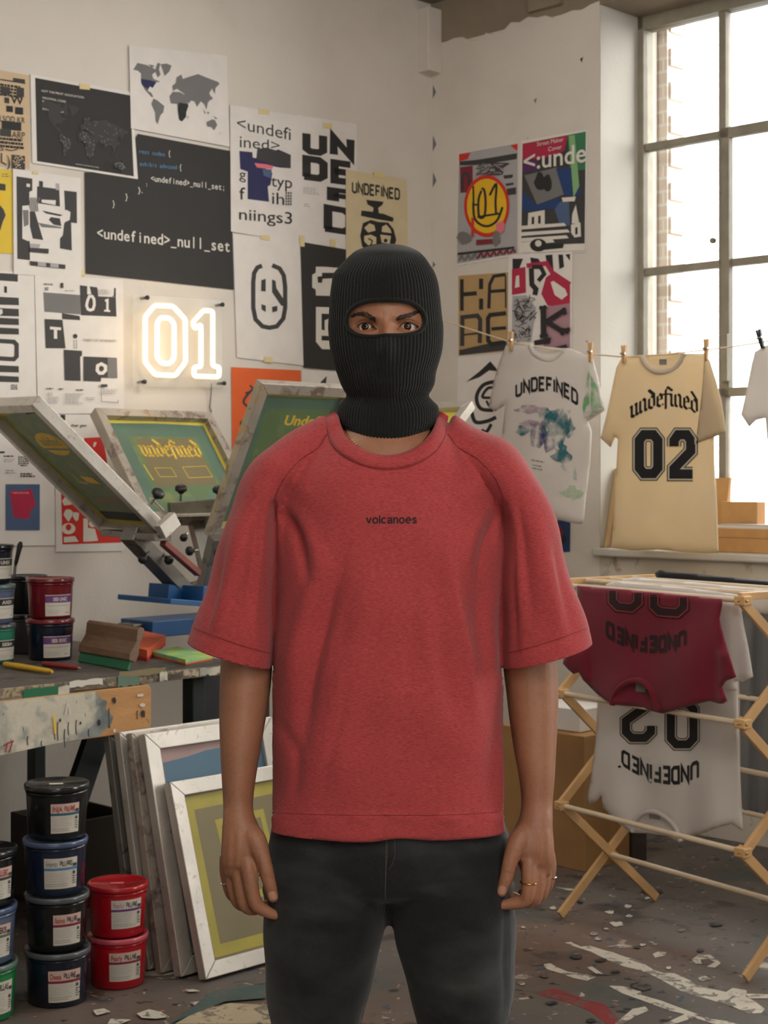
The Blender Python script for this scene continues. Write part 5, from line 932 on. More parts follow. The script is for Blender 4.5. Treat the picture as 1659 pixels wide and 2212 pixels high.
# ---------------------------------------------------------------- clothes line
TL = Plane((-1, -1, 0), (0, 7.42, 0)); TN = TL.n
t = thing('clothes_line', 'thin cord strung along the window wall carrying the T-shirts', 'clothes line', TL(1275, 764))
mb = MB(); line = [(820, 654), (955, 691), (1040, 719), (1100, 738), (1190, 755), (1275, 765), (1346, 771), (1440, 766), (1524, 756), (1590, 748), (1660, 737), (1800, 712)]
mb.tube([TL(*p) for p in line], 0.0032, 'dowel_wood', 8); o_ = mb.build('cord', t)
GC = 'T-shirts pegged on the clothes line'
s6 = 2.3734; q6 = lambda pts: [(x/s6+960, y/s6+680) for x, y in pts]
def shirt(name, label, outline, m, proj, group, wave=None, thick=0.02, R=22, step=7, cat='T-shirt', extra=None):
    t = thing(name, label, cat, proj(*outline[0]), group)
    mb = MB(); puff(mb, outline, proj, m, thick, R, step, wave)
    if extra: extra(mb)
    b = mb.build('body', t, fix=False); return t, b
def inside(x, y, cx, cy, rx, ry): return np.clip(1-((x-cx)/rx)**2-((y-cy)/ry)**2, 0, 1)**0.5
def rib(t, proj, pts, w, m, off, name='neck_rib', fl=0.35):
    mb = MB(); ps = spline(pts, 6); mb.tube([proj(p[0], p[1], off) for p in ps], w, m, 10, flat=1.0); mb.build(name, t)
def laid(o_, art, name, parent, off=0.0025, step=10):
    mb = MB(); art.lay(mb, on_mesh(o_), off, 0.0004, step); return mb.build(name, parent, fix=False)
out1 = q6([(318, 150), (380, 148), (440, 150), (470, 158), (540, 165), (605, 172), (640, 170), (700, 195), (760, 215), (790, 330), (822, 490), (778, 520), (738, 546), (756, 600), (747, 760), (730, 900), (712, 1068), (690, 1074), (600, 1055), (540, 1035), (430, 1000), (330, 950), (296, 900), (286, 700), (302, 560), (312, 462), (258, 497), (228, 470), (250, 350), (285, 230)])
wv = lambda x, y: 0.006*np.sin((x-1100)/13+0.02*(y-800))*smoothstep(800, 1000, y)+0.005*np.sin((x+y)/31)-0.03*inside(x, y, 1182, 757, 33, 17)+0.014*smoothstep(1258, 1275, x)*smoothstep(915, 880, y)
t1, b1 = shirt('hanging_shirt', 'white T-shirt with arched UNDEFINED and a teal dye print, left on the line', out1, 'cotton_white', TL, GC, wv)
rib(t1, TL, [(1144, 744), (1156, 765), (1180, 778), (1203, 776), (1218, 758)], 0.009, 'cotton_white', 0.016)
a = Art(); a.text('UNDEFINED', (1113, 861), (1249, 879), 32, 34, 'print_black', 'block', arch=0.72, thick=0.2); laid(b1, a, 'lettering', t1)
a = Art(); random.seed(9)
for x, y, rx, ry, mm in ((1148, 885, 34, 9, 'dye_mauve'), (1215, 890, 18, 10, 'dye_pale'), (1205, 920, 26, 40, 'dye_teal'), (1160, 940, 22, 34, 'dye_navy'), (1180, 905, 18, 24, 'dye_teal'), (1212, 985, 20, 20, 'dye_teal'), (1128, 930, 15, 10, 'dye_teal'), (1230, 925, 12, 22, 'dye_teal'), (1220, 1010, 8, 8, 'dye_teal'), (1185, 960, 12, 18, 'dye_navy'), (1242, 1025, 4, 14, 'dye_pale'), (1235, 1064, 22, 14, 'dye_lightgreen'), (1150, 915, 30, 6, 'dye_mauve')): a.blob((x, y), rx, ry, mm, 14, 0.4)
a.lines(1148, 992, 1180, 1, 4, 'ink_grey', 2, 0.2).lines(1150, 1003, 1178, 2, 7, 'ink_grey', 2, 0.2); a.blob((1170, 850), 0.1, 0.1, 'dye_mauve'); laid(b1, a, 'dye_print', t1, 0.0018)
a = Art(); a.poly([(1271, 800), (1290, 835), (1300, 880), (1284, 898), (1262, 903), (1258, 880), (1264, 840)], 'dye_green'); laid(b1, a, 'sleeve_dye', t1, 0.002)
out2 = q6([(905, 228), (940, 220), (1010, 213), (1060, 206), (1130, 200), (1205, 190), (1235, 198), (1330, 197), (1360, 232), (1395, 340), (1420, 440), (1445, 602), (1384, 622), (1386, 760), (1395, 900), (1405, 1222), (1330, 1224), (1230, 1216), (1100, 1205), (960, 1208), (858, 1196), (866, 1000), (880, 800), (890, 640), (878, 626), (852, 680), (800, 632), (830, 520), (865, 350), (882, 270)])
wv2 = lambda x, y: 0.007*np.sin((x-1330)/11.0)*smoothstep(1060, 1180, y)+0.005*np.sin((x-1300)/23+y/60)-0.035*inside(x, y, 1432, 775, 42, 26)
def sl2(mb): puff(mb, q6([(1332, 230), (1362, 236), (1395, 340), (1420, 440), (1447, 604), (1380, 628), (1298, 657), (1290, 640), (1300, 560), (1318, 420)]), lambda x, y, o_=0: TL(x, y, o_+0.022), 'cotton_cream', 0.010, 10, 7)
t2, b2 = shirt('hanging_shirt', 'cream T-shirt printed undefined 02 in black, hanging before the window', out2, 'cotton_cream', TL, GC, wv2, extra=sl2)
rib(t2, TL, [(1386, 770), (1394, 786), (1410, 800), (1432, 804), (1455, 798), (1470, 782), (1478, 764)], 0.011, 'cotton_rib', 0.018)
a = Art(); a.rect(1424, 776, 1440, 788, 'ink_grey'); laid(b2, a, 'neck_label', t2, 0.002)
a = Art(); a.text('undefined', (1360, 906), (1508, 894), 27, 27, 'print_black', 'blackletter', arch=0.85, thick=0.2); laid(b2, a, 'lettering', t2)
def digit(d, x0, y0, x1, y1, rot=False):
    """centre line of an athletic numeral inside a box"""
    c = 0.24
    g = {'0': ([(c, 0), (1-c, 0), (1, c*.6), (1, 1-c*.6), (1-c, 1), (c, 1), (0, 1-c*.6), (0, c*.6)], True), '2': ([(0, .30), (0, c*.6), (c, 0), (1-c, 0), (1, c*.6), (1, .42), (0.0, .86), (0, 1), (1.12, 1)], False), '3': ([(0, .2), (0, c*.6), (c, 0), (1-c, 0), (1, c*.6), (1, .4), (.8, .5), (1, .6), (1, 1-c*.6), (1-c, 1), (c, 1), (0, 1-c*.6), (0, .8)], False)}[d]
    ps = [(1-x, 1-y) if rot else (x, y) for x, y in g[0]]
    return [(x0+x*(x1-x0), y0+y*(y1-y0)) for x, y in ps], g[1]
def number(art, d, box, w, mo, mi, rot=False, clip=None):
    ps, cl = digit(d, *box, rot)
    if clip is not None: ps = [p for p in ps if p[1] >= clip-1]; cl = False
    art.stroke(ps, w, mo, cl); art.stroke(ps, w*0.86, mi, cl); art.stroke(ps, w*0.66, mo, cl)
a = Art(); number(a, '0', (1381, 939, 1421, 1023), 31, 'print_black', 'print_outline'); number(a, '2', (1456, 939, 1492, 1024), 31, 'print_black', 'print_outline'); laid(b2, a, 'number_print', t2, 0.003)
out3 = q6([(1590, 190), (1640, 160), (1720, 130), (1740, 300), (1730, 640), (1655, 645), (1645, 530), (1600, 540), (1562, 576), (1520, 512), (1550, 380), (1575, 250)])
shirt('hanging_shirt', 'white T-shirt half cut off at the right photo edge', out3, 'cotton_white', TL, GC, lambda x, y: 0.006*np.sin(x/9), 0.018, 16)
def peg(px, y0, y1, label, m='wood_light', lean=0.0):
    t = thing('clothes_peg', label, 'clothes peg', TL(px, y1, 0.01), 'pegs on the clothes line'); a_ = TL(px+lean, y0, 0.03); b_ = TL(px, y1, 0.03)
    d = a_-b_; s_ = d.cross(TN).normalized()*0.0052
    for k in (-1, 1):
        g = MB(); of = s_*0.9*k; g.prism([b_+of*0.3-s_, b_+of*0.3+s_*0.9, b_+d*0.45+of*0.7+s_*0.9, a_+of*1.4+s_*0.8, a_+of*1.4-s_*0.8, b_+d*0.45+of*0.7-s_], -TN*(0.012), m); g.build('prong', t)
    g = MB(); c = b_+d*0.55; g.tube([c-s_*2.2+TN*0.003, c+s_*2.2+TN*0.003], 0.004, 'steel_bright', 8); g.build('spring', t)
peg(1102, 716, 757, 'wooden peg on the left shoulder of the white dyed T-shirt'); peg(1274, 740, 783, 'wooden peg on the right shoulder of the white dyed T-shirt'); peg(1346, 746, 785, 'wooden peg on the left shoulder of the cream T-shirt'); peg(1524, 732, 777, 'wooden peg on the right shoulder of the cream T-shirt'); peg(1646, 712, 752, 'dark tilted peg at the right photo edge', 'dark_green_steel', -10)

# ---------------------------------------------------------------- drying rack
R0 = Vector((0.585, 5.30, 0)); RW_ = Vector((0.563, -0.826, 0)).normalized()*0.80; RD = Vector((0.826, 0.563, 0)).normalized()*0.42
def node(side, back, z): return R0+RW_*side+RD*back+Vector((0, 0, z))
rk = thing('drying_rack', 'folding wooden drying rack with white rungs hung with jerseys', 'drying rack', R0+RW_*0.5+RD*0.5)
zs = [0.0, 0.375, 0.745, 1.10]; rw = RW_.normalized(); rdn = RD.normalized()
def slat(p, q, inner, m='wood_light', w=0.030, th=0.013, name='slat', sh=0.0):
    p, q = Vector(p), Vector(q); d = (q-p).normalized(); s_ = d.cross(rw).normalized(); g = MB(); e = 0.014 if p.z > 0.02 else -0.0
    g.boxv(p-d*e-s_*w/2+rw*inner, s_*w, rw*th, q-p+d*(e+0.014), m); g.build(name, rk, bevel=0.002)
def clampz(p): return Vector((p.x, p.y, max(p.z, 0.012)))
for side, sg in ((0, 1), (1, -1)):
    for i in range(3):
        slat(clampz(node(side, 0, zs[i])), node(side, 1, zs[i+1]), -0.014 if sg > 0 else 0.001)
        slat(clampz(node(side, 1, zs[i])), node(side, 0, zs[i+1]), 0.001 if sg > 0 else -0.014)
    slat(node(side, 0, zs[3])+Vector((0, 0, 0.012)), node(side, 1, zs[3])+Vector((0, 0, 0.012)), -0.006, w=0.022)
    for b in (0, 1):
        for z in zs[1:]:
            g = MB(); c = node(side, b, z); g.boxv(c-rdn*0.018-rw*0.02-Vector((0, 0, 0.014)), rdn*0.036, rw*0.04, (0, 0, 0.028), 'wood_light'); j = g.build('joint_block', rk, bevel=0.004)
            g = MB(); g.lathe([(0, 0), (0.005, 0), (0.004, 0.003), (0, 0.004)], 'brass', 10, c+rw*0.021*(1 if side else -1)-rdn*0.008, rw*(1 if side else -1)); g.build('screw', j)
            g = MB(); g.lathe([(0, 0), (0.004, 0), (0.003, 0.002), (0, 0.003)], 'brass', 10, c-rdn*0.018, -rdn); g.build('screw', j)
for b, z in [(0, zs[1]), (0, zs[2]), (0, zs[3]), (1, zs[1]), (1, zs[2]), (1, zs[3]), (0.5, 0.1875), (0.25, 1.112), (0.5, 1.112), (0.75, 1.112), (0.5, 0.56)]:
    g = MB(); g.tube([node(0, b, z), node(1, b, z)], 0.0085, 'dowel_wood', 12); g.build('rung', rk)
def rack_plane(back): return Plane(-rdn, node(0, back, 0))
# ---------------------------------------------------------------- jerseys and cloths on the rack
s4 = 3.3246; j4 = lambda pts: [(x/s4+1160, y/s4+1180) for x, y in pts]; s5 = 2.8653; j5 = lambda pts: [(x/s5+1080, y/s5+1640) for x, y in pts]
GJ = 'washing on the drying rack'
def drape(label, outline, m, back, off, wave=None, thick=0.012, R=10, step=7, name='draped_shirt', cat='jersey'):
    pl = rack_plane(back); pj = lambda x, y, o_=0.0: pl(x, y, o_+off)
    t, b = shirt(name, label, outline, m, pj, GJ, wave, thick, R, step, cat); return t, b, pj
outr = j4([(286, 282), (600, 306), (1000, 345), (1332, 376), (1330, 430), (1312, 520), (1345, 660), (1432, 940), (1360, 968), (1330, 1010), (1368, 1108), (1345, 1128), (1310, 1132), (1240, 1112), (1160, 1130), (1000, 1175), (900, 1202), (872, 1196), (700, 1150), (545, 1140), (520, 1122), (430, 1060), (330, 960), (300, 905), (262, 918), (222, 884), (185, 842), (205, 740), (262, 600), (296, 430)])
wvr = lambda x, y: 0.010*np.sin((x-1300)/24)*smoothstep(1330, 1500, y)+0.006*np.sin((x*0.8+y)/37)-0.022*inside(x, y, 1370, 1508, 42, 40)*(y > 1466)+0.016*smoothstep(1545, 1560, x)*smoothstep(1390, 1420, y)+0.014*smoothstep(1275, 1262, x)*smoothstep(1380, 1420, y)
tr, br, pjr = drape('crimson jersey hung upside down over the front rung of the rack', outr, 'cotton_maroon', 0, 0.020, wvr)
rib(tr, pjr, [(1322, 1522), (1328, 1500), (1345, 1480), (1370, 1470), (1394, 1477), (1410, 1496), (1420, 1534)], 0.010, 'rib_maroon', 0.014)
a = Art(); a.rect(1373, 1477, 1395, 1494, 'ink_grey', 0.05); laid(br, a, 'neck_label', tr, 0.003); 
a = Art(); a.text('UNDEFINED', (1483, 1358), (1308, 1337), -38, -38, 'print_maroon_black', 'block', arch=0.62, thick=0.24); laid(br, a, 'lettering', tr)
a = Art()
for x0, x1, y1 in ((1323, 1378, 1310), (1412, 1476, 1321)):
    ps = [(x0, y1-40), (x0, y1-12), (x0+12, y1), (x1-14, y1+3), (x1, y1-9), (x1, y1-38)]; ps = [(x, max(y, 1274+(x-1300)*0.095)) for x, y in ps]
    a.stroke(ps, 25, 'print_maroon_black').stroke(ps, 21, 'print_red_outline').stroke(ps, 16, 'print_maroon_black')
laid(br, a, 'number_print', tr, 0.003)
outw = [(1290, 1290), (1440, 1300), (1592, 1312), (1594, 1500), (1597, 1640), (1601, 1710), (1605, 1795), (1580, 1780), (1545, 1789), (1520, 1800), (1495, 1806), (1469, 1821), (1440, 1806), (1400, 1800), (1363, 1799), (1325, 1770), (1303, 1745), (1299, 1718), (1286, 1734), (1272, 1737), (1267, 1731), (1275, 1690), (1287, 1600), (1292, 1480)]
wvw = lambda x, y: 0.009*np.sin((x-1300)/17)*smoothstep(1500, 1700, y)+0.006*np.sin((x-y*0.6)/33)-0.022*inside(x, y, 1412, 1797, 46, 44)*(y > 1748)
tw, bw, pjw = drape('white jersey with upside down 02 and UNDEFINED on the middle rung behind the crimson one', outw, 'cotton_white', 0.25, -0.018, wvw, 0.014, 14)
rib(tw, pjw, [(1366, 1796), (1374, 1772), (1392, 1756), (1416, 1754), (1442, 1768), (1462, 1792), (1470, 1817)], 0.008, 'cotton_white', 0.014)
a = Art(); a.rect(1402, 1758, 1426, 1768, 'ink_light', 0.15); laid(bw, a, 'neck_label', tw, 0.003)
a = Art(); a.text('UNDEFINED', (1510, 1640), (1342, 1616), -43, -36, 'print_black', 'block', arch=0.62, thick=0.2).text('v o', (1402, 1693), (1422, 1690), 7, 7, 'print_black').circle((1338, 1656), 3.5, 2.5, 'print_black'); laid(bw, a, 'lettering', tw)
a = Art(); number(a, '0', (1449, 1520, 1498, 1608), 27, 'print_black', 'print_outline', True); number(a, '2', (1352, 1506, 1406, 1594), 27, 'print_black', 'print_outline', True); laid(bw, a, 'number_print', tw, 0.003)
drape('white T-shirt with hanging sleeve on the rack right of the crimson jersey', [(1540, 1290), (1598, 1300), (1606, 1345), (1618, 1405), (1627, 1462), (1604, 1473), (1590, 1470), (1592, 1492), (1540, 1490)], 'cotton_white', 0.12, 0.0, lambda x, y: 0.006*np.sin(x/8), 0.010, 10, 6, cat='T-shirt')
drape('grey cloth hanging on the rear rung of the rack at the right photo edge', [(1590, 1300), (1720, 1316), (1722, 1560), (1720, 1760), (1660, 1768), (1612, 1758), (1600, 1760), (1598, 1500)], 'cotton_grey', 1.0, -0.02, lambda x, y: 0.014*np.sin(x/7.5+0.004*y), 0.012, 10, 6, 'hanging_cloth', 'cloth')
drape('black cloth laid over the rear top rung of the rack', [(1414, 1238), (1424, 1231), (1560, 1245), (1720, 1262), (1722, 1282), (1560, 1268), (1420, 1254)], 'cotton_black', 1.0, 0.02, None, 0.02, 10, 8, 'hanging_cloth', 'cloth')
drape('white shirt folded over the second top rung of the rack, its top edge showing', [(1308, 1262), (1330, 1255), (1470, 1268), (1596, 1284), (1598, 1330), (1450, 1320), (1310, 1300)], 'cotton_white', 0.25, 0.022, None, 0.014, 10, 8, cat='T-shirt')
drape('pale grey shirt folded over the third top rung of the rack', [(1344, 1252), (1366, 1247), (1500, 1258), (1700, 1280), (1700, 1330), (1500, 1310), (1346, 1290)], 'cotton_grey' if False else 'cotton_white', 0.5, 0.020, None, 0.014, 10, 8, cat='T-shirt')

# ---------------------------------------------------------------- on the sill and by the wall
mat('brown_card', (158, 118, 72), 0.85, 0.08, 9)
def upx(px, v): a_ = (px-CX)/F; Y = (7.845+v*math.sqrt(2))/(1+a_); return (Vector((a_*Y, Y, 0))-CORNER).dot(E45)
def carton(label, u0, u1, v0, v1, z0, h, lid=True, m='cardboard', name='cardboard_box'):
    t = thing(name, label, 'box', wpt((u0+u1)/2, (v0+v1)/2, z0)); g = MB(); g.wbox(u0, u1, v0, v1, z0, z0+h*0.62 if lid else z0+h, m); g.build('tray', t, bevel=0.002)
    if lid: g = MB(); g.wbox(u0-0.003, u1+0.003, v0-0.003, v1+0.003, z0+h*0.62, z0+h, m); g.build('lid', t, bevel=0.002)
    return t
SZ = 1.156
carton('cardboard box with papers on top, on the sill at the right photo edge', upx(1552, 0.04), upx(1552, 0.04)+0.34, 0.02, 0.24, SZ, 0.095)
carton('small open cardboard box standing behind the paper stack on the sill', upx(1566, 0.2), upx(1644, 0.2), 0.17, 0.235, SZ+0.096, 0.105, False)
t = thing('paper_stack', 'stack of white papers lying on the cardboard box on the sill', 'papers', wpt(upx(1600, 0.1), 0.1, SZ+0.096)); u_ = upx(1552, 0.08)
for k in range(4): g = MB(); g.wbox(u_+0.01*k, u_+0.26+0.012*k, 0.03+0.004*k, 0.16, SZ+0.096+0.004*k, SZ+0.0995+0.004*k, 'paper' if k < 3 else 'ink_light'); g.build('sheet', t)
def lean_board(px0, z0, w, h, m, label, v0=0.05, tilt=0.07, th=0.012, name='cardboard_sheet'):
    u = upx(px0, v0); g = MB(); g.boxv(wpt(u, v0, z0), E45*w, O45*th, O45*tilt+Vector((0, 0, h)), m); return tag(g.build(name, bevel=0.001), label, 'board', 'boards standing on the sill')
lean_board(1304, SZ, 0.024, 0.34, 'card_edge', 'narrow pale board leaning at the left end of the sill', 0.02, 0.08, 0.05); lean_board(1318, SZ, 0.035, 0.33, 'label_pink', 'pinkish board beside the narrow pale board on the sill', 0.03, 0.08, 0.04)
lean_board(1526, SZ, 0.075, 0.30, 'cardboard', 'brown cardboard sheet leaning in the window behind the cream T-shirt', 0.20, 0.06, 0.02)
g = MB(); o_ = FLOOR(1262, 1884); g.boxv(o_, -E45*0.42, O45*0.28, (0, 0, 0.50), 'brown_card'); t = thing('cardboard_box', 'tall brown cardboard box standing on the floor left of the rack', 'box', o_); g.build('carton', t, bevel=0.003)
g = MB(); g.boxv(o_-E45*0.21-O45*0.001+Vector((0, 0, 0.0)), E45*0.05, -O45*0.001, (0, 0, 0.50), 'cardboard'); g.build('packing_tape', t)
g = MB(); g.boxv(o_+O45*0.3+E45*0.05, -E45*0.10, O45*0.02, (0, 0, 0.58), 'dark_card'); tag(g.build('dark_board', bevel=0.002), 'dark brown board standing behind the tall cardboard box', 'board')
t = thing('white_carton', 'white box lying on top of the tall cardboard box', 'box', o_+Vector((0, 0, 0.502))); g = MB(); g.boxv(o_-E45*0.06+O45*0.05+Vector((0, 0, 0.502)), -E45*0.25, O45*0.2, (0, 0, 0.085), 'paper'); g.build('carton', t, bevel=0.003)
# ---------------------------------------------------------------- the person
Y0 = 2.48
def PP(px, py, d=0.0): return P(px, py, Y0+d)
def fabric(name, a_rgb, b_rgb, stretch, rough=0.9, bump=0.3, bscale=900, c_rgb=None):
    """two-tone melange yarn: streaks of two colours along the weave"""
    m, nt, b = nodes(name); tc = nt.nodes.new('ShaderNodeTexCoord'); mp = nt.nodes.new('ShaderNodeMapping'); mp.inputs['Scale'].default_value = stretch
    nt.links.new(tc.outputs['Object'], mp.inputs[0]); n = nt.nodes.new('ShaderNodeTexNoise'); n.inputs['Scale'].default_value = 1; n.inputs['Detail'].default_value = 4; n.inputs['Roughness'].default_value = 0.75
    nt.links.new(mp.outputs[0], n.inputs['Vector']); r = nt.nodes.new('ShaderNodeValToRGB'); r.color_ramp.elements[0].position = 0.32; r.color_ramp.elements[1].position = 0.68
    r.color_ramp.elements[0].color = lin(a_rgb)+(1,); r.color_ramp.elements[1].color = lin(b_rgb)+(1,)
    nt.links.new(n.outputs['Fac'], r.inputs[0]); nt.links.new(r.outputs[0], b.inputs['Base Color'])
    b.inputs['Roughness'].default_value = rough; b.inputs['Specular IOR Level'].default_value = 0.15; b.inputs['Sheen Weight'].default_value = 0.12
    n2 = nt.nodes.new('ShaderNodeTexNoise'); n2.inputs['Scale'].default_value = bscale; nt.links.new(tc.outputs['Object'], n2.inputs['Vector'])
    bp = nt.nodes.new('ShaderNodeBump'); bp.inputs['Strength'].default_value = bump; bp.inputs['Distance'].default_value = 0.001; nt.links.new(n2.outputs['Fac'], bp.inputs['Height']); nt.links.new(bp.outputs[0], b.inputs['Normal'])
    return m
fabric('red_melange', (144, 52, 55), (186, 80, 80), (150, 150, 1000))
fabric('red_thread', (112, 36, 42), (150, 56, 58), (300, 300, 300))
m = fabric('black_denim', (24, 25, 26), (38, 39, 40), (700, 700, 220), 0.85, 0.4, 700); layer(m, (78, 80, 78), 'noise', 6, 0.42, 0.72, 0.55, (0.8, 1, 1.8), 0.12); layer(m, (22, 22, 23), 'noise', 6, 0.56, 0.70, 0.5, (1.4, 1, 0.7), 0.3, 4)
fabric('denim_thread', (60, 58, 52), (86, 80, 68), (300, 300, 300))
fabric('black_knit', (20, 21, 20), (33, 34, 32), (500, 500, 420), 0.95, 0.5, 500)
def skin_mat(name, a_rgb, b_rgb):
    m = mat(name, a_rgb, 0.5, 0.07, 16, 0.18, 420, spec=0.42); layer(m, b_rgb, 'noise', 9, 0.42, 0.72, 0.5, distort=0.3); layer(m, tuple(int(x*0.8) for x in a_rgb), 'noise', 160, 0.52, 0.68, 0.25)
    b = m.node_tree.nodes['Principled BSDF']; b.inputs['Subsurface Weight'].default_value = 0.08; b.inputs['Subsurface Radius'].default_value = (0.01, 0.004, 0.002); b.inputs['Subsurface Scale'].default_value = 0.5
    return m
skin_mat('skin', (152, 105, 79), (166, 115, 87)); mat('nail', (188, 142, 118), 0.35, 0.05, 30); mat('hair_dark', (44, 33, 27), 0.6, 0.1, 60); mat('eye_white', (206, 196, 186), 0.15, 0.04, 60, coat=0.6); mat('iris', (56, 32, 22), 0.12, 0.25, 900, spec=0.35); mat('pupil', (8, 7, 7), 0.10, 0.0, 60, spec=0.35); mat('gold', (212, 160, 84), 0.25, 0.05, 30, metal=1.0); mat('silver', (206, 204, 200), 0.2, 0.05, 30, metal=1.0); mat('shirt_ink', (44, 22, 26), 0.8, 0.05, 60); mat('eye_corner', (150, 90, 78), 0.3, 0.05, 60)
man = thing('person', 'person in a black balaclava and red raglan T-shirt standing with arms hanging', 'person', (0.0, Y0, 0))
def ell(c, va, vb, n=40, e=2.3):
    """closed superellipse ring about c with half axes va, vb"""
    out = []
    for j in range(n):
        t = 2*PI*j/n; ct, st = math.cos(t), math.sin(t); out.append(c+va*(math.copysign(abs(ct)**(2/e), ct))+vb*(math.copysign(abs(st)**(2/e), st)))
    return out
def row(py, xl, xr, df, db, d0=0.0, n=56, e=2.3):
    """horizontal body section: silhouette from column xl to xr, front and back depth"""
    c, hw = (xl+xr)/2, (xr-xl)/2; out = []
    for j in range(n):
        t = 2*PI*j/n; ct, st = math.cos(t), math.sin(t); u = math.copysign(abs(ct)**(2/e), ct); v = math.copysign(abs(st)**(2/e), st)
        out.append(PP(c+hw*u, py, d0-(df if v > 0 else db)*v))
    return out
def dens(rows, k=4):
    a = np.array(spline([tuple(r) for r in rows], k)); return [tuple(x) for x in a]
def fuse(mb, voxel, smooth, name):
    """one continuous skin grown over the lofted pieces -> (vertices, faces)"""
    o = mb.build(name); r = o.modifiers.new('r', 'REMESH'); r.mode = 'VOXEL'; r.voxel_size = voxel; r.use_smooth_shade = True
    s_ = o.modifiers.new('s', 'SMOOTH'); s_.iterations = smooth; s_.factor = 0.5
    dg = bpy.context.evaluated_depsgraph_get(); dg.update(); me = bpy.data.meshes.new_from_object(o.evaluated_get(dg))
    v = np.empty(len(me.vertices)*3); me.vertices.foreach_get('co', v); n_ = np.empty(len(me.vertices)*3); me.vertices.foreach_get('normal', n_)
    f = [tuple(p.vertices) for p in me.polygons]; old = o.data; bpy.data.objects.remove(o); bpy.data.meshes.remove(old); bpy.data.meshes.remove(me)
    return v.reshape(-1, 3), n_.reshape(-1, 3), f
def topx(v): return CX+F*v[:, 0]/v[:, 1], HZ-F*(v[:, 2]-H)/v[:, 1]
def seg_d(px, py, pts):
    d = np.full(len(px), 1e9); pts = np.array(spline(pts, 6))
    for a, b in zip(pts[:-1], pts[1:]):
        e = b-a; t = np.clip(((px-a[0])*e[0]+(py-a[1])*e[1])/max(e @ e, 1e-9), 0, 1); d = np.minimum(d, np.hypot(px-a[0]-t*e[0], py-a[1]-t*e[1]))
    return d
def inpoly(px, py, poly):
    c = np.zeros(len(px), bool); n = len(poly)
    for i in range(n):
        (x1, y1), (x2, y2) = poly[i-1], poly[i]
        if y1 != y2: c ^= ((y1 > py) != (y2 > py)) & (px < (x2-x1)*(py-y1)/(y2-y1)+x1)
    return c
# ---- balaclava profile (rows of the photograph): row, left, right, front depth, back depth
HEADR = [(526.5, 826, 850, .012, .012), (531, 800, 876, .030, .036), (540, 772, 899, .058, .07), (552, 756, 914, .072, .086), (570, 739, 927, .088, .102), (590, 722, 939, .097, .112), (612, 717, 946, .102, .119), (640, 713.5, 950, .106, .122), (680, 711, 954, .108, .122), (705, 709.5, 957, .109, .120), (730, 711, 957, .111, .114), (755, 714, 955, .112, .105), (780, 720, 949, .110, .095), (805, 728, 941, .108, .085), (828, 736, 937, .104, .076), (842, 743, 931, .094, .070), (854, 750, 925, .086, .066), (864, 744, 933, .083, .068), (876, 733, 945, .086, .074), (890, 729.5, 948, .089, .078), (902, 731, 945, .090, .076), (911, 735, 941, .089, .072)]
HR = np.array(HEADR)
_fine = np.array(spline(HEADR, 12))
def head_at(py): return [np.interp(py, _fine[:, 0], _fine[:, i]) for i in (1, 2, 3, 4)]
EYEHOLE = [Z(x, y, 6.381, 700, 620) for x, y in [(313, 480), (318, 420), (345, 350), (395, 290), (470, 240), (600, 196), (750, 180), (900, 180), (1050, 185), (1180, 210), (1290, 270), (1360, 345), (1390, 430), (1386, 510), (1345, 585), (1240, 640), (1080, 665), (860, 668), (700, 684), (560, 680), (440, 650), (355, 590), (320, 535)]]
EYEHOLE = [tuple(p) for p in spline(EYEHOLE, 5, True)]
def nosebump(px, py): return 0.016*np.exp(-((px-834)/19)**2-((py-752)/30)**2)+0.006*np.exp(-((px-834)/34)**2-((py-836)/16)**2)+0.003*np.exp(-((px-834)/40)**2-((py-800)/16)**2)
def head_d(px, py, inset=0.0):
    xl, xr, df, db = head_at(py); c, hw = (xl+xr)/2, (xr-xl)/2
    return -(df-inset)*np.sqrt(np.clip(1-((px-c)/(hw-inset*1400))**2, 0, 1))-nosebump(px, py)*1.0
# ---- body: neck, arms and hands grown into one skin, and the face
mb = MB()
BODY = [(1790, 600, 1078, .100, .10), (1600, 606, 1072, .104, .10), (1400, 606, 1072, .108, .11), (1200, 606, 1070, .112, .115), (1080, 610, 1066, .113, .115), (1030, 622, 1052, .110, .112), (1000, 650, 1024, .106, .105), (975, 682, 992, .100, .095), (950, 714, 960, .090, .086), (925, 744, 928, .076, .076), (895, 757, 914, .066, .070), (850, 762, 908, .066, .068), (760, 762, 908, .070, .07)]
mb.loft([row(*r) for r in dens(BODY, 4)], 'skin')
def limb(sections, n=28):
    rings = []
    for (x0, y0, x1, y1, dh, d) in dens(sections, 4):
        a, b = PP(x0, y0, d), PP(x1, y1, d); c = (a+b)/2; rings.append(ell(c, (b-a)/2, Vector((0, -dh, 0)), n, 2.1))
    mb.loft(rings, 'skin')
limb([(600, 985, 690, 1040, .055, 0), (545, 1040, 640, 1090, .060, 0), (526, 1120, 592, 1140, .054, .004), (504, 1240, 572, 1250, .050, .010), (488, 1360, 568, 1364, .050, .010), (480, 1405, 578, 1408, .051, .006), (477, 1430, 588, 1432, .052, .002), (474, 1500, 583, 1500, .050, -.004), (474, 1560, 573, 1560, .048, -.010), (476, 1620, 563, 1620, .043, -.018), (479, 1680, 553, 1680, .036, -.026), (482, 1730, 547, 1730, .030, -.032), (482, 1760, 549, 1760, .027, -.043), (480, 1790, 562, 1790, .026, -.050), (478, 1825, 572, 1825, .025, -.055), (477, 1856, 561, 1860, .021, -.055), (479, 1876, 552, 1884, .015, -.054), (483, 1890, 548, 1898, .009, -.054)])
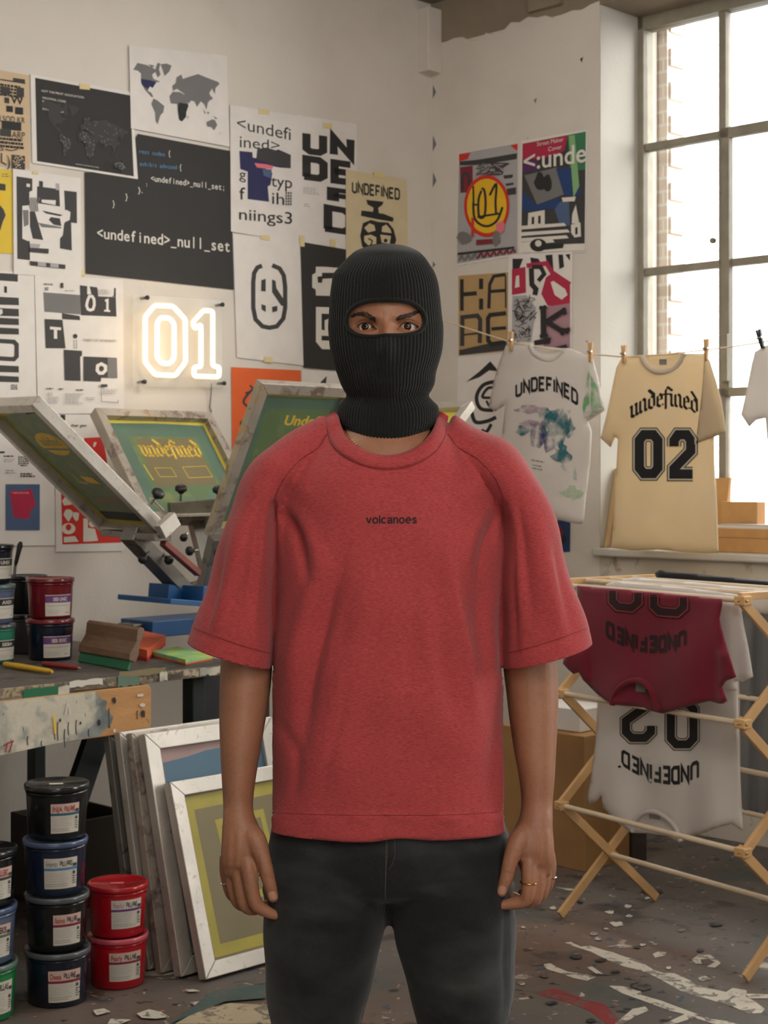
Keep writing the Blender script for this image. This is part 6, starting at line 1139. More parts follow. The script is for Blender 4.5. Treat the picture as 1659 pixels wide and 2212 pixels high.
limb([(985, 1040, 1078, 985, .055, 0), (1034, 1090, 1130, 1040, .060, 0), (1086, 1140, 1152, 1120, .054, .004), (1108, 1250, 1176, 1240, .050, .010), (1108, 1364, 1192, 1360, .050, .010), (1098, 1408, 1200, 1405, .051, .006), (1087, 1432, 1203, 1430, .052, .002), (1094, 1500, 1206, 1500, .050, -.004), (1101, 1560, 1204, 1560, .048, -.010), (1110, 1620, 1201, 1620, .043, -.018), (1121, 1680, 1198, 1680, .036, -.026), (1126, 1730, 1194, 1730, .030, -.032), (1122, 1765, 1194, 1760, .027, -.043), (1108, 1798, 1194, 1790, .026, -.050), (1100, 1830, 1197, 1825, .025, -.055), (1116, 1860, 1198, 1853, .021, -.055), (1124, 1880, 1195, 1872, .015, -.054), (1128, 1896, 1190, 1888, .009, -.054)])
def finger(pts, rs, n=16):
    ps = [PP(p[0], p[1], p[2]-0.020) for p in pts]; P2 = [Vector(x) for x in spline([tuple(p) for p in ps], 5)]; r2 = [float(x[0]) for x in spline([(r,) for r in rs], 5)]
    d = (P2[-1]-P2[-2]).normalized()
    for k in (0.45, 0.75, 0.93): P2.append(ps[-1]+d*rs[-1]*k); r2.append(rs[-1]*math.sqrt(1-k*k))
    mb.tube(P2, r2, 'skin', n)
# left of the picture
finger([(522, 1782, -.030), (550, 1812, -.046), (568, 1855, -.056), (580, 1900, -.058), (590, 1938, -.054)], [.0130, .0168, .0120, .0106, .0086])
finger([(530, 1845, -.046), (537, 1880, -.052), (546, 1930, -.056), (555, 1955, -.053), (576, 1969, -.049), (594, 1977, -.046)], [.0105, .0122, .0108, .0106, .0092, .0076])
finger([(512, 1850, -.036), (517, 1890, -.040), (526, 1945, -.040), (538, 1962, -.032), (560, 1962, -.024), (578, 1953, -.018)], [.0100, .0118, .0105, .0102, .0090, .0075])
finger([(496, 1850, -.022), (500, 1888, -.024), (509, 1938, -.022), (522, 1955, -.012), (542, 1954, -.004), (558, 1946, .002)], [.0095, .0110, .0098, .0095, .0085, .007])
finger([(486, 1848, -.010), (487, 1880, -.008), (494, 1920, -.004), (504, 1938, .004), (520, 1938, .010), (534, 1932, .014)], [.0085, .0094, .0085, .0082, .0075, .0062])
# right of the picture
finger([(1152, 1784, -.030), (1122, 1815, -.046), (1103, 1858, -.056), (1094, 1895, -.058), (1083, 1926, -.054)], [.0130, .0168, .0120, .0106, .0086])
finger([(1142, 1845, -.046), (1143, 1880, -.052), (1141, 1925, -.056), (1133, 1945, -.053), (1110, 1952, -.049), (1084, 1955, -.046)], [.0105, .0122, .0110, .0106, .0092, .0076])
finger([(1160, 1848, -.036), (1162, 1886, -.040), (1158, 1935, -.040), (1146, 1948, -.032), (1126, 1946, -.024), (1108, 1936, -.018)], [.0100, .0118, .0105, .0102, .0090, .0075])
finger([(1176, 1846, -.022), (1177, 1882, -.024), (1172, 1926, -.022), (1160, 1940, -.012), (1142, 1936, -.004), (1128, 1928, .002)], [.0095, .0110, .0098, .0095, .0085, .007])
finger([(1187, 1842, -.010), (1189, 1872, -.008), (1185, 1908, -.004), (1176, 1922, .004), (1160, 1920, .010), (1146, 1914, .014)], [.0085, .0094, .0085, .0082, .0075, .0062])
bv, bn, bf = fuse(mb, 0.0026, 3, 'body_lofts')
bx_, by_ = topx(bv)
crease = np.zeros(len(bv))
for pts in ([(570, 1893), (588, 1888)], [(569, 1900), (588, 1897)], [(1086, 1884), (1104, 1888)], [(1085, 1892), (1103, 1896)], [(556, 1856), (562, 1888)], [(1113, 1856), (1110, 1880)]): crease += -0.0011*np.exp(-(seg_d(bx_, by_, pts)/2.6)**2)
for pts in ([(497, 1800), (494, 1870)], [(515, 1800), (513, 1868)], [(1165, 1800), (1164, 1866)], [(1182, 1800), (1184, 1860)]): crease += 0.0012*np.exp(-(seg_d(bx_, by_, pts)/5)**2)
front = (bn[:, 1] < 0.2)
bv = bv+bn*(crease*front)[:, None]
mb = MB(); mb.add(bv, bf, 'skin', True)
# face seen through the opening
L_EYE, R_EYE = (791.0, 706.5), (880.5, 706.0)
AP_L = [tuple(p) for p in spline([(770, 708), (776, 702.0), (784, 698.4), (793, 697.8), (801, 700.6), (808, 706), (813.5, 711), (806, 714.2), (796, 716), (785, 715.4), (776, 712.4)], 4, True)]
AP_R = [tuple(p) for p in spline([(857, 713), (862, 706), (870, 699.8), (880, 697.2), (889, 698.2), (898, 702.4), (904.5, 707), (897, 712.4), (888, 716.2), (877, 717.6), (866, 716.6)], 4, True)]
gx_ = np.arange(739, 929.01, 0.42); gy_ = np.arange(636, 741.01, 0.42); X, Yp = np.meshgrid(gx_, gy_); x, y = X.ravel(), Yp.ravel()
xl, xr, df, db = head_at(y); c_, hw_ = (xl+xr)/2, (xr-xl)/2
fd = -(df-0.010)*np.sqrt(np.clip(1-((x-c_)/(hw_-8))**2, 0.02, 1))
g = lambda cx, cy, sx, sy: np.exp(-((x-cx)/sx)**2-((y-cy)/sy)**2)
fd += -0.0030*(g(795, 684, 26, 9)+g(874, 683, 26, 9))-0.003*g(834, 672, 30, 16)
fd += 0.0110*(g(800, 702, 16, 10)+g(868, 702, 16, 10))+0.005*(g(780, 704, 18, 12)+g(890, 704, 18, 12))
fd += -0.0135*np.exp(-((x-834)/10.5)**2)*smoothstep(676, 730, y)-0.004*np.exp(-((x-834)/18)**2)*smoothstep(690, 735, y)
fd += -0.004*(g(785, 732, 24, 10)+g(885, 732, 24, 10))+0.0004*(g(826, 679, 3, 9)+g(842, 679, 3, 9))
R_ = 0.0125; eyes = []
for (ex_, ey_), ap in ((L_EYE, AP_L), (R_EYE, AP_R)):
    i = np.argmin((x-ex_)**2+(y-ey_)**2); dsurf = fd[i]; dc = dsurf+0.0015+R_; eyes.append((ex_, ey_, dc))
    s_ = (Y0+dc)/F; r2 = ((x-ex_)*s_)**2+((y-ey_)*s_)**2; rl = R_+0.0012
    lid = dc-np.sqrt(np.clip(rl**2-r2, 0, None)); ad = bdist(np.c_[x, y], ap); ins = inpoly(x, y, ap)
    near = r2 < (rl*0.98)**2; k = 0.0018
    hblend = np.clip(0.5+0.5*(fd-lid)/k, 0, 1); fd = np.where(near, fd*(1-hblend)+lid*hblend-k*hblend*(1-hblend), fd)
    fd += -0.0007*np.exp(-((ad-1.6)/1.3)**2)*(~ins)+0.0010*np.exp(-((ad-5.2)/1.3)**2)*(~ins)*smoothstep(ey_+2, ey_-5, y)+0.0006*np.exp(-((ad-5.5)/2)**2)*(~ins)*smoothstep(ey_+4, ey_+8, y)
    fd = np.where(ins, fd+0.0075*smoothstep(0, 0.9, ad), fd)
nr, nc = X.shape
fv = [PP(a, b, d) for a, b, d in zip(x, y, fd)]
ff = [(r*nc+q, (r+1)*nc+q, (r+1)*nc+q+1, r*nc+q+1) for r in range(nr-1) for q in range(nc-1)]
border = list(range(nc))+[r*nc+nc-1 for r in range(1, nr)]+[(nr-1)*nc+q for q in range(nc-2, -1, -1)]+[r*nc for r in range(nr-2, 0, -1)]
k0 = len(fv); fv += [PP(x[i], y[i], min(fd[i]+0.05, 0.01)) for i in border]; nb = len(border)
ff += [(border[i], border[(i+1) % nb], k0+(i+1) % nb, k0+i) for i in range(nb)]+[tuple(range(k0, k0+nb))]
mb.add(fv, ff, 'skin', True)
body = mb.build('body', man, fix=False)
# eyes, brows, lashes
for k, (ex_, ey_, dc) in enumerate(eyes):
    c = PP(ex_, ey_, dc); aim = (Vector((0, 0, H))-c).normalized(); aim = (aim+Vector((-0.15 if k == 0 else 0.0, 0, 0.02))).normalized(); e1 = aim.cross(Vector((0, 0, 1))).normalized(); e2 = e1.cross(aim); g_ = MB()
    angs = [0.001, .10, .19, .195, .30, .40, .47, .475, .56, .7, .9, 1.2, 1.5, 1.9, 2.3, 2.7, 3.1]; rings = [[c+(aim*math.cos(t)+(e1*math.cos(q)+e2*math.sin(q))*math.sin(t))*R_*(1.02 if t < .47 else 1.0) for q in [2*PI*j/32 for j in range(32)]] for t in angs]
    for a_, b_, mm in ((0, 3, 'pupil'), (3, 7, 'iris'), (7, len(angs)-1, 'eye_white')):
        g_.loft(rings[a_:b_+1], mm, True, False)
    g_.build('eye', body)
surf_f = on_mesh(body)
random.seed(31)
for nm, pts in (('eyebrow', [(765, 683, 2.5), (775, 679.5, 4.5), (790, 681, 6.5), (803, 687, 7), (812, 692, 6)]), ('eyebrow', [(856, 690, 5.5), (866, 686.5, 7), (880, 683, 6.5), (893, 678.5, 5), (904, 675.5, 2.5)])):
    g_ = MB(); sp_ = spline(pts, 10)
    for i in range(210):
        t = random.random()*(len(sp_)-1.01); a_ = sp_[int(t)]; b_ = sp_[min(int(t)+3, len(sp_)-1)]; dx_ = 1 if nm and pts[0][0] > 830 else -1
        px_, py_ = a_[0]+random.uniform(-1, 1), a_[1]+random.uniform(-0.5, 0.5)*a_[2]*1.5
        L_ = random.uniform(5, 9); ang = math.atan2(b_[1]-a_[1], b_[0]-a_[0])+(0 if dx_ > 0 else PI)-dx_*random.uniform(0.1, 0.5)
        ps = [surf_f(px_+math.cos(ang)*L_*q, py_+math.sin(ang)*L_*q, 0.0003+0.0005*q) for q in (0, .5, 1)]
        if all(p is not None for p in ps): g_.tube(ps, [0.00033, 0.00028, 0.00008], 'hair_dark', 5)
    g_.build(nm, body)
for ap, ex_ in ((AP_L, 791), (AP_R, 880)):
    up_ = [p for p in ap if p[1] < 707.5]; up_.sort(); g_ = MB(); ps = [surf_f(p[0], p[1]-0.7, 0.0004) for p in up_]; ps = [p for p in ps if p is not None]
    g_.tube(ps, [0.0004+0.0004*math.sin(PI*i/(len(ps)-1)) for i in range(len(ps))], 'hair_dark', 6)
    for p in up_[2:-1:1]:
        s_ = surf_f(p[0], p[1]-0.5, 0.0005)
        if s_ is None: continue
        g_.tube([s_, s_+Vector(((p[0]-ex_)*0.00006, -0.003, 0.0006)), s_+Vector(((p[0]-ex_)*0.00012, -0.0045, 0.0022))], [0.0003, 0.00025, 0.0001], 'hair_dark', 4)
    g_.build('eyelashes', body)
for a_, b_ in (((586, 1926), (592, 1944)), ((1088, 1914), (1081, 1932))):
    g_ = MB(); p, q = surf_f(*a_, 0.0), surf_f(*b_, 0.0); d = q-p; s_ = d.cross(Vector((0, 1, 0))).normalized()*0.0062
    grid = [[None]*9 for _ in range(9)]; vs = []; 
    for i in range(9):
        for j in range(9):
            u, v = (j/4-1), (i/4-1); k_ = 1 if max(abs(u), abs(v)) < 1e-6 else max(abs(u), abs(v))/math.hypot(u, v); u2, v2 = u*(0.35+0.65*k_), v*(0.35+0.65*k_)
            w_ = p+d*(0.5+v2*0.5)+s_*u2; sx_ = CX+F*w_.x/w_.y; sy_ = HZ-F*(w_.z-H)/w_.y; h_ = surf_f(sx_, sy_, 0.0007*(1-0.6*max(abs(u), abs(v))**2)); vs.append(h_ if h_ is not None else w_)
    g_.add(vs, [(i*9+j, i*9+j+1, (i+1)*9+j+1, (i+1)*9+j) for i in range(8) for j in range(8)], 'nail', True); g_.build('thumb_nail', body)
def finger_ring(px, py, d, ax_px, r, w, mm, lab):
    c = PP(px, py, d); ax_ = (PP(ax_px[0], ax_px[1], d)-c).normalized(); e1 = ax_.cross(Vector((0, 1, 0))).normalized(); e2 = ax_.cross(e1); g_ = MB()
    g_.tube([c+(e1*math.cos(t)+e2*math.sin(t))*r for t in [2*PI*i/28 for i in range(28)]], w, mm, 8, closed=True); o_ = g_.build('ring', man); o_['label'] = lab
finger_ring(1142, 1906, -.0745, (1141, 1925), 0.0124, 0.0013, 'gold', 'gold ring on the index finger'); finger_ring(1188, 1893, -.026, (1186, 1908), 0.0098, 0.0011, 'silver', 'silver ring on the little finger'); finger_ring(490, 1906, -.026, (493, 1918), 0.0096, 0.0011, 'silver', 'silver ring on the other little finger')

# ---- balaclava
rows_ = np.array(spline(HEADR, 9)); NR = 84; NA = NR*8; vs = []; ang = np.arange(NA)*2*PI/NA; nrow = len(rows_)
for i, (py, xl, xr, df, db) in enumerate(rows_):
    sn, cs = np.sin(ang), np.cos(ang); px = (xl+xr)/2+(xr-xl)/2*sn; fr = cs > 0; yy = py+36*np.clip(cs, 0, 1)**1.3*smoothstep(858, 905, py)*1.0
    dd = np.where(fr, -df*cs, -db*cs)-np.where(fr, nosebump(px, np.full(NA, py)), 0)
    amp = 0.0024*smoothstep(534, 566, py); ribd = amp*(np.sqrt(np.abs(np.cos(NR*ang/2)))-0.75)
    fold = 0.0018*np.exp(-((py-872)/6)**2)*0 
    ribd = ribd+fold+0.0018*np.sin(px/13+py/17)*smoothstep(760, 800, py)*np.where(fr, 1, 0)*0.5
    nx, ny = sn/1.0, -cs
    for a in range(NA):
        p = PP(px[a], yy[a], dd[a]); vs.append((p.x+nx[a]*ribd[a], p.y+ny[a]*ribd[a], p.z))
vs = np.array(vs); qx, qy = topx(vs)
faces = []
cen = lambda f: None
ins = inpoly(qx, qy, EYEHOLE) & (np.tile(np.cos(ang), nrow) > 0)
for i in range(nrow-1):
    for a in range(NA):
        f = (i*NA+a, i*NA+(a+1) % NA, (i+1)*NA+(a+1) % NA, (i+1)*NA+a)
        if not (ins[f[0]] and ins[f[1]] and ins[f[2]] and ins[f[3]]): faces.append(f)
mb = MB(); mb.add(vs, faces, 'black_knit', True); mb.add([tuple(v) for v in vs[:NA]], [tuple(range(NA))], 'black_knit', True)
# turned-in lower edge
last = rows_[-1]; inner = []
for a in range(NA):
    s_ = math.sin(ang[a]); c = math.cos(ang[a]); py, xl, xr, df, db = last; inner.append(PP((xl+xr)/2+(xr-xl)/2*s_*0.94, py+36*max(c, 0)**1.3+3.0, (-df if c > 0 else -db)*c*0.94))
inner2 = [PP(CX+(p.x/p.y*F)*0.985+0.0, HZ-F*(p.z-H)/p.y-22, p.y-Y0) for p in inner]
k0 = (nrow-1)*NA; base = [tuple(v) for v in vs[k0:k0+NA]]+inner+inner2
mb.add(base, [(a, NA*0+(a+1) % NA, NA+(a+1) % NA, NA+a) for a in range(NA)]+[(NA+a, NA+(a+1) % NA, 2*NA+(a+1) % NA, 2*NA+a) for a in range(NA)], 'black_knit', True)
bal = mb.build('balaclava', man)
g_ = MB(); eh = np.array(EYEHOLE); dd = head_d(eh[:, 0], eh[:, 1]); g_.tube([PP(a, b, d+0.0016) for (a, b), d in zip(EYEHOLE, dd)], 0.0034, 'black_knit', 10, closed=True); g_.build('eye_opening_rim', bal)

# ---- T-shirt
mb = MB()
TORSO = [(1815, 577, 1101, .122, .118), (1782, 577, 1101, .122, .118), (1700, 580, 1100, .124, .12), (1600, 583, 1098, .128, .12), (1500, 585, 1095, .131, .122), (1400, 586, 1090, .134, .124), (1300, 586, 1087, .137, .126), (1200, 588, 1085, .138, .128), (1100, 593, 1081, .136, .128), (1050, 600, 1074, .132, .125), (1012, 618, 1056, .126, .118), (980, 648, 1026, .118, .108), (950, 680, 996, .108, .098), (922, 706, 970, .094, .088), (900, 722, 953, .080, .080), (886, 734, 940, .070, .072)]
mb.loft([row(*r, n=72) for r in dens(TORSO, 4)], 'red_melange')
SLEEVE = [(702, 896, 726, 990, .060, .01), (672, 915, 706, 1012, .076, .008), (636, 931, 678, 1036, .088, .006), (596, 952, 648, 1062, .096, .004), (556, 984, 624, 1094, .100, .002), (522, 1034, 616, 1134, .101, 0), (496, 1100, 616, 1186, .099, 0), (466, 1192, 612, 1254, .097, 0), (437, 1286, 604, 1345, .095, 0), (407, 1384, 590, 1441, .094, 0), (400, 1408, 588, 1464, .094, 0)]
def sleeve(secs):
    rings = []
    for (x0, y0, x1, y1, dh, d) in dens(secs, 4):
        a, b = PP(x0, y0, d), PP(x1, y1, d); rings.append(ell((a+b)/2, (b-a)/2, Vector((0, -dh, 0)), 48, 2.2))
    mb.loft(rings, 'red_melange')
sleeve(SLEEVE)
MX = lambda px: 1681.5-px
SLEEVE_R = [(702, 896, 726, 990, .060, .01), (672, 914, 706, 1012, .076, .008), (636, 930, 678, 1036, .088, .006), (594, 950, 648, 1062, .096, .004), (554, 984, 622, 1094, .100, .002), (518, 1036, 616, 1134, .101, 0), (492, 1102, 618, 1186, .099, 0), (464, 1192, 616, 1254, .097, 0), (436, 1286, 608, 1345, .095, 0), (406, 1388, 598, 1441, .094, 0), (399, 1412, 596, 1464, .094, 0)]
sleeve([(MX(a), b, MX(c), d, e, f) for a, b, c, d, e, f in SLEEVE_R])
tv, tn, tf = fuse(mb, 0.0042, 6, 'shirt_lofts')
qx, qy = topx(tv)
def rdg(pts, amp, wd, taper=True):
    pts = np.array(spline(pts, 6)); d = np.full(len(qx), 1e9); tt = np.zeros(len(qx)); n_ = len(pts)-1
    for i, (a, b) in enumerate(zip(pts[:-1], pts[1:])):
        e = b-a; t = np.clip(((qx-a[0])*e[0]+(qy-a[1])*e[1])/max(e @ e, 1e-9), 0, 1); dd_ = np.hypot(qx-a[0]-t*e[0], qy-a[1]-t*e[1]); c = dd_ < d; d = np.where(c, dd_, d); tt = np.where(c, (i+t)/n_, tt)
    return amp*np.exp(-(d/wd)**2)*(np.sin(PI*np.clip(tt*0.9+0.05, 0, 1))**0.9 if taper else 1.0)
fo = np.zeros(len(tv))
for pts, amp, wd in [([(745, 1190), (700, 1330), (668, 1480), (650, 1640)], -.011, 20), ([(800, 1230), (775, 1380), (740, 1520), (730, 1680)], .007, 30), ([(760, 1420), (735, 1560), (700, 1700)], -.004, 13), ([(690, 1230), (650, 1360), (622, 1520)], .006, 20),
    ([(905, 1190), (895, 1350), (880, 1500)], -.005, 26), ([(965, 1180), (985, 1290), (1010, 1420), (1030, 1560)], .0075, 17), ([(935, 1230), (955, 1400), (985, 1560)], -.006, 17), ([(1050, 1200), (1040, 1330), (1062, 1480)], -.005, 18), ([(830, 1300), (835, 1500), (840, 1700)], .003, 40),
    ([(604, 1100), (640, 1160), (668, 1260)], -.007, 12), ([(1078, 1110), (1050, 1170), (1030, 1250)], -.006, 12), ([(640, 1100), (680, 1180), (700, 1240)], .004, 16), ([(1040, 1105), (1010, 1170), (1000, 1220)], .004, 16),
    ([(560, 1080), (548, 1200), (530, 1340)], -.008, 15), ([(525, 1110), (500, 1240), (470, 1370)], .006, 20), ([(580, 1120), (576, 1260), (570, 1420)], -.004, 10), ([(490, 1150), (462, 1280), (440, 1380)], -.004, 12),
    ([(1118, 1080), (1132, 1200), (1150, 1340)], -.007, 15), ([(1155, 1110), (1182, 1240), (1210, 1380)], .006, 20), ([(1100, 1120), (1106, 1260), (1112, 1420)], -.005, 10), ([(1195, 1170), (1220, 1290), (1240, 1380)], -.004, 12),
    ([(560, 1000), (620, 1020), (680, 1090)], .003, 20), ([(1125, 1005), (1060, 1025), (1005, 1090)], .003, 20), ([(600, 1560), (640, 1640), (630, 1740)], -.004, 14), ([(1080, 1560), (1060, 1650), (1070, 1750)], -.003, 14)]: fo += rdg(pts, amp, wd)
x3, y3, z3_ = tv[:, 0], tv[:, 1], tv[:, 2]
fo += 0.0022*np.sin(x3*31+z3_*9+1.0)*smoothstep(1150, 1500, qy)+0.0014*np.sin(x3*57-z3_*23)+0.0012*np.sin(z3_*47+x3*21+y3*18)
fo += 0.0016*np.exp(-((qy-1768)/9)**2)*np.sin(qx/15)+0.0020*smoothstep(1752, 1764, qy)
fo += rdg([(406, 1362), (500, 1396), (590, 1420)], -.0012, 4)+rdg([(1276, 1364), (1180, 1396), (1090, 1420)], -.0012, 4)
back_ = tn[:, 1] > 0.3; fo = np.where(back_, fo*0.3, fo)*1.3
tv = tv+tn*fo[:, None]
groove = rdg([(592, 1090), (592, 1250), (590, 1450)], 0.030, 8, False)+rdg([(1087, 1092), (1087, 1250), (1085, 1450)], 0.030, 8, False)
tv[:, 1] += np.where(tn[:, 1] < 0, groove*smoothstep(1060, 1120, qy), 0)
# open the hem, the cuffs and the neck
NECK_IN = spline([(730, 889), (735, 912), (746, 938), (768, 960), (800, 977), (836, 983), (876, 976), (910, 957), (932, 932), (942, 908), (948, 888)], 6); NECK_OUT = spline([(704, 899), (706, 922), (716, 958), (744, 985), (788, 1005), (836, 1012), (886, 1005), (930, 982), (956, 952), (964, 922), (969, 899)], 6)
mid = [((a[0]+b[0])/2, (a[1]+b[1])/2) for a, b in zip(NECK_IN, NECK_OUT)]
npoly = [(x_, y_) for x_, y_ in mid]+[(946, 840), (734, 840)]
bm = bmesh.new(); vv = [bm.verts.new(v) for v in tv]
for f in tf: bm.faces.new([vv[i] for i in f])
bm.verts.index_update(); bm.faces.ensure_lookup_table()
bmesh.ops.bisect_plane(bm, geom=bm.verts[:]+bm.edges[:]+bm.faces[:], plane_co=PP(840, 1781), plane_no=(0, 0, 1), clear_inner=True, dist=1e-5)
for (a, b), sel in ((((407, 1384), (591, 1441)), lambda p: p.x < PP(589, 0).x), (((1275.5, 1387), (1083.5, 1441)), lambda p: p.x > PP(1086, 0).x)):
    A_, B_ = PP(*a), PP(*b); d = B_-A_; nrm = Vector((-d.z, 0, d.x)); nrm = nrm if nrm.z > 0 else -nrm
    fs = [f for f in bm.faces if sel(f.calc_center_median()) and f.calc_center_median().z < PP(0, 1330).z]; es = {e for f in fs for e in f.edges}; vs_ = {v for f in fs for v in f.verts}
    bmesh.ops.bisect_plane(bm, geom=list(vs_)+list(es)+fs, plane_co=A_, plane_no=nrm, clear_inner=True, dist=1e-5)
fc = [(f, f.calc_center_median()) for f in bm.faces]; pxs = np.array([CX+F*c.x/c.y for _, c in fc]); pys = np.array([HZ-F*(c.z-H)/c.y for _, c in fc])
dele = inpoly(pxs, pys, npoly); bmesh.ops.delete(bm, geom=[f for (f, c), k in zip(fc, dele) if k and (c.y < Y0+0.012)], context='FACES')
me = bpy.data.meshes.new('t_shirt'); bm.normal_update(); bm.to_mesh(me); bm.free(); me.materials.append(M['red_melange']); me.polygons.foreach_set('use_smooth', [True]*len(me.polygons))
ts = bpy.data.objects.new('t_shirt', me); COL.objects.link(ts); ts.parent = man; ts.matrix_parent_inverse = world_of(man).inverted()
so = ts.modifiers.new('cloth', 'SOLIDIFY'); so.thickness = 0.0028; so.offset = -1
surf_t = on_mesh(ts)
# neck rib
mb = MB(); n_ = len(mid); rings = []
def nd(i): t = i/(n_-1); return -0.120*math.sin(PI*t)**0.72
for i, (a, b) in enumerate(zip(NECK_IN, NECK_OUT)):
    so_ = surf_t(b[0], b[1], 0.0); t = i/(n_-1); do = min(so_.y-Y0 if so_ is not None else 9, nd(i)+0.035, 0.0); di = do+0.006+0.010*math.sin(PI*t)
    o3, i3 = PP(b[0], b[1], do-0.001), PP(a[0], a[1], di-0.004); m3 = (o3+i3)/2+Vector((0, -0.004, 0.001)); bk = Vector((0, 0.006, -0.001))
    rings.append([o3+bk*0.6, o3+Vector((0, -0.0015, 0)), m3*0.5+o3*0.5+Vector((0, -0.002, 0)), m3+Vector((0, -0.0015, 0)), m3*0.4+i3*0.6+Vector((0, -0.002, 0.0005)), i3, i3+bk, m3+bk])
ba, bb = rings[-1], rings[0]; extra = []
for k in range(1, 12):
    t = k/12; c0 = [ba[j]*(1-t)+bb[j]*t for j in range(8)]; up_ = Vector((0, 0.105*math.sin(PI*t)**0.8, 0.018*math.sin(PI*t))); extra.append([p+up_ for p in c0])
mb.loft(rings+extra, 'red_melange', True, False, True); mb.build('neck_rib', ts)
def stitch(pts, r, name, mm='red_thread', surf=None, off=0.0004, k=8):
    g_ = MB(); ps = [(surf or surf_t)(p[0], p[1], off) for p in spline(pts, k)]; ps = [p for p in ps if p is not None]
    g_.tube(ps, r, mm, 6); return g_.build(name, ts if surf is None else jeans)
for o_ in (0, 3.2):
    stitch([(706-o_, 938), (688-o_, 966+o_), (650-o_, 992+o_), (618-o_, 1028+o_), (600-o_, 1062+o_), (594-o_, 1084)], 0.0006, 'raglan_seam'); stitch([(966+o_, 938), (990+o_, 966+o_), (1030+o_, 990+o_), (1064+o_, 1026+o_), (1081+o_, 1060+o_), (1086+o_, 1084)], 0.0006, 'raglan_seam')
stitch([(580, 1755), (700, 1760), (840, 1761), (980, 1760), (1098, 1752)], 0.0005, 'hem_seam'); stitch([(417, 1356), (480, 1380), (540, 1400), (586, 1412)], 0.0005, 'cuff_seam'); stitch([(1266, 1358), (1200, 1382), (1140, 1400), (1092, 1412)], 0.0005, 'cuff_seam'); stitch([(b[0], b[1]+3) for b in NECK_OUT[6:-6:4]], 0.0005, 'neck_seam')
mb = MB(); a = Art(); a.text('volcanoes', (790.5, 1130), (901, 1129.5), 16.5, 16.5, 'shirt_ink', 'grot', thick=0.19); a.lay(mb, surf_t, 0.0008); mb.build('printed_word', ts, fix=False)
# necklace
g_ = MB(); body_s = on_mesh(body); path = []
for pts in ([(735, 908), (741, 928), (753, 946), (772, 965)], [(908, 966), (926, 943), (938, 922), (947, 902)]):
    q_ = [body_s(p[0], p[1], 0.003) for p in spline(pts, 30)]; q_ = [p for p in q_ if p is not None and p.y < Y0+0.03]
    if path: path += [path[-1]*(1-k/20)+q_[0]*k/20+Vector((0, 0.004, -0.03*math.sin(PI*k/20))) for k in range(1, 20)]
    path += q_
acc = 0; kk = 0
for a_, b_ in zip(path, path[1:]):
    acc += (b_-a_).length
    while acc > 0.0036:
        acc -= 0.0036; kk += 1; c_ = b_-(b_-a_).normalized()*acc; d = (b_-a_).normalized(); e1 = d.cross(Vector((0, 1, 0))).normalized(); e2 = d.cross(e1); u = e1 if kk % 2 else (e1*0.4+e2*0.9).normalized()
        g_.tube([c_+d*0.0030*math.cos(t)+u*0.0022*math.sin(t) for t in [2*PI*i/12 for i in range(12)]], 0.0008, 'gold', 6, closed=True)
g_.build('necklace', man)
# ---- jeans and shoes
mb = MB()
HIPS = [(1700, 600, 1080, .100, .10), (1765, 590, 1090, .104, .108), (1800, 582, 1098, .108, .114), (1850, 576, 1106, .116, .126), (1900, 572, 1110, .116, .124), (1935, 570, 1112, .112, .116), (1952, 640, 1040, .08, .08)]
mb.loft([row(*r, n=64, e=2.15) for r in dens(HIPS, 4)], 'black_denim')
LEG_L = [(1850, 590, 820, .09, .10), (1900, 572, 834, .110, .115), (1950, 569, 837, .113, .112), (2000, 568, 832, .113, .108), (2080, 571, 815, .110, .104), (2150, 577, 796, .106, .100), (2212, 584, 780, .100, .096), (2320, 592, 762, .090, .090), (2500, 598, 752, .080, .085), (2750, 604, 746, .076, .085), (2990, 604, 748, .078, .09)]
LEG_R = [(1850, 850, 1095, .09, .10), (1900, 836, 1110, .110, .115), (1950, 839, 1113, .113, .112), (2000, 850, 1114, .113, .108), (2080, 866, 1113, .110, .104), (2150, 884, 1109, .106, .100), (2212, 904, 1101, .100, .096), (2320, 922, 1092, .090, .090), (2500, 932, 1086, .080, .085), (2750, 938, 1080, .076, .085), (2990, 936, 1080, .078, .09)]
for L_ in (LEG_L, LEG_R): mb.loft([row(*r, n=48, e=2.1) for r in dens(L_, 4)], 'black_denim')
jv, jn, jf = fuse(mb, 0.0055, 4, 'jeans_lofts'); qx, qy = topx(jv); fo = np.zeros(len(jv))
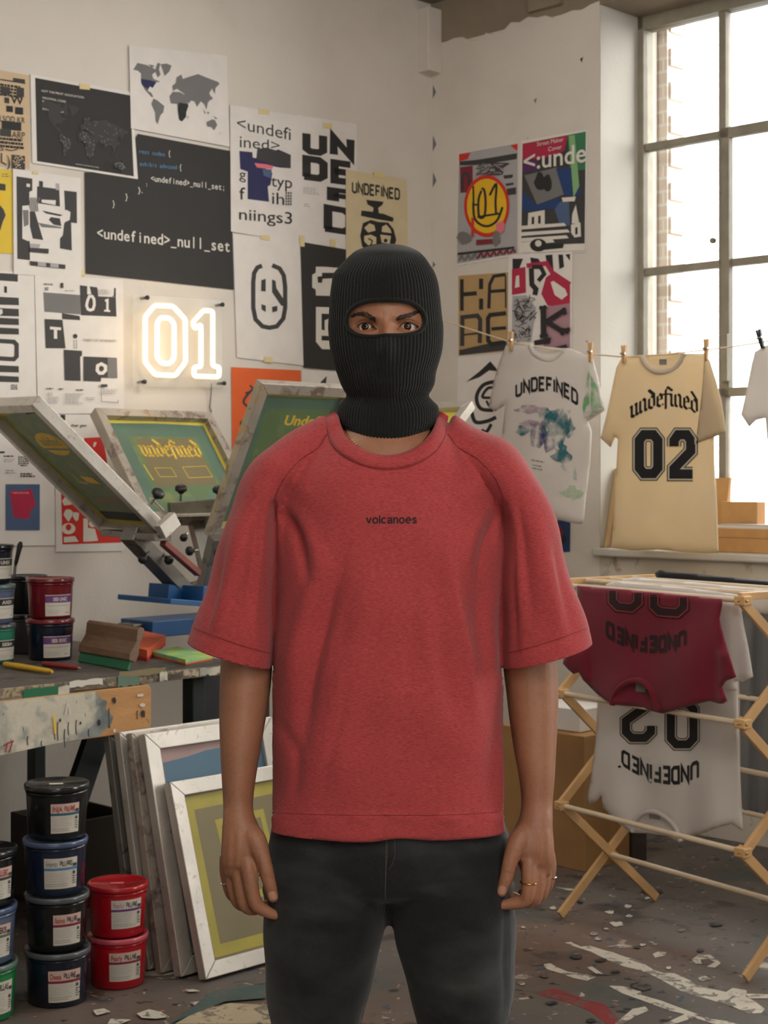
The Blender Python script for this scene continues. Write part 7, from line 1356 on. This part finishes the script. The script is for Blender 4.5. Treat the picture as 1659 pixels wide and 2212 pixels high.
for pts, amp, wd in [([(770, 1890), (700, 1860), (640, 1830)], .004, 10), ([(800, 1930), (740, 1900), (690, 1890)], -.005, 9), ([(806, 1965), (750, 1950), (700, 1930)], .005, 11), ([(860, 1880), (900, 1850), (960, 1830)], .003, 10), ([(870, 1930), (940, 1910), (1050, 1900)], -.004, 9), ([(880, 1965), (960, 1945), (1060, 1935)], .004, 11), ([(1000, 1800), (1060, 1820), (1100, 1810)], .003, 8), ([(790, 2000), (740, 2020), (660, 2010)], -.004, 12), ([(880, 2010), (960, 2020), (1040, 2000)], -.003, 12), ([(760, 2100), (700, 2130), (630, 2120)], .004, 14), ([(920, 2110), (990, 2140), (1060, 2120)], .004, 14), ([(1090, 1960), (1092, 2080), (1086, 2200)], -.003, 7), ([(640, 2000), (650, 2100), (660, 2200)], .004, 18), ([(833, 1790), (834, 1860), (834, 1945)], -.003, 6), ([(846, 1790), (848, 1860), (838, 1920)], .0025, 6)]: fo += rdg(pts, amp, wd)
fo += 0.0015*np.sin(jv[:, 2]*60+jv[:, 0]*30)+0.0012*np.sin(jv[:, 0]*70-jv[:, 2]*35); fo = np.where(jn[:, 1] > 0.3, fo*0.3, fo)
mb = MB(); mb.add(jv+jn*fo[:, None], jf, 'black_denim', True); jeans = mb.build('jeans', man, fix=False); surf_j = on_mesh(jeans)
stitch([(834, 1786), (834, 1860), (832, 1925), (833, 1944)], 0.0008, 'fly_seam', 'denim_thread', surf_j); stitch([(837, 1786), (837, 1850), (834, 1868)], 0.0004, 'fly_stitching', 'denim_thread', surf_j); stitch([(852, 1800), (853, 1840), (848, 1865), (838, 1880)], 0.0004, 'fly_stitching', 'denim_thread', surf_j)
stitch([(833, 1952), (812, 2080), (795, 2150), (779, 2211)], 0.0007, 'inseam', 'denim_thread', surf_j); stitch([(1099, 1960), (1102, 2080), (1096, 2211)], 0.0006, 'side_seam', 'denim_thread', surf_j)
mat('sneaker_black', (30, 30, 31), 0.6, 0.1, 30); mat('sneaker_sole', (200, 196, 188), 0.6, 0.05, 30)
for cx_, dx_ in ((676, -0.02), (1008, 0.02)):
    c = PP(cx_, 3050); c = Vector((c.x, Y0, 0)); sh = MB(); so_ = MB()
    outl = [(-.042, .09), (-.046, .02), (-.048, -.08), (-.040, -.15), (-.015, -.185), (.02, -.18), (.042, -.14), (.048, -.06), (.044, .03), (.036, .09), (0, .105)]
    so_.prism([c+Vector((a_+dx_*(-b_)*2, b_, 0.001)) for a_, b_ in outl], (0, 0, 0.028), 'sneaker_sole')
    for k, (z_, s_, q_) in enumerate([]): pass
    rings = [[c+Vector((a_*s_+dx_*(-b_)*2, b_*s2_+off_, z_)) for a_, b_ in outl] for z_, s_, s2_, off_ in ((0.029, .96, .97, 0), (0.05, .95, .94, .002), (0.07, .86, .80, .012), (0.09, .78, .58, .035), (0.11, .74, .50, .045))]
    sh.loft(rings, 'sneaker_black'); u_ = sh.build('shoe', man); so_.build('sole', u_, bevel=0.004)
